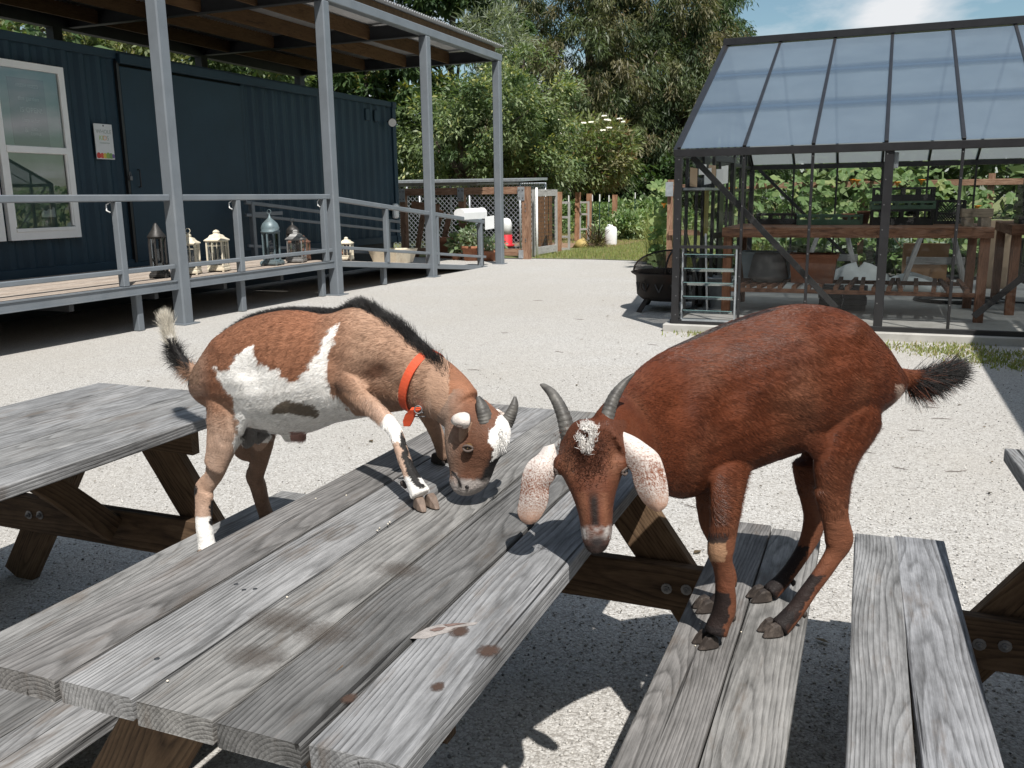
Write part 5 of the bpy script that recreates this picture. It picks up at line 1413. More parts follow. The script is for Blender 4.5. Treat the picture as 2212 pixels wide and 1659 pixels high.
def tree(name, label, cat, base, blobs, clumps, per, cr, size, aspect, droop, cols, seed, trunk_r=.22, hang=0, tipcol=None, tipfrac=0, limbs=9, group=None, dead=0, shell=.8, trunk=True, flowers=0, coh=.55):
    rng = np.random.default_rng(seed)
    t = thing(name, label, cat, tuple(base), group)
    V, col, cc = foliage(rng, blobs, clumps, per, cr, size, aspect, droop, cols, hang, tipcol, tipfrac, shell, coh)
    V[:,2] = np.maximum(V[:,2], .03)
    np_mesh('crown', V, np.arange(len(V)).reshape(-1,4), MAT['leaf'], t, 'stuff', colors=col)
    zt = max(b[0][2]+b[1][2]*.7 for b in blobs); zl = min(b[0][2]-b[1][2]*.3 for b in blobs)
    if trunk:
        m = MB(); B = Vector(base); top = Vector(blobs[0][0]); top.z = zt
        pts = [B+(top-B)*f+Vector((rng.normal()*.10*f*(1-f)*4, rng.normal()*.10*f*(1-f)*4, 0)) for f in np.linspace(0,1,8)]
        m.tube(pts, [trunk_r*(1.25 if i == 0 else 1-.11*i) for i in range(8)], 9)
        for k in range(limbs):
            tgt = Vector(cc[rng.integers(0,len(cc))]); f = min(.9, max(.18, (tgt.z*.75-B.z)/(zt-B.z)*rng.uniform(.6,.95)))
            st = B+(top-B)*f; mid = st.lerp(tgt,.5)+Vector((rng.normal()*.2,rng.normal()*.2,.25))
            m.tube([st,mid,tgt],[trunk_r*.38,trunk_r*.24,trunk_r*.08],6)
        m.build('trunk', MAT['bark'], t)
    for k in range(dead):
        m = MB(); a = Vector(cc[rng.integers(0,len(cc))]); pts = [a]
        dirv = Vector((rng.normal(),-.8,rng.normal()*.4)).normalized()
        for i in range(5): dirv = (dirv+Vector((rng.normal()*.25,rng.normal()*.25,rng.normal()*.2))).normalized(); pts.append(pts[-1]+dirv*.45)
        m.tube(pts,[.035,.03,.024,.018,.012,.006],5)
        for i in (2,3,4):
            for _ in range(2): m.tube([pts[i],pts[i]+Vector((rng.normal()*.4,rng.normal()*.2,rng.normal()*.35))],[.012,.004],4)
        m.build('dead_branch', MAT['dead_branch'], t)
    if flowers:
        rngf = random.Random(seed); b = blobs[0]
        for k in range(flowers):
            a = rngf.uniform(3.3,6.1); e = rngf.uniform(.15,1.1)
            c = Vector((b[0][0]+b[1][0]*1.22*math.cos(a)*math.cos(e), b[0][1]+b[1][1]*1.45*math.sin(a)*math.cos(e), b[0][2]+b[1][2]*1.12*math.sin(e)))
            f_ = MB()
            for q in range(16):
                r_ = .10*math.sqrt(rngf.random()); w_ = rngf.random()*6.283; p_ = c+Vector((r_*math.cos(w_),r_*math.sin(w_),.02*rngf.random()))
                f_.add([p_+Vector((.040*math.cos(u),.028*math.sin(u),.030*math.sin(u))) for u in (0,1.26,2.5,3.77,5.03)],[(0,1,2,3,4)])
            f_.build('flower_head', MAT['petal'], t)
    return t
MAT['petal'] = simple('cream_petals', (.72,.70,.58), .7, .06, 12)
OLIVE = [(.095,.115,.052),(.128,.132,.066),(.078,.104,.047),(.145,.132,.072),(.045,.068,.033)]
DKGRN = [(0.037, 0.069, 0.027), (0.056, 0.098, 0.037), (0.069, 0.112, 0.043)]
MIDG = [(.105,.155,.062),(.155,.205,.098),(.08,.125,.055),(.19,.235,.12)]
SILV = [(.23,.26,.20),(.28,.31,.25),(.18,.215,.16)]
GT = 'trees beyond the yard'
# conifers
def conifer(label, px, Y, h, w, seed, cols=OLIVE, zlo=2.2, n=300, per=84, dead=0):
    x = gx(px, Y); bl = []
    for k in range(7):
        f = k/6; z = zlo+(h-zlo)*f; r = w*(1-f*.80)*(1.0+.10*math.sin(k*2.1+seed)); bl.append(((x+.3*math.sin(k+seed),Y+.3*math.cos(2*k),z),(r,r,(h-zlo)/8*1.3),max(.12,(r/w)**1.6)))
    return tree('conifer_tree', label, 'tree', (x,Y,0), bl, int(n*1.15), int(per*2.1), .60, .28, .10, .62, cols, seed, .3, .55, (.17,.125,.07), .10, 12, GT, dead, coh=.33)
conifer('broad olive brown conifer rising behind the flowering elder', 1285, 44, 18.2, 4.9, 11, n=460, dead=3)
conifer('olive brown conifer crowding the greenhouse roof on its left', 1462, 46, 15.8, 4.2, 12, n=360)
conifer('tall olive conifer with sky gaps left of the broad one', 1125, 48, 19.5, 3.9, 13, n=300, dead=2)
conifer('deep green conifer whose slope meets the greenhouse ridge', 1545, 50, 13.2, 4.5, 14, [(.035,.068,.025),(.050,.088,.032),(.062,.098,.036)], 1.5, 330)
conifer('dark slim conifer against the clouds above the greenhouse roof', 1548, 58, 20.4, 3.0, 15, DKGRN, 5, 210)
conifer('distant olive conifer between the two broad ones', 1375, 55, 20.5, 4.5, 16, n=300)
# broadleaf trees with yellow shoots
def broad(label, px, Y, blobs, seed, n, per=70, cols=MIDG, tip=(.40,.40,.17), tf=.30, size=.135, base_px=None, **kw):
    X = gx(px, Y); bl = [((X+dx,Y+dy,z),r,w) for dx,dy,z,r,w in blobs]
    return tree('broadleaf_tree', label, 'tree', (X,Y,0), bl, int(n*.74), int(per*2.3), .46, size, .20, .45, cols, seed, .22, .25, tip, tf, 9, GT, **kw)
broad('sunny broadleaf tree with yellow shoots between the two rightmost porch posts', 1010, 25.5, [(-.3,0,3.4,(2.2,1.8,1.6),1.3),(1.1,-.3,4.1,(1.4,1.2,1.2),.8),(-1.8,.3,3.0,(1.4,1.3,1.2),.6)], 21, 210)
broad('yellow tipped broadleaf tree just right of the last porch post', 1130, 27.5, [(0,0,4.2,(1.9,1.7,1.9),1.2),(.3,-.2,2.6,(1.7,1.5,1.2),.8)], 22, 170)
broad('dark glossy broadleaf tree above the end of the porch roof', 985, 31, [(0,0,9.0,(3.3,2.6,2.6),1.4),(-3.0,0,7.4,(2.5,2.2,2.4),1)], 23, 220, 70, DKGRN, (.12,.15,.04), .2, .26)
broad('dark broadleaf tree behind the far end of the container', 800, 27, [(0,0,4.4,(2.9,2.2,2.5),1.4),(-2.6,0,5.2,(2.3,2,2.2),1)], 24, 240, 70, DKGRN, (.22,.21,.06), .3, .25)
broad('leafy tree glimpsed through the gap above the blue door', 480, 22, [(0,0,5.0,(2.9,1.9,2.2),1),(-3.6,0,5.2,(2.6,1.8,2.2),1)], 25, 230, 60, MIDG, (.34,.32,.12), .5, .22)
broad('pale leafed tree glimpsed above the container at the left edge', 130, 18.5, [(0,0,4.8,(2.6,1.6,1.9),1),(-2.8,0,5.0,(2.2,1.5,2.0),1),(2.2,.3,4.4,(1.8,1.4,1.6),.7)], 26, 260, 60, [(.16,.18,.08),(.22,.21,.11),(.12,.15,.06)], (.42,.36,.24), .5, .18)
# silvery shrubs
def shrub(name, label, px, Y, z, r, cols, seed, n, size=.16, aspect=.16, cr=.42, tip=None, tf=0, group='shrubs in front of the trees', **kw):
    X = gx(px, Y)
    return tree(name, label, 'shrub', (X,Y,0), [((X,Y,z),r,1)], n, 60, cr, size, aspect, .1, cols, seed, .06, 0, tip, tf, 6, group, **kw)
shrub('silver_shrub', 'tall silvery grey shrub at the tip of the porch roof', 1068, 29, 6.4, (1.15,1.0,1.5), SILV, 31, 75, .26, .07, .5)
shrub('silver_shrub', 'small silvery shrub leaning left of the flowering elder', 1212, 37, 3.0, (.72,.7,1.4), SILV, 32, 60, .26, .07, .5)
shrub('elder_bush', 'rounded elder bush dotted with cream flower heads', 1272, 38, 3.2, (2.1,1.8,1.55), [(.16,.20,.085),(.21,.24,.11),(.22,.21,.12),(.12,.16,.065)], 33, 210, .22, .17, .55, (.22,.14,.08), .12, flowers=15)
# dark undergrowth closing the view under the crowns
def thicket(label, x0, x1, Y, z, n, seed, cols=DKGRN):
    return tree('undergrowth', label, 'undergrowth', ((x0+x1)/2,Y,0), [((x0+(x1-x0)*(k+.5)/6,Y+.5*math.sin(k*2.3),z*.45),((x1-x0)/9,1.1,z*.55),1) for k in range(6)], n, 60, .8, .34, .2, .4, cols, seed, trunk=False)
thicket('dark undergrowth behind the goat pen', gx(780,29), gx(1150,29), 29.5, 3.4, 190, 41)
thicket('dark undergrowth under the conifers', gx(1130,42), gx(1640,42), 42, 3.6, 230, 42)
far = np.random.default_rng(5)
bl = [((gx(px,60),60+far.normal()*3,3.0),(4.5,2.5,3.0+far.random()*1.4),1) for px in range(-900,2900,150)]
Vf, cf, _ = foliage(far, bl, 900, 34, 1.5, .95, .25, .3, DKGRN+MIDG[:2])
Vf[:,2] = np.maximum(Vf[:,2], .05)
np_mesh('far_wood', Vf, np.arange(len(Vf)).reshape(-1,4), MAT['leaf'], kind='stuff', colors=cf)
bl = [((-19+far.normal(),2+3.2*k,3.2),(1.6,2.0,3.2),1) for k in range(9)]
Vf, cf, _ = foliage(far, bl, 320, 50, 1.0, .42, .2, .4, MIDG+DKGRN)
Vf[:,2] = np.maximum(Vf[:,2], .05)
np_mesh('hedge_behind_container', Vf, np.arange(len(Vf)).reshape(-1,4), MAT['leaf'], kind='stuff', colors=cf)
# wood round the yard behind the viewer (mirrored in the windows, closes the horizon)
bl = []
for k in range(26):
    a = math.pi*(.37+.98*k/25); r = 17+2.5*math.sin(k*1.7)
    bl.append(((r*math.sin(a), r*math.cos(a), 5.2),(2.6,2.4,5.2+1.6*math.sin(k*2.3)),1))
Vf, cf, _ = foliage(far, bl, 900, 46, 1.5, .75, .25, .4, DKGRN)
Vf[:,2] = np.maximum(Vf[:,2], .05)
np_mesh('wood_behind_viewer', Vf, np.arange(len(Vf)).reshape(-1,4), MAT['leaf'], kind='stuff', colors=cf)

# ------------------------------------------------------------------ vegetable garden
GBED = simple('mulch', (.24,.16,.11), .95, .3, 6, 0, .5, 30, .1)
MB().quad((-11.5,22.2,.02),(-6.9,24.8,.02),(-6.4,42,.02),(-16,42,.02)).build('garden_bed', GBED, kind='structure')
MB().quad((-3.4,16.9,.02),(8,16.9,.02),(8,20.2,.02),(-3.4,20.2,.02)).build('shell_path', MAT['gravel'], kind='structure')
rngb = np.random.default_rng(8)
def crop(name, label, cat, blobs, n, per, cr, size, aspect, cols, seed, tip=None, tf=0, group=None, droop=.2):
    V, col, cc = foliage(np.random.default_rng(seed), blobs, n, per, cr, size, aspect, droop, cols, 0, tip, tf)
    V[:,2] = np.maximum(V[:,2], .02); b = blobs[0][0]
    t = thing(name, label, cat, (b[0],b[1],0), group)
    np_mesh('foliage', V, np.arange(len(V)).reshape(-1,4), MAT['leaf'], t, 'stuff', colors=col); return t
GARD = [(0.138, 0.213, 0.081), (0.188, 0.269, 0.112), (0.106, 0.175, 0.069), (0.25, 0.312, 0.163)]
ya_ = 35.0; yb2 = onz(*r4(880,628),0).y
za_ = ony(*r4(600,235),ya_).z; zb2 = ony(*r4(880,330),yb2).z
crop('bean_row', 'dense leafy bean row along the far garden stakes', 'bean plants', [((gx(px,ya_),ya_,za_*.48),(.9,.8,za_*.55),1) for px in range(1205,1350,18)], 190, 56, .36, .15, .26, GARD, 51)
crop('bean_row', 'bushy bean row ending beside the white jug', 'bean plants', [((gx(px,yb2),yb2+.05*(px-1338),zb2*.50),(.62,.7,zb2*.55),1) for px in range(1338,1425,14)], 170, 56, .32, .13, .26, GARD, 52, (.45,.48,.33), .10)
crop('bean_row', 'far bean row along the right edge of the garden', 'bean plants', [((gx(px,ya_),ya_,za_*.5),(.8,.8,za_*.55),1) for px in range(1345,1425,18)], 110, 56, .34, .14, .26, GARD, 55)
crop('low_greens', 'low pale greens at the foot of the bean rows', 'greens', [((gx(px,33),33,.2),(.5,.5,.24),1) for px in (1222,1240,1262,1300,1318)], 46, 40, .22, .12, .25, GARD, 53, (.42,.46,.30), .2)
crop('dark_grass_clump', 'dark reddish grass clump behind the yellow sack', 'grass clump', [((gx(1287,24.4),24.4,.22),(.18,.18,.22),1)], 16, 30, .18, .26, .03, [(.05,.035,.022),(.08,.06,.03),(.04,.05,.02)], 54, droop=-.6)
ORD = ['first','second','third','fourth','fifth','sixth','seventh','eighth','ninth']
for k, (x, y) in enumerate(((-2.6,17.6),(-1.9,17.9),(-1.2,17.4),(-.5,18.0),(.2,17.5),(.8,18.1),(1.5,17.5),(2.1,18.0),(2.8,17.6))):
    crop('kale_plant', f'grey green kale plant, {ORD[k]} from the left in the row behind the greenhouse', 'kale plant', [((x,y,.30),(.34,.30,.26),1)], 22, 30, .24, .20, .3, [(.20,.26,.20),(.15,.21,.15),(.26,.31,.24)], 60+k, group='kale plants behind the greenhouse')
# ornamental grass by the yard edge
def grass_clump(label, x, y, h, r, n, seed):
    rng = np.random.default_rng(seed); a = rng.random(n)*6.283; l = h*(.55+.5*rng.random(n)); lean = r*(.2+1.0*rng.random(n)); w = .012*(.6+.8*rng.random(n))
    V = np.empty((n,8,3)); rx = x+rng.normal(0,r*.22,n); ry = y+rng.normal(0,r*.22,n)
    for i, f in enumerate((0,.45,.8,1)):
        z = l*(f-.42*f**3*rng.random(n)); u = lean*f**1.7; ww = w*(1-.85*f)
        cx_ = rx+np.cos(a)*u; cy_ = ry+np.sin(a)*u
        V[:,2*i] = np.stack([cx_-np.sin(a)*ww,cy_+np.cos(a)*ww,z],-1); V[:,2*i+1] = np.stack([cx_+np.sin(a)*ww,cy_-np.cos(a)*ww,z],-1)
    F = np.array([[0,1,3,2],[2,3,5,4],[4,5,7,6]])[None]+np.arange(n)[:,None,None]*8
    k = rng.random(n); col = np.stack([.16+.16*k,.19+.15*k,.075+.06*k],-1)
    t = thing('ornamental_grass', label, 'grass clump', (x,y,0), 'clumps of ornamental grass by the lawn')
    np_mesh('blades', V.reshape(-1,3), F.reshape(-1,4), MAT['grass'], t, 'stuff', colors=np.repeat(col,8,0))
grass_clump('tall arching grass clump where the lawn meets the greenhouse corner', gx(1432,18.8), 18.8, 1.3, .50, 800, 71)
grass_clump('shorter grass clump behind the tall one at the lawn edge', gx(1462,18.0), 18.0, 1.0, .5, 500, 72)
grass_clump('grass clump seen through the greenhouse beside the slatted shelf', -1.9, 16.6, .8, .5, 500, 73)

# ------------------------------------------------------------------ squash vines on the trellis fence behind the greenhouse
def squash_leaf_mesh(seed):
    rng = random.Random(seed); n = 15; v = [(0,0,0)]
    for k in range(n):
        a = -2.75+5.5*k/(n-1); lob = .82+.20*math.cos(a*2.5)+rng.uniform(-.05,.05)
        r = lob*(.95 if abs(a) < 2.2 else .8)
        v.append((r*math.cos(a), r*math.sin(a), -.22*r*r+.10*math.cos(a*5)+rng.uniform(-.03,.03)))
    me = bpy.data.meshes.new('leaf'); me.from_pydata(v, [], [(0,k,k+1) for k in range(1,n)]); me.update(); return me
def squash_mat():
    t = NT('squash_leaf'); n = t.noise(t.obj(), 3.0, 5, .6); rn = t.rnd()
    c = t.ramp(rn, [(0,(.095,.165,.055)),(.5,(.15,.225,.085)),(.85,(.21,.28,.11)),(1,(.30,.33,.13))])
    c = t.mix(t.ramp(n.outputs['Fac'], [(.35,0.0),(.75,.5)]), c, (.09,.15,.06))
    t.base(c, .55, .3)
    tr = t.n.new('ShaderNodeBsdfTranslucent'); tc = t.mix(1.0, c, (1.5,1.6,.7), 'MULTIPLY'); t.link(tc, tr.inputs['Color'])
    mx = t.n.new('ShaderNodeMixShader'); mx.inputs[0].default_value = .32
    t.link(t.b.outputs[0], mx.inputs[1]); t.link(tr.outputs[0], mx.inputs[2]); t.link(mx.outputs[0], t.out.inputs['Surface']); return t.m
SQ = squash_mat(); LV_ = [squash_leaf_mesh(k) for k in range(5)]
for m_ in LV_: m_.materials.append(SQ)
MAT['squash_flower'] = simple('orange_squash_flower', (.72,.30,.03), .6, .1, 10)
MAT['stem'] = simple('green_stem', (.10,.15,.05), .7, .2, 10)
tf = thing('trellis_fence', 'reddish timber rail fence carrying squash vines behind the greenhouse', 'fence', (0,16.75,0))
XT = gx(1447,16.8)
board('rail', (XT,16.78,1.58),(5.2,16.78,1.58),.10,.045,RW,tf,up=(0,-1,0)); board('rail', (XT,16.78,.75),(5.2,16.78,.75),.10,.045,RW,tf,up=(0,-1,0))
for x in (XT,-2.1,-.2,1.75,3.7): board('post', (x,16.86,0),(x,16.86,1.72),.10,.10,RW,tf,up=(0,-1,0))
MB().cbox((XT,16.74,1.55),.07,.008,.13).build('joint_plate', MAT['galv'], tf)
def squash(label, x0, x1, zt, n, seed, y=16.55):
    rng = random.Random(seed); t = thing('squash_vine', label, 'squash vine', ((x0+x1)/2,y,0), 'squash vines on the trellis')
    for k in range(4):
        xs = x0+(x1-x0)*(k+.5)/4
        MB().tube([(xs,y+.1,0),(xs+rng.uniform(-.2,.2),y+.1,zt*.4),(xs+rng.uniform(-.3,.3),y+.15,zt*.75),(xs+rng.uniform(-.4,.4),y+.1,zt*.95)],.014,6).build('stem', MAT['stem'], t)
    for k in range(n):
        x = rng.uniform(x0,x1); f = rng.random()**.75; z = .12+(zt-.12)*f+rng.uniform(-.12,.12); yy = y+rng.uniform(-.25,.28)
        nrm = Vector((rng.uniform(-.7,.7),-.55+rng.uniform(-.5,.3),.75+rng.uniform(-.3,.3))).normalized()
        M = nrm.to_track_quat('Z','Y').to_matrix().to_4x4() @ Matrix.Rotation(rng.uniform(0,6.28),4,'Z') @ Matrix.Scale(rng.uniform(.085,.165),4); M.translation = (x,yy,max(.1,z))
        piece('leaf', LV_[k%5], t, M)
    for k in range(max(1,n//40)):
        x = rng.uniform(x0,x1); c = Vector((x,y-.3,zt*rng.uniform(.75,1.02)))
        MB().lathe([(.008,-.06),(.02,-.02),(.05,.02),(.065,.03),(.02,.0)], tuple(c), 7).build('flower', MAT['squash_flower'], t)
squash('squash vine climbing beside the grass clump, left of the greenhouse', gx(1408,17.3), gx(1452,17.3), 1.68, 60, 81, 17.3)
squash('squash vine behind the left glass panes of the greenhouse', -2.9, -1.2, 1.75, 105, 82)
squash('squash vine behind the green crate in the greenhouse', -1.2, .0, 1.85, 105, 83)
squash('squash vine behind the stack of three crates', .0, 1.1, 1.85, 95, 84)
squash('squash vine with open gaps behind the milk crate', 1.1, 2.4, 1.45, 70, 85)
squash('squash vine behind the dark tray piles at the right', 2.4, 4.0, 1.7, 80, 86)
# ================================================================== GOATS
def crop_px(x0, y0, x1, w):
    s = (x1-x0)/w
    return lambda x, y: ((x0+x*s)*K_, (y0+y*s)*K_)
K_ = 2212/4032
W4 = crop_px(500,1100,2200,2212)
WH = crop_px(700,1700,1300,1659)
WF = crop_px(1200,1400,1800,1531)
B5 = crop_px(1900,1100,4032,2211)
BL = crop_px(2600,1950,3500,2133)
BH = crop_px(2000,1350,2800,1475)

W4INV = lambda X, Y: ((X/K_-500)/(1700/2212), (Y/K_-1100)/(1700/2212))
B5INV = lambda X, Y: ((X/K_-1900)/(2132/2211), (Y/K_-1100)/(2132/2211))
def relief(me, F, inv, bumps, ribs):
    """hollows, hip and shoulder points and faint ribs, the same on both flanks"""
    co, no = mesh_np(me); s, l, z = F.slz(co); Q = co-np.outer(l-np.abs(l), np.array(F.n[:])); x, y = inv(*px_np(Q)); d = np.zeros(len(co))
    side = np.clip(np.abs(no@np.array(F.n[:]))*1.6,0,1)
    for bx, by, r, a in bumps: d += a*np.exp(-((x-bx)/r)**2-((y-by)/r)**2)
    x0, x1, y0, y1, a, per, sl = ribs
    w = np.clip((x-x0)/50,0,1)*np.clip((x1-x)/50,0,1)*np.clip((y-y0)/80,0,1)*np.clip((y1-y)/80,0,1)
    d += a*w*np.sin(6.283*(x+sl*(y-y0))/per)
    co = co+no*(d*side)[:,None]; me.vertices.foreach_set('co', co.astype(np.float32).ravel()); me.update()
class Frame:
    """a goat's own frame: s forward, l towards the viewer's side, z up"""
    def __init__(f, O, h):
        h = Vector((h[0],h[1],0)).normalized(); f.O = Vector((O[0],O[1],0)); f.h = h
        n = Vector((h.y,-h.x,0)); f.n = n if n.dot(Vector((-O[0],-O[1],0))) > 0 else -n
    def at(f, p, l=0.0):
        return on(p[0], p[1], f.O+f.n*l, f.n)
    def slz(f, P):
        d = np.asarray(P)-np.array(f.O[:]); return d@np.array(f.h[:]), d@np.array(f.n[:]), np.asarray(P)[:,2]
def depth_of(P): return (P-CAMP).dot(FW)
def px_np(P):
    v = np.asarray(P)-np.array(CAMP[:]); w = v@np.array(FW[:])
    return IW/2+F_PX*(v@np.array(RT[:]))/w, IH/2-F_PX*(v@np.array(UP[:]))/w

def loft(m, secs, n=22, cap=.6, sq=1.0):
    """secs: (centre, A half-height vector, B half-width vector)"""
    v = []; f = []
    for C_, A, B in secs:
        for k in range(n):
            t = 6.28318*k/n; c, s = math.cos(t), math.sin(t)
            c = math.copysign(abs(c)**sq, c); s = math.copysign(abs(s)**sq, s)
            v.append(C_+B*c+A*s)
    r = len(secs)
    for i in range(r-1):
        for k in range(n): f.append((i*n+k,i*n+(k+1)%n,(i+1)*n+(k+1)%n,(i+1)*n+k))
    for i, j in ((0,1),(r-1,r-2)):
        C0, C1 = secs[i][0], secs[j][0]; d = (C0-C1).normalized()
        rad = min(secs[i][1].length, secs[i][2].length)
        b = len(v); v.append(C0+d*rad*cap)
        for k in range(n): f.append((b,i*n+k,i*n+(k+1)%n) if i else (b,i*n+(k+1)%n,i*n+k))
    m.add(v, f)
def catmull(vals, sub):
    """smooth resample of rows of numbers"""
    a = np.array(vals, float); out = []
    for i in range(len(a)-1):
        p0, p1, p2, p3 = a[max(i-1,0)], a[i], a[i+1], a[min(i+2,len(a)-1)]
        for k in range(sub):
            t = k/sub
            out.append(.5*((2*p1)+(-p0+p2)*t+(2*p0-5*p1+4*p2-p3)*t*t+(-p0+3*p1-3*p2+p3)*t**3))
    out.append(a[-1]); return np.array(out)
def trunk_secs(F, rows, cf, sub=4):
    """rows: (xt,yt,xb,yb,half width,l)"""
    out = []
    for xt,yt,xb,yb,w,l in catmull(rows, sub):
        T, B_ = F.at(cf(xt,yt), l), F.at(cf(xb,yb), l)
        out.append(((T+B_)/2, (T-B_)/2, F.n*w))
    return out
def limb_secs(F, rows, cf, scale, sub=4, lat=.85):
    """rows: (x,y,half width px,l[,lat])"""
    rows = [r if len(r) == 5 else (*r, lat) for r in rows]
    R_ = catmull(rows, sub); pts = [F.at(cf(x,y), l) for x,y,w,l,q in R_]; out = []
    for i, (x,y,w,l,q) in enumerate(R_):
        t = (pts[min(i+1,len(pts)-1)]-pts[max(i-1,0)]).normalized()
        r = w*scale*depth_of(pts[i])/F_PX
        B = (F.n - t*F.n.dot(t)).normalized(); A = t.cross(B).normalized()
        hz = RT - t*RT.dot(t)
        r = r*1.03+.0028; r *= max(.80, abs((t.cross(FW)).normalized().dot(RT)))   # slanted limbs: horizontal reading -> true thickness
        out.append((pts[i], A*r, B*r*q))
    return out, pts
def fuse(m, name, voxel=.0048, smooth=7, mat=None, parent=None):
    me = bpy.data.meshes.new(name); me.from_pydata([tuple(v) for v in m.v], [], m.f); me.update()
    bm = bmesh.new(); bm.from_mesh(me); bmesh.ops.recalc_face_normals(bm, faces=bm.faces); bm.to_mesh(me); bm.free()
    o = bpy.data.objects.new(name+'_src', me); C.objects.link(o)
    r = o.modifiers.new('r','REMESH'); r.mode = 'VOXEL'; r.voxel_size = voxel
    s = o.modifiers.new('s','SMOOTH'); s.factor = .5; s.iterations = smooth
    bpy.context.view_layer.update()
    dg = bpy.context.evaluated_depsgraph_get(); me2 = bpy.data.meshes.new_from_object(o.evaluated_get(dg))
    bpy.data.objects.remove(o); bpy.data.meshes.remove(me)
    me2.name = name
    return me2
def mesh_np(me):
    co = np.empty(len(me.vertices)*3, np.float32); me.vertices.foreach_get('co', co); co = co.reshape(-1,3).astype(float)
    no = np.empty(len(me.vertices)*3, np.float32); me.vertices.foreach_get('normal', no); no = no.reshape(-1,3).astype(float)
    return co, no
def inpoly(x, y, poly):
    c = np.zeros(x.shape, bool); n = len(poly); j = n-1
    for i in range(n):
        xi, yi = poly[i]; xj, yj = poly[j]
        if yi != yj:
            hit = ((yi > y) != (yj > y)) & (x < (xj-xi)*(y-yi)/(yj-yi)+xi)
            c ^= hit
        j = i
    return c
def vnoise(P, f, seed=0):
    """cheap smooth noise on points"""
    rng = np.random.default_rng(seed); out = np.zeros(len(P))
    for k in range(5):
        d = rng.normal(size=3); d /= np.linalg.norm(d)
        out += np.sin(P@d*f*(1+.5*k)+rng.random()*6.28)/(1+.4*k)
    return out/3
def coat_mat(name, hdg, rough=.46):
    t = NT(name); at = t.node('ShaderNodeAttribute', attribute_name='tint')
    vr = t.node('ShaderNodeMapping'); vr.inputs['Rotation'].default_value = (0,0,-math.atan2(hdg.y,hdg.x)); t.link(t.obj(), vr.inputs['Vector'])
    wv = t.noise(vr.outputs[0], 14, 3, .6); off = t.mix(.045, vr.outputs[0], wv.outputs['Color'], 'ADD')
    n = t.noise(t.mapping(off, (55,260,260)), 1.0, 4, .6); n2 = t.noise(t.mapping(off, (16,60,60)), 1.0, 4, .6)
    c = t.mix(t.ramp(n.outputs['Fac'], [(.32,.34),(.60,0.0)]), at.outputs['Color'], t.mix(1.0, at.outputs['Color'], .35, 'MULTIPLY'))
    c = t.mix(t.ramp(n2.outputs['Fac'], [(.50,0.0),(.75,.30)]), c, t.mix(1.0, at.outputs['Color'], 1.7, 'MULTIPLY'))
    t.base(c, t.ramp(n2.outputs['Fac'], [(.3,rough-.05),(.7,rough+.16)]), .20)
    t.bump(t.math('ADD', n.outputs['Fac'], t.math('MULTIPLY', n2.outputs['Fac'], 1.2)), .55, .0035); return t.m
def hair_mat(name, rough=.42, spec=.45):
    t = NT(name); at = t.node('ShaderNodeAttribute', attribute_name='tint')
    t.base(at.outputs['Color'], rough, spec); return t.m
MAT['hair'] = hair_mat('goat_hair', .33, .45); MAT['long_hair'] = hair_mat('goat_long_hair', .45, .3)
MAT['horn'] = None
def horn_mat():
    t = NT('ridged_horn'); n = t.noise(t.obj(), 45, 4, .6); n2 = t.noise(t.mapping(t.obj(), (1,1,6)), 60, 3, .6)
    c = t.ramp(n.outputs['Fac'], [(.3,(.045,.042,.040)),(.55,(.10,.095,.088)),(.8,(.19,.18,.165))])
    t.base(c, .5, .4); t.bump(n2.outputs['Fac'], .35, .003); return t.m
MAT['horn'] = horn_mat()
MAT['hoof'] = simple('hoof_horn', (.040,.032,.028), .6, .35, 40, 0, .3, 120, .35, (.16,.13,.11))
MAT['hoof_pale'] = simple('pale_hoof_horn', (.17,.125,.10), .6, .35, 40, 0, .3, 120, .35, (.30,.23,.18))
MAT['eye_amber'] = simple('amber_iris', (.12,.07,.03), .15, .2, 60); MAT['pupil'] = simple('black_pupil', (.004,.004,.004), .08, 0, 5)
MAT['nostril'] = simple('dark_nostril', (.012,.009,.009), .6, .1, 30)
MAT['collar'] = simple('orange_nylon_webbing', (.62,.085,.030), .6, .08, 30, 0, .4, 400)

def strands(name, parent, roots, dirs, lens, cols, r0=.00042, pts=4, bend=None, mat=None, seed=0):
    """hair curves: each strand leaves its root along dirs and bends by 'bend'"""
    N = len(roots); off = np.array(wloc(parent)[:])
    t = np.linspace(0,1,pts)[None,:,None]
    b = np.zeros((N,1,3)) if bend is None else bend[:,None,:]
    P = (roots-off)[:,None,:]+dirs[:,None,:]*lens[:,None,None]*t+b*lens[:,None,None]*t*t
    cu = bpy.data.hair_curves.new(name); cu.add_curves([pts]*N)
    cu.attributes['position'].data.foreach_set('vector', P.astype(np.float32).ravel())
    ra = cu.attributes.get('radius') or cu.attributes.new('radius','FLOAT','POINT')
    rr = np.broadcast_to((r0*(1-.80*np.linspace(0,1,pts)))[None,:], (N,pts)).astype(np.float32)
    ra.data.foreach_set('value', np.ascontiguousarray(rr).ravel())
    ca = cu.attributes.new('tint','FLOAT_COLOR','CURVE'); c4 = np.ones((N,4), np.float32); c4[:,:3] = np.clip(cols,0,1)
    ca.data.foreach_set('color', c4.ravel())
    cu.materials.append(mat or MAT['hair'])
    o = bpy.data.objects.new(name, cu); C.objects.link(o); o.parent = parent; WLOC[o.name] = wloc(parent)
    return o
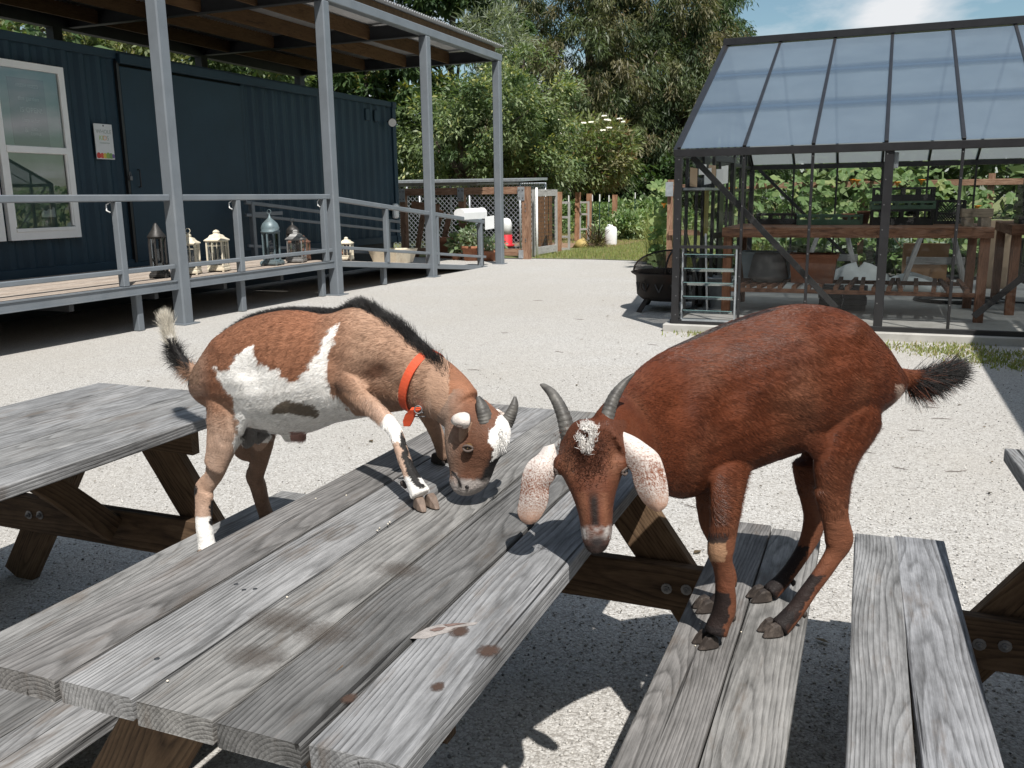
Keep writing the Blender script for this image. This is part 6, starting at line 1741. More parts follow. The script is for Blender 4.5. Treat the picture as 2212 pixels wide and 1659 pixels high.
def coat(parent, body, tint, flow_fn, len_fn, n, seed, lift=.30, name='coat'):
    me = body.data; off = np.array(wloc(body)[:]); co, no = mesh_np(me); co = co+off
    me.calc_loop_triangles(); T = np.empty(len(me.loop_triangles)*3, np.int32); me.loop_triangles.foreach_get('vertices', T); T = T.reshape(-1,3)
    a, b, c = co[T[:,0]], co[T[:,1]], co[T[:,2]]
    area = np.linalg.norm(np.cross(b-a,c-a),axis=1); rng = np.random.default_rng(seed)
    ti = rng.choice(len(T), n, p=area/area.sum()); u = rng.random((n,2)); fl = u.sum(1) > 1; u[fl] = 1-u[fl]
    w = np.stack([1-u.sum(1),u[:,0],u[:,1]],1)[:,:,None]
    R_ = (co[T[ti]]*w).sum(1); Nn = (no[T[ti]]*w).sum(1); Nn /= np.linalg.norm(Nn,axis=1)[:,None]
    tc = (tint[T[ti]]*w).sum(1)
    fl = flow_fn(R_); fl = fl-Nn*(fl*Nn).sum(1)[:,None]; fl /= np.linalg.norm(fl,axis=1)[:,None]+1e-6
    sw = vnoise(R_, 22, seed)[:,None]*.30+vnoise(R_, 60, seed+3)[:,None]*.15+rng.normal(size=(n,1))*.09
    fl = fl+np.cross(Nn,fl)*sw; fl /= np.linalg.norm(fl,axis=1)[:,None]
    lf = lift*(.6+.8*rng.random((n,1)))
    d = fl+Nn*lf; d /= np.linalg.norm(d,axis=1)[:,None]
    L = len_fn(R_)*(.65+.7*rng.random(n))
    col = tc*(.66+.68*rng.random((n,1)))*(1+.20*vnoise(R_, 120, seed+5))[:,None]
    return strands(name, parent, R_-Nn*.0006, d, L, col, r0=.00036, bend=-Nn*.12, seed=seed)
def paint(me, tint):
    a = me.color_attributes.new('tint','FLOAT_COLOR','POINT'); c4 = np.ones((len(me.vertices),4),np.float32); c4[:,:3] = np.clip(tint,0,1)
    a.data.foreach_set('color', c4.ravel())
def link_body(me, name, parent, mat):
    off = wloc(parent); co, _ = mesh_np(me); me.vertices.foreach_set('co', (co-np.array(off[:])).astype(np.float32).ravel())
    me.polygons.foreach_set('use_smooth', np.ones(len(me.polygons), bool)); me.materials.clear(); me.materials.append(mat); me.update()
    o = bpy.data.objects.new(name, me); C.objects.link(o); o.parent = parent; WLOC[o.name] = off; return o
def horn(parent, F, rows, cf, scale, plane, name='horn'):
    """rows: (x,y,half width px,depth offset away from the viewer)"""
    m = MB(); R_ = catmull(rows, 10); o0, nn = plane; v = []; f = []; n = 14; pts = []; rs = []
    for x,y,w,dd in R_:
        p = on(*cf(x,y), o0-nn*dd, nn); pts.append(p); rs.append(w*scale*depth_of(p)/F_PX)
    for i, p in enumerate(pts):
        t = (pts[min(i+1,len(pts)-1)]-pts[max(i-1,0)]).normalized(); B = (nn-t*nn.dot(t)).normalized(); A = t.cross(B)
        fr = i/len(pts); rid = 1+(.060*(1-fr) if fr < .85 else 0)*math.sin(i*1.75)
        for k in range(n):
            a = 6.28318*k/n; v.append(p+(A*math.cos(a)*.92+B*math.sin(a)*1.12)*rs[i]*rid)
    for i in range(len(pts)-1):
        for k in range(n): f.append((i*n+k,i*n+(k+1)%n,(i+1)*n+(k+1)%n,(i+1)*n+k))
    f.append(tuple((len(pts)-1)*n+k for k in range(n))); m.add(v,f,True)
    return m.build(name, MAT['horn'], parent)
def hoof_pair(parent, c, fwd, mat, L=.050, w=.021, h=.032, z0=.75, splay=.10):
    """two claws side by side; c = heel-side top centre on the ground"""
    fwd = Vector((fwd[0],fwd[1],0)).normalized(); sd = Vector((-fwd.y,fwd.x,0)); m = MB()
    ho = MB()
    for s in (-1,1):
        f2 = (fwd+sd*s*splay*.5).normalized(); s2 = Vector((-f2.y,f2.x,0)); b = Vector((c[0],c[1],z0+.0005))+sd*s*w*.60
        prof = [(-.42*L,.0,.80),(-.15*L,.0,1.0),(.25*L,.0,.95),(.58*L,.0,.45)]
        top = [(-.36*L,h*.75,.68),(-.12*L,h,.80),(.14*L,h*.86,.72),(.36*L,h*.42,.36)]
        v = []
        for (x,z,q),(x2,z2,q2) in zip(prof,top):
            v += [b+f2*x-s2*w*.5*q, b+f2*x+s2*w*.5*q, b+f2*x2+s2*w*.5*q2+Vector((0,0,z2)), b+f2*x2-s2*w*.5*q2+Vector((0,0,z2))]
        f = [(0,3,2,1),(12,13,14,15)]
        for i in range(3):
            for k in range(4): f.append((i*4+k,i*4+(k+1)%4,i*4+4+(k+1)%4,i*4+4+k))
        mm = MB().add(v,f)
        o = mm.build('hoof', mat, parent)
        be = o.modifiers.new('b','BEVEL'); be.width = .003; be.segments = 2; be.limit_method = 'ANGLE'; be.angle_limit = R(35)
    return
def ear_mesh(rows, cf, plane, depth, thick, curl, cols=7):
    """rows of (left px, right px) pairs down the ear; curved sheet with thickness"""
    o0, nn = plane; n = len(rows); flat = [(*a,*b,d,cu) for (a,b),d,cu in zip(rows,depth,curl)]
    R_ = catmull(flat, 3); v = []; f = []
    for x0,y0,x1,y1,d,cu in R_:
        for k in range(cols):
            u = k/(cols-1); p = on(*cf(x0+(x1-x0)*u, y0+(y1-y0)*u), o0-nn*(d-cu*math.sin(3.1416*u)), nn); v.append(p)
    nr = len(R_)
    for i in range(nr-1):
        for k in range(cols-1): f.append((i*cols+k,i*cols+k+1,(i+1)*cols+k+1,(i+1)*cols+k))
    back = len(v); v += [p-nn*thick for p in v]
    f += [tuple(back+i for i in q[::-1]) for q in list(f)]
    rim = [k for k in range(cols)]+[i*cols+cols-1 for i in range(1,nr)]+[(nr-1)*cols+k for k in range(cols-2,-1,-1)]+[i*cols for i in range(nr-2,0,-1)]
    for i in range(len(rim)):
        a, b = rim[i], rim[(i+1)%len(rim)]; f.append((a,back+a,back+b,b))
    return v, f

# ------------------------------------------------------------------ the white spotted goat, fore feet on the table
FWt = Frame((-1.40,1.985),(.975,-.22))
wg = thing('goat', 'white and tan spotted goat with black mane and orange collar, front hoof on the tabletop', 'goat', (-1.40,1.985,.41))
m = MB()
rows = [(392,475,400,590,.045,0),(425,400,440,640,.080,0),(500,285,555,705,.102,0),(610,205,690,768,.122,0),(760,160,815,790,.135,0),(900,148,935,785,.134,0),
        (1050,168,1070,735,.120,0),(1190,130,1205,710,.098,0),(1300,178,1310,690,.088,.004),(1395,235,1400,672,.078,.012),(1480,305,1440,664,.066,.022),(1560,372,1485,668,.056,.032),
        (1640,425,1540,690,.051,.042),(1720,500,1600,722,.048,.052),(1775,575,1650,760,.046,.062)]
tsec = trunk_secs(FWt, rows, W4); loft(m, tsec, 26, .5)
# head
rowsh = [(1800,610,1668,745,.045,.062),(1860,665,1664,800,.052,.068),(1925,740,1664,850,.056,.074),(1935,820,1670,905,.054,.080),(1905,895,1674,950,.045,.086),(1872,955,1676,990,.038,.091),(1850,1015,1674,1034,.036,.095),(1828,1060,1696,1080,.031,.098),(1800,1090,1728,1104,.020,.10)]
hsec = trunk_secs(FWt, rowsh, W4, 4)
hrot = Matrix.Rotation(R(-16),3,'Z')
loft(m, [(c,a,hrot@b) for c,a,b in hsec], 22, .3)
sc4 = 1700/2212*K_; scH = 600/1659*K_; scF = 600/1531*K_
hind_n, ph = limb_secs(FWt, [(560,-20,235,.055,.42),(500,110,205,.068,.42),(445,290,158,.078,.5),(415,400,130,.086,.6),(375,500,118,.092,.62),(300,600,128,.097,.55),(283,680,125,.10,.55),(282,760,112,.102,.6),(284,850,97,.105,.75),(284,950,86,.108,.85),(292,1060,84,.11,.9),(306,1160,84,.11,.9),(322,1260,86,.11,1.0),(336,1345,92,.11,1.05)], WH, scH)
loft(m, hind_n, 16, .2)
hind_f, pf = limb_secs(FWt, [(930,-60,175,-.06,.5),(915,120,150,-.075,.6),(885,300,125,-.10,.65),(858,420,118,-.12,.62),(842,500,118,-.13,.6),(872,590,100,-.14,.7),(900,700,80,-.155,.85),(928,800,70,-.165,.95),(962,900,70,-.175,1.0),(985,985,78,-.18,1.0)], WH, scH)
loft(m, hind_f, 16, .2)
fore_n, pn = limb_secs(FWt, [(270,40,190,.045,.36),(330,170,170,.070,.42),(420,290,150,.09,.48),(560,420,130,.105,.55),(690,530,112,.118,.62),(790,625,100,.128,.7),(872,720,84,.138,.85),(920,800,72,.145,.9),(955,900,62,.152,.95),(990,1010,60,.158,1),(1030,1120,64,.164,1),(1075,1220,78,.17,1),(1120,1310,92,.174,1),(1165,1400,104,.177,1)], WF, scF)
loft(m, fore_n, 16, .2)
fore_f, pff = limb_secs(FWt, [(1150,480,110,-.045,.6),(1240,620,92,-.06,.7),(1305,740,76,-.08,.8),(1345,850,60,-.095,.9),(1372,950,48,-.11,1),(1390,1020,48,-.12,1)], WF, scF)
loft(m, fore_f, 14, .2)
for sg_ in (1,-1):
    th, _ = limb_secs(FWt, [(470,430,60,.035*sg_,.45),(478,520,104,.060*sg_,.42),(490,620,122,.072*sg_,.42),(498,720,124,.078*sg_+.01,.42),(488,805,100,.082*sg_+.01,.5),(474,880,84,.086*sg_+.01,.58),(450,960,72,.09*sg_+.01,.6)] if sg_ > 0 else [(530,430,60,-.035,.45),(545,540,100,-.055,.42),(565,650,112,-.068,.42),(585,740,104,-.076,.45),(600,830,86,-.088,.55),(610,900,70,-.10,.6)], W4, sc4); loft(m, th, 18, .5)
st, _ = limb_secs(FWt, [(500,430,70,.060,.45),(560,510,84,.085,.42),(598,600,66,.100,.42),(596,680,60,.098,.45),(560,750,70,.088,.5)], W4, sc4); loft(m, st, 16, .5)
tail, pt = limb_secs(FWt, [(420,470,52,0),(360,480,44,0),(310,450,36,0),(265,395,28,0),(232,335,22,0),(212,275,18,0)], W4, sc4)
loft(m, tail, 12, .4)
for dx, dl in ((0,.02),(62,-.03)):
    c = FWt.at(W4(648+dx*.9, 815-dx*.35), .0+dl); sx = 40*sc4*depth_of(c)/F_PX
    loft(m, [(c+Vector((0,0,.055-.011*k))-FWt.h*.004*k, FWt.h*sx*q, FWt.n*sx*q) for k,q in enumerate((.45,.6,.75,.9,1.0,1.02,.95,.75,.4))], 12, .3)
c = FWt.at(W4(850,795)); d = (FWt.at(W4(905,808))-c)
loft(m, [(c+d*f-Vector((0,0,.0)), Vector((0,0,1))*r_, FWt.n*r_) for f,r_ in ((-.6,.022),(0,.019),(.5,.015),(1,.013))], 10, .5)
body = fuse(m, 'body', .0046, 6)
relief(body, FWt, W4INV, [(640,480,75,-.010),(465,335,48,.006),(1035,430,60,-.006),(1285,475,62,-.009),(1385,560,45,-.006),(560,520,40,.004)], (700,1000,200,700,.00035,58,.35))
co, no = mesh_np(body)
def white_tint(P):
    s,l,z = FWt.slz(P)
    Q = P-np.outer(l-np.abs(l), np.array(FWt.n[:]))       # far side mirrored to the near side
    X, Y = px_np(Q)
    x = (X/K_-500)/(1700/2212); y = (Y/K_-1100)/(1700/2212)
    jx = 16*vnoise(P,95,1)+9*vnoise(P,230,2); jy = 16*vnoise(P,95,3)+9*vnoise(P,230,4)
    xj, yj = x+jx, y+jy
    brown = np.array([.285,.130,.074]); tan = np.array([.39,.245,.170]); white = np.array([.93,.91,.88]); black = np.array([.012,.011,.011]); dark = np.array([.11,.055,.035]); ltan = np.array([.50,.35,.27])
    c = np.tile(brown,(len(P),1))
    def blend(mask_soft, col):
        nonlocal c
        k = np.clip(mask_soft,0,1)[:,None]; c = c*(1-k)+col*k
    blend((xj-930)/260*((x < 1650)), tan)                                   # shoulder and chest fade to tan
    blend(np.clip((yj-560)/200,0,1)*(x < 720), tan*1.05); blend(np.clip((yj-660)/160,0,1)*(x < 700)*np.clip(.75+.5*vnoise(P,40,12),0,1), ltan*.95)                      # thigh
    blend(np.exp(-((xj-1275)/75)**2-((yj-470)/48)**2)*1.3, dark)  # shade of the shoulder groove, painted dark into the coat
    blend(np.exp(-((xj-1080)/45)**2-((yj-560)/22)**2)*.8, dark)
    blend(np.clip((yj-590)/110,0,1)*((x > 1130)&(x < 1560))*(l > .06), ltan)
    blend(np.clip((430-x)/60,0,1)*(y < 600)*.6, ltan*.9)
    wp = [(440,440),(478,462),(525,468),(545,440),(556,385),(640,335),(652,400),(700,450),(760,460),(830,520),(880,518),(920,470),(965,400),(1000,330),(1030,270),(1090,222),(1072,300),(1032,400),(1025,520),(1052,585),(1100,640),(1160,690),(1260,745),(1230,800),(900,840),(720,800),(640,735),(620,810),(575,900),(552,850),(560,740),(535,620),(500,560),(468,500)]
    c[inpoly(xj,yj,wp)] = white
    c[(y > 640)&(x > 640)&(x < 1240)&(z < .99)&(~inpoly(xj,yj,[(0,0),(1,0),(1,1)]))&(y > 700)] = white*.97
    gp = [(742,695),(765,650),(820,618),(900,628),(960,660),(1000,690),(960,702),(880,690),(800,690)]
    c[inpoly(xj,yj,gp)] = np.array([.19,.155,.12])
    # legs
    c[(y > 1215+.0*x)&(x < 560)&(z < .62)&(xj > 330)] = white
    lg = (x < 560)&(y > 960)&(y < 1260); c[lg&(xj < 352)&(y > 1030)&(y < 1200)] = black*2
    c[lg&(xj > 425)&(y > 1130)] = black*2
    fw = (x > 1240)&(x < 1640)&(y > 690)&(l > .06)
    c[fw&inpoly(xj,yj,[(1290,735),(1345,690),(1395,735),(1420,800),(1400,850),(1330,810)])] = white
    c[fw&(yj > 985+.3*(1500-x))&(x < 1640)] = white*.96
    c[fw&inpoly(xj,yj,[(1385,790),(1420,760),(1432,850),(1455,930),(1500,1010),(1540,1065),(1500,1080),(1455,1020),(1425,960),(1400,880)])] = black*1.5
    fr_ = (l < -.04)&(x > 1490)&(x < 1680)&(y > 640)
    c[fr_] = ltan*.95; c[fr_&(y > 905)] = black*1.4
    hf = (l < -.055)&(x < 860)&(y > 700)&(z < .80); c[hf] = tan*.62; c[hf&(y > 1120)&(x > 700)] = black*1.5
    # topline and tail
    top = (np.abs(l) < .020)&(no_w[:,2] > .35)&(y < 620)&(x > 440)
    c[top] = black*1.3
    tl = (x < 372)&(y < 540); c[tl] = np.where((y[tl] < 300)[:,None], white*.95, np.where((x[tl] < 320)[:,None], black*1.5, tan*.8))
    # scrotum
    c[(x > 590)&(x < 720)&(y > 738)&(y < 905)&(np.abs(l) < .07)&(z < .885)] = np.array([.20,.19,.185])
    pz = (x > 835)&(x < 915)&(y > 780); c[pz] = np.array([.38,.22,.19])
    # face
    hd = (x > 1590)&(y > 560)&(z > .7)&(l > 0.0)&(x+y*.6 > 2010)
    blend(hd*np.clip((xj-1600)/130,0,1)*np.clip((yj-560)/150,0,1), np.array([.150,.068,.042]))
    blend(hd*np.clip((1735-xj)/90,0,1)*.85, ltan*.55)
    blend(hd*np.exp(-((xj-1800)/70)**2-((yj-960)/60)**2)*.7, dark*1.1)
    blend(hd*np.exp(-((xj-1800)/60)**2-((yj-770)/70)**2)*.75, dark)
    blend(hd*np.exp(-((xj-1755)/30)**2-((yj-875)/34)**2)*.8, dark*.6)
    blend(hd*np.clip((xj-(1858-.55*(yj-880)))/30,0,1)*(y > 880)*(y < 1040), black*1.5)
    c[hd&inpoly(xj,yj,[(1878,745),(1905,690),(1990,720),(2010,820),(1960,860),(1915,905),(1868,925),(1885,870),(1862,830)])] = white
    blend(hd*(yj > 1018)*np.clip((yj-1018)/20,0,1), np.array([.40,.36,.34]))
    blend(hd*inpoly(xj,yj,[(1660,1000),(1690,990),(1710,1035),(1690,1060)])*.8, np.array([.45,.36,.32]))
    blend(hd*np.exp(-((xj-1712)/7)**2-((yj-1050)/32)**2), black*1.5)
    blend((x > 1600)*(x < 1760)*(y < 640)*.0, tan)
    return c*(1+.10*vnoise(P,60,9))[:,None]
no_w = no
tw_ = white_tint(co)
paint(body, tw_)
bo = link_body(body, 'body', wg, coat_mat('tan_goat_coat', FWt.h, .58))
h3 = np.array(FWt.h[:])
def wflow(P):
    s,l,z = FWt.slz(P); d = np.tile(-h3*.9+np.array([0,0,-.45]),(len(P),1))
    leg = z < .82; d[leg & (s < .1)] = np.array([0,0,-1.0])-h3*.15
    lf = (s > .15)&(z < .98)&(s < .50); d[lf] = np.array([0,0,-1.0])+h3*.1
    hd = (s > .50); d[hd] = -h3*.4+np.array([0,0,.55])
    return d
def wlen(P):
    s,l,z = FWt.slz(P); L = np.full(len(P),.014); L[z < .75] = .008; L[(s > .15)&(z < .92)] = .0085; L[s > .50] = .0060
    return L
coat(wg, bo, tw_, wflow, wlen, 140000, 11, .18)
# mane and dorsal crest
path = [(462,335,.016),(520,262,.018),(640,186,.017),(800,148,.015),(960,150,.015),(1080,158,.018),(1180,128,.026),(1240,140,.032),(1330,200,.036),(1400,240,.040),(1470,292,.046),(1530,345,.046),(1600,392,.044),(1660,440,.046),(1720,502,.044),(1775,570,.036),(1800,610,.028)]
pp = catmull(path, 30); rng = np.random.default_rng(3); N = 9000; idx = rng.random(N)*(len(pp)-1.001); i0 = idx.astype(int); fr = (idx-i0)[:,None]
row = pp[i0]*(1-fr)+pp[i0+1]*fr
base = np.array([FWt.at(W4(x,y+10), 0)[:] for x,y,_ in pp]); nb = base[i0]*(1-fr)+base[i0+1]*fr
ltl = np.interp(row[:,0],[460,1300,1800],[0,.004,.064])
nb = nb+np.array(FWt.n[:])*(ltl+rng.normal(0,.008,N))[:,None]
tg = base[np.minimum(i0+1,len(base)-1)]-base[np.maximum(i0-1,0)]; tg /= np.linalg.norm(tg,axis=1)[:,None]
upv = np.array([0,0,1.0])-tg*tg[:,2:3]; upv /= np.linalg.norm(upv,axis=1)[:,None]
d = upv*.8-tg*.75+rng.normal(0,.20,(N,3)); d /= np.linalg.norm(d,axis=1)[:,None]
strands('mane', wg, nb, d, row[:,2]*.80*(.6+.7*rng.random(N)), np.tile(np.array([.011,.010,.010]),(N,1))*(.6+1.2*rng.random((N,1))), .0006, 4, -tg*.25, MAT['long_hair'])
# tail hair
tp = catmull([(*FWt.at(W4(x,y))[:],) for x,y in ((372,485),(330,468),(290,430),(258,390),(232,335),(214,278),(204,235))], 12)
N = 7500; idx = rng.random(N)*(len(tp)-1.001); i0 = idx.astype(int); fr = (idx-i0)[:,None]; rt_ = tp[i0]*(1-fr)+tp[i0+1]*fr
f_ = idx/(len(tp)-1); tg = tp[np.minimum(i0+2,len(tp)-1)]-tp[np.maximum(i0-1,0)]; tg /= np.linalg.norm(tg,axis=1)[:,None]
d = tg*1.0+rng.normal(0,1,(N,3))*np.where(f_ > .6,.24,.40)[:,None]+np.array([0,0,-.25])*(f_ < .6)[:,None]; d /= np.linalg.norm(d,axis=1)[:,None]
cl = np.where((f_ > .60)[:,None], np.array([.62,.58,.50]), np.where((f_ > .2)[:,None], np.array([.014,.013,.013]), np.array([.30,.18,.12])))
strands('tail_hair', wg, rt_+rng.normal(0,.004,(N,3)), d, .044*(.55+.8*rng.random(N)), cl*(.6+.7*rng.random((N,1))), .0006, 4, np.tile(np.array([0,0,-.12]),(N,1))*(f_ < .6)[:,None], MAT['long_hair'])
# white forehead tuft
hp = on(*W4(1925,800), FWt.O+FWt.n*.09, FWt.n); N = 220
q = np.array(hp[:])+rng.normal(0,1,(N,3))*np.array([.005,.005,.016]); 
d = np.array([.35,-.30,-.85])+rng.normal(0,.3,(N,3)); d /= np.linalg.norm(d,axis=1)[:,None]
strands('forelock', wg, q, d, .008*(.6+.8*rng.random(N)), np.tile(np.array([.9,.88,.85]),(N,1)), .0005, 4, None, MAT['long_hair'])
hpl = (FWt.O+FWt.n*.085, FWt.n)
horn(wg, FWt, [(1842,768,46,.0),(1838,735,44,.0),(1830,690,38,.0),(1815,640,28,.0),(1798,600,10,.0)], W4, sc4, hpl)
horn(wg, FWt, [(1940,745,38,.05),(1955,715,36,.055),(1972,680,30,.06),(1985,640,22,.065),(1988,600,7,.07)], W4, sc4, hpl)
# ears: near one folded with a white curled tip, far one white behind the horn
epl = (FWt.O+FWt.n*.135, FWt.n)
v, f = ear_mesh([((1698,684),(1724,681)),((1672,697),(1744,690)),((1660,718),(1752,712)),((1664,740),(1751,742)),((1690,753),(1738,764)),((1706,757),(1722,764))], W4, epl, [.010,-.002,-.008,-.010,-.006,-.004], .006, [.001,.006,.010,.010,.006,.001])
MAT['ear_white'] = simple('white_ear_hair', (.70,.63,.58), .8, .10, 60, 0, .4, 200)
MAT['ear_tan'] = simple('tan_ear_hair', (.30,.185,.125), .8, .15, 60, 0, .4, 200)
MAT['ear_dark'] = simple('dark_inner_ear', (.10,.075,.065), .8, .2, 40)
e_ = MB().add(v,f,True).build('ear', MAT['ear_white'], wg)
v, f = ear_mesh([((1765,735),(1700,730)),((1752,790),(1690,790)),((1730,860),(1668,860)),((1700,930),(1655,930)),((1680,965),(1662,965))], W4, epl, [.020,.016,.018,.022,.026], .006, [.012,.012,.010,.008,.004])
MB().add(v,f,True).build('ear_fold', MAT['ear_tan'], e_)
MB().lathe([(.001,-.004),(.009,-.002),(.010,.002),(.001,.004)], tuple(on(*W4(1708,752), FWt.O+FWt.n*.147, FWt.n)), 10).build('ear_hollow', MAT['ear_dark'], e_)
v, f = ear_mesh([((1880,690),(1935,690)),((1890,665),(1945,700)),((1900,680),(1940,715))], W4, (FWt.O+FWt.n*.03, FWt.n), [.0,.0,.0], .006, [.004,.006,.004])
MB().add(v,f,True).build('ear', MAT['ear_white'], wg)
# eye
def eye(parent, c, look, r=.012, up=Vector((0,0,1))):
    look = Vector(look).normalized(); Mq = look.to_track_quat('Z','Y').to_matrix().to_4x4(); Mq.translation = c
    mm = MB().lathe([(.001,-r),(r*.7,-r*.7),(r,0),(r*.7,r*.7),(.001,r)], (0,0,0), 14); 
    eo = MB().add([Mq@Vector(v) for v in mm.v], mm.f, True).build('eye', MAT['eye_amber'], parent)
    pv = [Mq@Vector((math.cos(a)*r*.55, math.sin(a)*r*.22, r*.86+.0012)) for a in [6.283*k/12 for k in range(12)]]
    MB().add(pv, [tuple(range(12))]).build('pupil', MAT['pupil'], eo)
    for sg in (1,-1):
        pts = [Mq@Vector((math.cos(a)*r*1.05, sg*math.sin(a)*r*.62, r*.62+.35*r*math.sin(a))) for a in [3.1416*k/8 for k in range(9)]]
        MB().tube(pts, .0026, 6).build('eyelid', MAT['ear_dark'], eo)
    return eo
eye(wg, on(*W4(1752,862), FWt.O+FWt.n*.128, FWt.n), FWt.n+FWt.h*.35+Vector((0,0,.1)),   .0105)
nc = on(*W4(1738,1062), FWt.O+FWt.n*.124, FWt.n)
MB().cbox(nc, .008,.003,.004, (FWt.h+FWt.n*.2).normalized(), FWt.n, Vector((0,0,1)), .002).build('nostril', MAT['nostril'], wg)
MB().tube([on(*W4(x,y), FWt.O+FWt.n*l, FWt.n) for x,y,l in ((1664,985,.124),(1684,1000,.128),(1700,1024,.130),(1710,1052,.129),(1716,1074,.126))], .0017, 6).build('mouth', MAT['nostril'], wg)
# hooves
def foot(F, px, z): return onz(px[0],px[1],z)
hoof_pair(wg, (-.905,1.700), (.80,-.60), MAT['hoof_pale'], .050, .025, .030, .7515, .16)
hoof_pair(wg, (-1.030,2.030), (.90,-.3), MAT['hoof'], .050, .021, .03, .7515)
hoof_pair(wg, (-1.772,1.945), (.95,-.3), MAT['hoof_pale'], .055, .023, .03, .4065)
hoof_pair(wg, (-1.768,2.225), (.95,-.3), MAT['hoof'], .055, .023, .03, .4065)
# dewclaws at the near fetlock
for dx, dl in ((985,.155),(1010,.185)):
    MB().lathe([(.001,-.008),(.006,-.004),(.007,.004),(.001,.008)], tuple(FWt.at(WF(dx,1285+20*(dl > .17)), .168)), 8).build('dewclaw', MAT['hoof'], wg)
# collar: band round the neck, strap end, ring and buckle
ci = 4*10+2
def collar():
    C0, A0, B0 = tsec[4*10+1]; C1, A1, B1 = tsec[4*11-1]
    ax = (C1-C0).normalized(); C_ = (C0+C1)/2; A = (A0+A1)/2; B = (B0+B1)/2
    T = FWt.at(W4(1553,380), .028); Bt = FWt.at(W4(1478,668), .028); C_ = (T+Bt)/2; A = (T-Bt)/2*1.04; B = FWt.n*(B.length*1.12)
    w = A.cross(B).normalized(); w = w if w.dot(FWt.h) > 0 else -w
    v = []; f = []; n = 48
    for k in range(n):
        a = 6.28318*k/n; p = C_+B*math.cos(a)+A*math.sin(a); o_ = (B.normalized()*math.cos(a)+A.normalized()*math.sin(a))
        for q, r_ in ((-.0115,0),(.0115,0),(.0115,.0035),(-.0115,.0035)): v.append(p+w*q+o_*r_)
    for k in range(n):
        for j in range(4): f.append((k*4+j,k*4+(j+1)%4,((k+1)%n)*4+(j+1)%4,((k+1)%n)*4+j))
    co_ = MB().add(v,f,False).build('collar', MAT['collar'], wg)
    # strap end hanging at the throat
    pts = [FWt.at(W4(x,y), l) for x,y,l in ((1488,655,.090),(1478,668,.102),(1455,690,.104),(1442,725,.103),(1437,752,.102))]
    v = []; f = []
    for i,p in enumerate(pts):
        q = .0115 if i < 4 else .007
        for a,b in ((-q,0),(q,0),(q,.003),(-q,.003)): v.append(p+RT*a+FWt.n*b)
    for i in range(4):
        for j in range(4): f.append((i*4+j,i*4+(j+1)%4,i*4+4+(j+1)%4,i*4+4+j))
    f += [(3,2,1,0),(16,17,18,19)]
    MB().add(v,f).build('strap_end', MAT['collar'], co_)
    c = FWt.at(W4(1492,668), .100)
    MB().tube([c+RT*.009*math.cos(a)+UP*.009*math.sin(a) for a in [6.283*k/14 for k in range(15)]], .0016, 6, False).build('ring', MAT['bolt'], co_)
    c = FWt.at(W4(1500,692), .085); 
    MB().tube([c-RT*.014-UP*.005, c+RT*.014-UP*.005, c+RT*.014+UP*.005, c-RT*.014+UP*.005, c-RT*.014-UP*.005], .0018, 6).build('buckle', MAT['bolt'], co_)
collar()

# ------------------------------------------------------------------ the brown goat on the bench
FB = Frame((-.24,2.07),(-.78,-.626))
bg = thing('goat', 'glossy red brown goat with speckled drooping ears and grey horns, standing on the bench', 'goat', (-.24,2.07,.41))
m = MB()
rows = [(1700,375,1694,440,.036,0),(1655,318,1645,495,.066,0),(1590,225,1570,555,.090,0),(1500,142,1450,625,.106,0),(1390,106,1325,685,.116,0),(1260,106,1215,722,.124,0),(1120,140,1120,755,.122,0),
        (985,186,1020,800,.110,0),(860,240,930,850,.096,.004),(750,292,850,884,.086,.02),(675,340,775,888,.076,.055),(615,395,715,862,.068,.11),(560,450,660,825,.062,.175),(512,500,615,790,.056,.235),(470,550,575,760,.052,.285)]
tb = trunk_secs(FB, rows, B5); loft(m, tb, 26, .5)
scB = 900/2133*K_; scBH = 800/1475*K_
for sg_ in (1,-1):
    o_ = 0 if sg_ > 0 else -45
    th, _ = limb_secs(FB, [(1590,330,62,.035*sg_,.5),(1572,420,122,.052*sg_,.44),(1520+o_*.4,515,160,.064*sg_,.40),(1486+o_*.7,610,146,.072*sg_,.40),(1452+o_,700,112,.078*sg_,.46),(1438+o_,770,90,.08*sg_,.52),(1434+o_*.9,840,72,.08*sg_,.55),(1436+o_*.8,905,54,.08*sg_,.6)], B5, .9643*K_); loft(m, th, 18, .5)
st, _ = limb_secs(FB, [(1545,265,80,.045,.5),(1480,340,118,.066,.42),(1405,425,112,.080,.40),(1342,505,88,.090,.38),(1316,575,68,.092,.40),(1340,640,64,.086,.45),(1392,690,72,.080,.48),(1432,750,80,.078,.5)], B5, .9643*K_); loft(m, st, 18, .5)
sh, _ = limb_secs(FB, [(975,330,80,.030,.4),(930,420,115,.052,.36),(895,520,112,.064,.38),(905,610,112,.066,.40),(955,690,112,.062,.42)], B5, .9643*K_); loft(m, sh, 18, .5)
hn, _ = limb_secs(FB, [(1605,-80,185,.078,.5),(1615,100,142,.08,.6),(1640,250,128,.08,.6),(1662,370,138,.08,.55),(1668,430,136,.08,.55),(1645,510,118,.08,.6),(1592,600,98,.08,.72),(1528,700,92,.08,.8),(1455,800,90,.08,.85),(1380,900,86,.08,.9),(1312,1000,86,.08,.95),(1250,1085,92,.081,1.0),(1165,1180,100,.081,1.0),(1110,1235,105,.081,1.0)], BL, scB)
loft(m, hn, 16, .2)
hf, _ = limb_secs(FB, [(1420,-330,200,-.06,.5),(1405,-160,150,-.072,.6),(1405,0,105,-.08,.7),(1428,170,90,-.084,.75),(1428,290,98,-.085,.7),(1395,400,92,-.086,.75),(1335,520,80,-.086,.85),(1265,630,78,-.086,.9),(1200,720,78,-.086,.95),(1135,800,80,-.086,1),(1065,870,88,-.086,1),(1020,910,92,-.086,1)], BL, scB)
loft(m, hf, 16, .2)
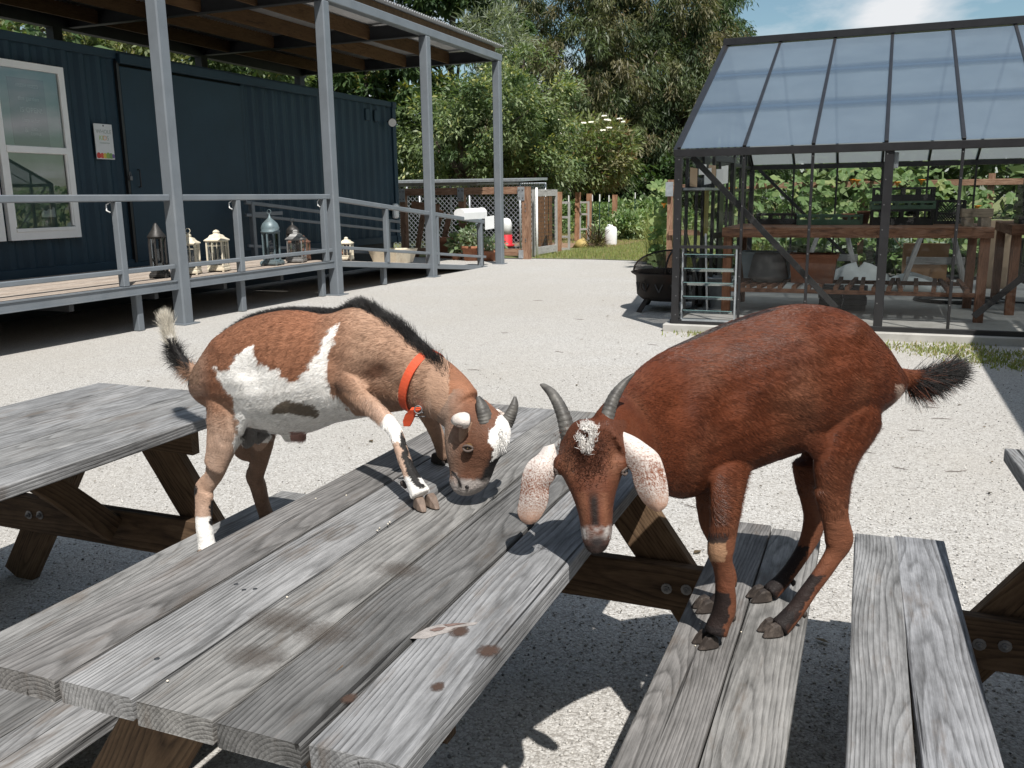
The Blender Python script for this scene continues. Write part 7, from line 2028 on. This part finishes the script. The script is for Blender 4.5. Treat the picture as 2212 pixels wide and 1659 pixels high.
fn, _ = limb_secs(FB, [(640,-420,250,.045,.34),(640,-280,225,.066,.38),(632,-130,185,.078,.48),(618,40,152,.085,.62),(603,200,133,.087,.75),(585,340,122,.088,.8),(568,470,120,.089,.85),(562,550,108,.089,.9),(582,650,86,.089,.95),(598,760,79,.089,1),(606,880,82,.089,1),(606,1000,90,.089,1),(588,1100,98,.089,1),(545,1200,100,.089,1),(515,1280,104,.089,1)], BL, scB)
loft(m, fn, 16, .2)
ff, _ = limb_secs(FB, [(450,-200,140,-.05,.6),(440,-40,112,-.066,.7),(440,120,92,-.075,.8),(456,280,78,-.078,.85),(520,430,68,-.079,.9),(590,570,56,-.079,1),(640,700,52,-.079,1),(650,800,54,-.079,1),(600,900,60,-.079,1),(530,980,66,-.079,1),(490,1040,70,-.079,1)], BL, scB)
loft(m, ff, 14, .2)
tl, _ = limb_secs(FB, [(1680,410,62,0),(1730,408,48,0),(1785,400,36,0),(1835,392,26,0),(1880,385,16,0)], B5, .9643*K_)
loft(m, tl, 12, .4)
# head, seen from the front
HC = Vector((-.452,1.505,.95)); nf = Vector((.20,-.98,.10)).normalized(); hb = Vector((nf.y*-1,nf.x,0)).normalized(); hb = hb if hb.dot(RT) > 0 else -hb
hd_rows = [(490,720,585,.040,-.01),(420,770,650,.055,-.012),(378,805,730,.064,-.012),(362,818,810,.068,-.010),(356,828,890,.068,-.006),(378,818,955,.064,.0),(425,790,1030,.058,.006),(478,765,1120,.050,.012),(515,754,1210,.045,.016),(538,752,1300,.041,.019),(548,748,1380,.039,.021),(572,726,1440,.032,.022),(604,698,1478,.021,.022)]
hs = []
for xl,xr,y,t_,fo in catmull(hd_rows, 4):
    a = on(*BH(xl,y), HC, nf); b = on(*BH(xr,y), HC, nf); c = (a+b)/2
    hs.append((c-nf*(t_-fo-.030), nf*t_, hb*(b-a).length/2*1.03+hb*.0015))
loft(m, hs, 24, .3, .86)
for xx, s in ((372,-1),(815,1)):     # brows over the eyes
    c = on(*BH(xx,895), HC, nf)-nf*.012; loft(m, [(c+Vector((0,0,.018))*q, nf*.020*r_, hb*.014*r_) for q,r_ in ((1,.5),(.4,.95),(-.2,1),(-.8,.7))], 12, .4)
body = fuse(m, 'body', .0046, 6)
relief(body, FB, B5INV, [(1205,565,85,-.011),(1530,212,46,.008),(1045,470,75,-.007),(800,520,62,-.007),(1450,330,60,-.006),(1310,500,52,.004),(930,480,70,.005),(1400,180,60,-.004)], (1060,1300,200,640,.0,52,-.30))
co, no = mesh_np(body)
def brown_tint(P):
    s,l,z = FB.slz(P); X, Y = px_np(P)
    x = (X/K_-1900)/(2132/2211); y = (Y/K_-1100)/(2132/2211)
    hx = (X/K_-2000)/(800/1475); hy = (Y/K_-1350)/(800/1475)
    lx = (X/K_-2600)/(900/2133); ly = (Y/K_-1950)/(900/2133)
    j = vnoise(P,90,1); j2 = vnoise(P,210,2); xw = x+14*j2
    red = np.array([.108,.029,.0115]); lite = np.array([.20,.088,.050]); black = np.array([.010,.008,.008]); dark = np.array([.060,.020,.012]); white = np.array([.84,.81,.78])
    c = np.tile(red,(len(P),1))
    def blend(k, col):
        nonlocal c
        k = np.clip(k,0,1)[:,None]; c = c*(1-k)+col*k
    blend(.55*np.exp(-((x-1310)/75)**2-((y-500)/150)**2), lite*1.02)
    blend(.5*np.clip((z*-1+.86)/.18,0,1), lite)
    blend(.55*np.clip(vnoise(P,28,5)+.25*j,0,1), dark*1.3); blend(.30*np.clip(vnoise(P,34,15)+.2*j2,0,1), lite)
    blend(.9*((np.abs(l) < .012)&(no_b[:,2] > .5)&(z > .9)&(s > -.05)), black*2)
    low = z < .66
    fnear = (l > .03)&low&(lx > 400)&(lx < 780)&(s > -.12)
    # dark fronts of the lower legs
    front = (no_b@np.array(FB.h[:])) > .12+.25*j2
    legs = (z < .585)
    blend(.95*(legs&front&(z < .55)), black*1.6)
    kn = (l > .02)&(lx < 760)&(ly > 430)&(ly < 620); blend(.9*kn*(front), np.array([.34,.20,.12]))
    blend(.9*((l > .02)&(lx < 760)&(ly > 350)&(ly < 450)&front), black*2)
    blend(.9*((z < .47)&(no_b@np.array(FB.h[:]) > -.15)), black*1.8)
    # face
    hd = (hx > 330)&(hx < 860)&(hy > 560)&(s > .30)&(l > .2)
    c[hd] = np.array([.105,.036,.019])
    cx_ = 595+(hy-700)*.062
    blend(hd*.75*np.exp(-((np.abs(hx-cx_)-170)/55)**2-((hy-870)/120)**2), lite*1.0)
    blend(hd*.8*np.exp(-((hx-cx_)/150)**2-((hy-760)/120)**2)*np.clip(.6+.5*j2,0,1), dark*.8)
    blend(hd*.95*np.exp(-((hx-cx_)/34)**4)*np.clip((hy-1050)/90,0,1)*(hy < 1330), black)
    blend(hd*.6*np.exp(-((np.abs(hx-cx_)-80)/30)**2)*(hy > 1080)*(hy < 1330), lite*.9)
    blend(hd*np.clip((hy-1315-25*j2)/30,0,1)*np.clip((1470-hy)/60,0,1)*np.clip(.50+.55*j2+.5*vnoise(P,420,31),0,1), np.array([.30,.27,.26]))
    blend(hd*.95*np.exp(-((np.abs(hx-cx_)-85)/26)**2)*(hy > 1330+24*j2)*(hy < 1425)*np.clip(.6+.7*vnoise(P,420,33),0,1), white*.62)
    blend(hd*np.exp(-((hx-648)/74)**2-((hy-1450)/46)**2)*1.15, black*2.4); blend(hd*np.clip((hy-1462)/16,0,1)*.9, np.array([.022,.017,.016]))
    jx, jy = hx+10*j+8*j2, hy+10*vnoise(P,95,7)
    c[hd&inpoly(jx,jy,[(508,680),(530,680),(562,735),(585,720),(600,665),(560,640),(518,628),(545,592),(610,585),(646,620),(640,690),(622,745),(598,800),(560,806),(535,770)])] = white
    # tail head: pale hairs under the tail
    blend(.9*((xw > 1688)&(xw < 1712)&(y > 430)&(y < 500)), np.array([.45,.34,.28]))
    blend(.95*((x > 1790)&(y < 520)), black*1.6)
    return c*(1+.12*vnoise(P,70,9))[:,None]
no_b = no
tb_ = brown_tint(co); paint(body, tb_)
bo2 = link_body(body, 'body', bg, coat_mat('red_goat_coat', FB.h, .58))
hB = np.array(FB.h[:]); nB = np.array(FB.n[:])
def bflow(P):
    s,l,z = FB.slz(P); d = np.tile(-hB*.95+np.array([0,0,-.5]),(len(P),1))
    d[z < .72] = np.array([0,0,-1.0])-hB*.1
    nk = (l > .06)&(z > .75)&(s > .2); d[nk] = -nB*.7-hB*.5+np.array([0,0,-.3])
    hd = (l > .2)&(s > .30); d[hd] = np.array([0,0,.8])+nB*.1
    return d
def blen(P):
    s,l,z = FB.slz(P); L = np.full(len(P),.016); L[z < .70] = .006; L[(l > .2)&(s > .3)] = .0060; return L
coat(bg, bo2, tb_, bflow, blen, 170000, 21, .16)
# tail brush
rng = np.random.default_rng(5)
tp = catmull([(*FB.at(B5(x,y))[:],) for x,y in ((1720,410),(1775,402),(1830,392),(1885,380))], 14); N = 10000
idx = rng.random(N)**.8*(len(tp)-1.001); i0 = idx.astype(int); fr = (idx-i0)[:,None]; rt_ = tp[i0]*(1-fr)+tp[i0+1]*fr; f_ = idx/(len(tp)-1)
tg = (tp[-1]-tp[0])/np.linalg.norm(tp[-1]-tp[0]); dn = np.array([0,0,-1.0])
d = tg*(.75+.3*f_)[:,None]+dn*(.95*(1-f_)*rng.random(N)+.06)[:,None]+np.array([0,0,.42])*(rng.random(N)*f_)[:,None]+rng.normal(0,.24,(N,3)); d /= np.linalg.norm(d,axis=1)[:,None]
cl = np.where((rng.random(N) < .22*(1-f_))[:,None], np.array([.13,.045,.025]), np.array([.010,.009,.009]))
strands('tail_hair', bg, rt_+rng.normal(0,.005,(N,3)), d, .072*(.5+.75*rng.random(N)), cl*(.6+.9*rng.random((N,1))), .0006, 5, np.tile(dn*.10,(N,1)), MAT['long_hair'])
# forehead hair: brown curls and white tuft
def tuft(name, pxs, n, L, col, spread, dirv, seed, off=.034):
    rng = np.random.default_rng(seed); base = np.array([on(*BH(x,y), HC+nf*off, nf)[:] for x,y in pxs])
    q = base[rng.integers(0,len(base),n)]+rng.normal(0,spread,(n,3)); d = np.array(dirv)+rng.normal(0,.35,(n,3)); d /= np.linalg.norm(d,axis=1)[:,None]
    return strands(name, bg, q, d, L*(.6+.8*rng.random(n)), np.tile(np.array(col),(n,1))*(.7+.6*rng.random((n,1))), .0005, 4, None, MAT['long_hair'])
nfa = np.array(nf[:]); rta = np.array(RT[:])
tuft('forelock', [(520,690),(540,740),(560,780),(585,770),(605,720),(620,670),(625,620),(590,600),(550,605)], 900, .0075, (.88,.85,.82), .0034, nfa*.35+np.array([0,0,.55]), 6)
tuft('brow_curls', [(430,700),(455,760),(480,820),(500,860),(690,690),(690,760),(670,820),(650,860),(585,850),(560,900),(620,900)], 900, .008, (.075,.028,.016), .012, nfa*.45+np.array([0,0,.5]), 7)
pl = (HC, nf)
horn(bg, FB, [(447,690,58,.030),(432,640,56,.030),(408,545,51,.034),(370,450,44,.042),(318,365,34,.052),(262,315,20,.060),(236,304,6,.064)], BH, scBH*1.14, pl)
horn(bg, FB, [(706,690,56,.030),(712,630,54,.030),(722,540,50,.034),(745,455,46,.040),(782,375,40,.048),(845,290,25,.056),(905,232,10,.060),(918,224,4,.062)], BH, scBH*1.14, pl)
def ear_tint_mat():
    t = NT('speckled_ear'); at = t.node('ShaderNodeAttribute', attribute_name='tint')
    n = t.noise(t.obj(), 300, 3, .6); t.base(at.outputs['Color'], .75, .2); t.bump(n.outputs['Fac'], .4, .002); return t.m
MAT['ear_speckle'] = ear_tint_mat()
def brown_ear(rows, depth, curl, seed):
    rows = [((a[0]-(b[0]-a[0])*.07,a[1]-(b[1]-a[1])*.07),(b[0]+(b[0]-a[0])*.07,b[1]+(b[1]-a[1])*.07)) for a,b in rows]
    v, f = ear_mesh(rows, BH, pl, depth, .0045, curl, 9)
    P = np.array([p[:] for p in v]); me = bpy.data.meshes.new('ear'); me.from_pydata([tuple(p) for p in P], [], f)
    bm = bmesh.new(); bm.from_mesh(me); bmesh.ops.recalc_face_normals(bm, faces=bm.faces); bmesh.ops.subdivide_edges(bm, edges=bm.edges[:], cuts=4, use_grid_fill=True); bm.to_mesh(me); bm.free()
    co, no = mesh_np(me); X, Y = px_np(co); hy = (Y/K_-1350)/(800/1475); hx = (X/K_-2000)/(800/1475)
    z0, z1 = hy.min(), hy.max(); f_ = (hy-z0)/(z1-z0)
    rng = np.random.default_rng(seed); sp = .5*vnoise(co,900,seed)+.8*vnoise(co,1900,seed+1)+.5*rng.normal(size=len(co))
    mid = np.array([np.interp(q,[0,.3,.6,1],[.5,.55,.5,.5]) for q in f_])
    white = np.array([.60,.55,.52]); brn = np.array([.21,.080,.045]); tan = np.array([.40,.23,.16])
    k = np.clip((1.0-np.abs(f_-.56)*2.2)+.75*sp-.28,0,1)[:,None]
    c = white*(1-k)+brn*k
    kt = np.clip((f_-.72)/.2+.2*sp,0,1)[:,None]*.85; c = c*(1-kt)+tan*kt
    a = me.color_attributes.new('tint','FLOAT_COLOR','POINT'); c4 = np.ones((len(co),4),np.float32); c4[:,:3] = c; a.data.foreach_set('color', c4.ravel())
    o = link_body(me, 'ear', bg, MAT['ear_speckle'])
    # short hair on the ear
    N = 3600; i = rng.integers(0,len(co),N); r_ = co[i]+rng.normal(0,.0022,(N,3)); n_ = no[i]
    d = np.tile(np.array([0,0,-1.0]),(N,1)); d = d-n_*(d*n_).sum(1)[:,None]+n_*.10+rng.normal(0,.12,(N,3)); d /= np.linalg.norm(d,axis=1)[:,None]
    if 0: strands('ear_hair', o, r_, d, .0036*(.6+.8*rng.random(N)), c[i]*(.7+.7*rng.random((N,1))), .0004)
    # dark rim
    return o
brown_ear([((262,755),(330,735)),((225,812),(348,830)),((160,870),(345,920)),((118,960),(325,985)),((102,1080),(285,1050)),((90,1160),(282,1130)),((80,1225),(262,1205)),((98,1285),(215,1285)),((135,1318),(170,1318))],
          [.030,.020,.008,.004,.006,.008,.010,.010,.010],[.006,.014,.016,.014,.014,.014,.012,.008,.003],1)
brown_ear([((795,690),(835,650)),((808,775),(915,690)),((850,850),(1000,750)),((905,925),(1080,820)),((925,1010),(1120,920)),((955,1090),(1145,1030)),((990,1150),(1155,1115)),((1030,1195),(1145,1185)),((1075,1225),(1105,1225))],
          [.030,.020,.008,.004,.006,.008,.010,.010,.010],[.006,.014,.016,.014,.014,.014,.012,.008,.003],2)
for xx, s in ((362,-1),(824,1)): eye(bg, on(*BH(xx+s*-6,930), HC, nf)-nf*.010, hb*s*1.0+nf*.35-Vector((0,0,.15)), .0105)
for xx, s in ((612,-1),(686,1)):
    c = on(*BH(xx,1432), HC, nf)+nf*.030; MB().cbox(c,.007,.003,.0032,(hb+Vector((0,0,.7*s))).normalized(),nf,Vector((0,0,1)),.0015).build('nostril', MAT['nostril'], bg)
MB().tube([on(*BH(x,y), HC, nf)+nf*q for x,y,q in ((578,1462,.014),(615,1478,.024),(648,1482,.027),(682,1476,.024),(715,1458,.014))], .0018, 6).build('mouth', MAT['nostril'], bg)
fw_ = FB.h
hoof_pair(bg, (-.300,1.925), (-.80,-.60), MAT['hoof'], .052, .024, .032, .4115)
hoof_pair(bg, (-.335,2.105), (-.85,-.52), MAT['hoof'], .055, .023, .032, .4115)
hoof_pair(bg, (-.165,2.035), (-.85,-.52), MAT['hoof'], .052, .024, .032, .4115)
hoof_pair(bg, (-.212,2.215), (-.85,-.52), MAT['hoof'], .058, .024, .032, .4115)
for cx_, cy_, l in ((680,1145,.089),(1345,1110,.081),(1240,815,-.086),(690,830,-.079)):
    MB().lathe([(.001,-.011),(.006,-.005),(.007,.004),(.001,.010)], tuple(FB.at(BL(cx_,cy_), l)), 8).build('dewclaw', MAT['hoof'], bg)
# ================================================================== OPEN SHELTER STANDING JUST OUTSIDE THE FRAME (its shade falls by the greenhouse)
shl = thing('open_shelter', 'open sided timber shelter beyond the right edge whose shade falls beside the greenhouse', 'shelter', (4.4,6.2,0))
for x in (2.32,6.2):
    for y in (3.9,8.3): board('post', (x,y,0),(x,y,2.78),.12,.12,MAT['red_wood'],shl,up=(0,-1,0))
for y in (3.9,8.3): board('beam', (2.1,y,2.86),(6.5,y,2.86),.16,.06,MAT['red_wood'],shl,up=(0,-1,0))
MB().box((2.17,3.4,2.95),(2.60,9.2,2.985)).build('roof_sheet', MAT['galv'], shl)
for k in range(3): board('batten', (2.68+.11*k,3.4,2.965),(2.68+.11*k,9.2,2.965),.07,.03,MAT['red_wood'],shl)
MB().box((3.0,3.4,2.95),(6.5,9.2,2.985)).build('roof_sheet', MAT['galv'], shl)
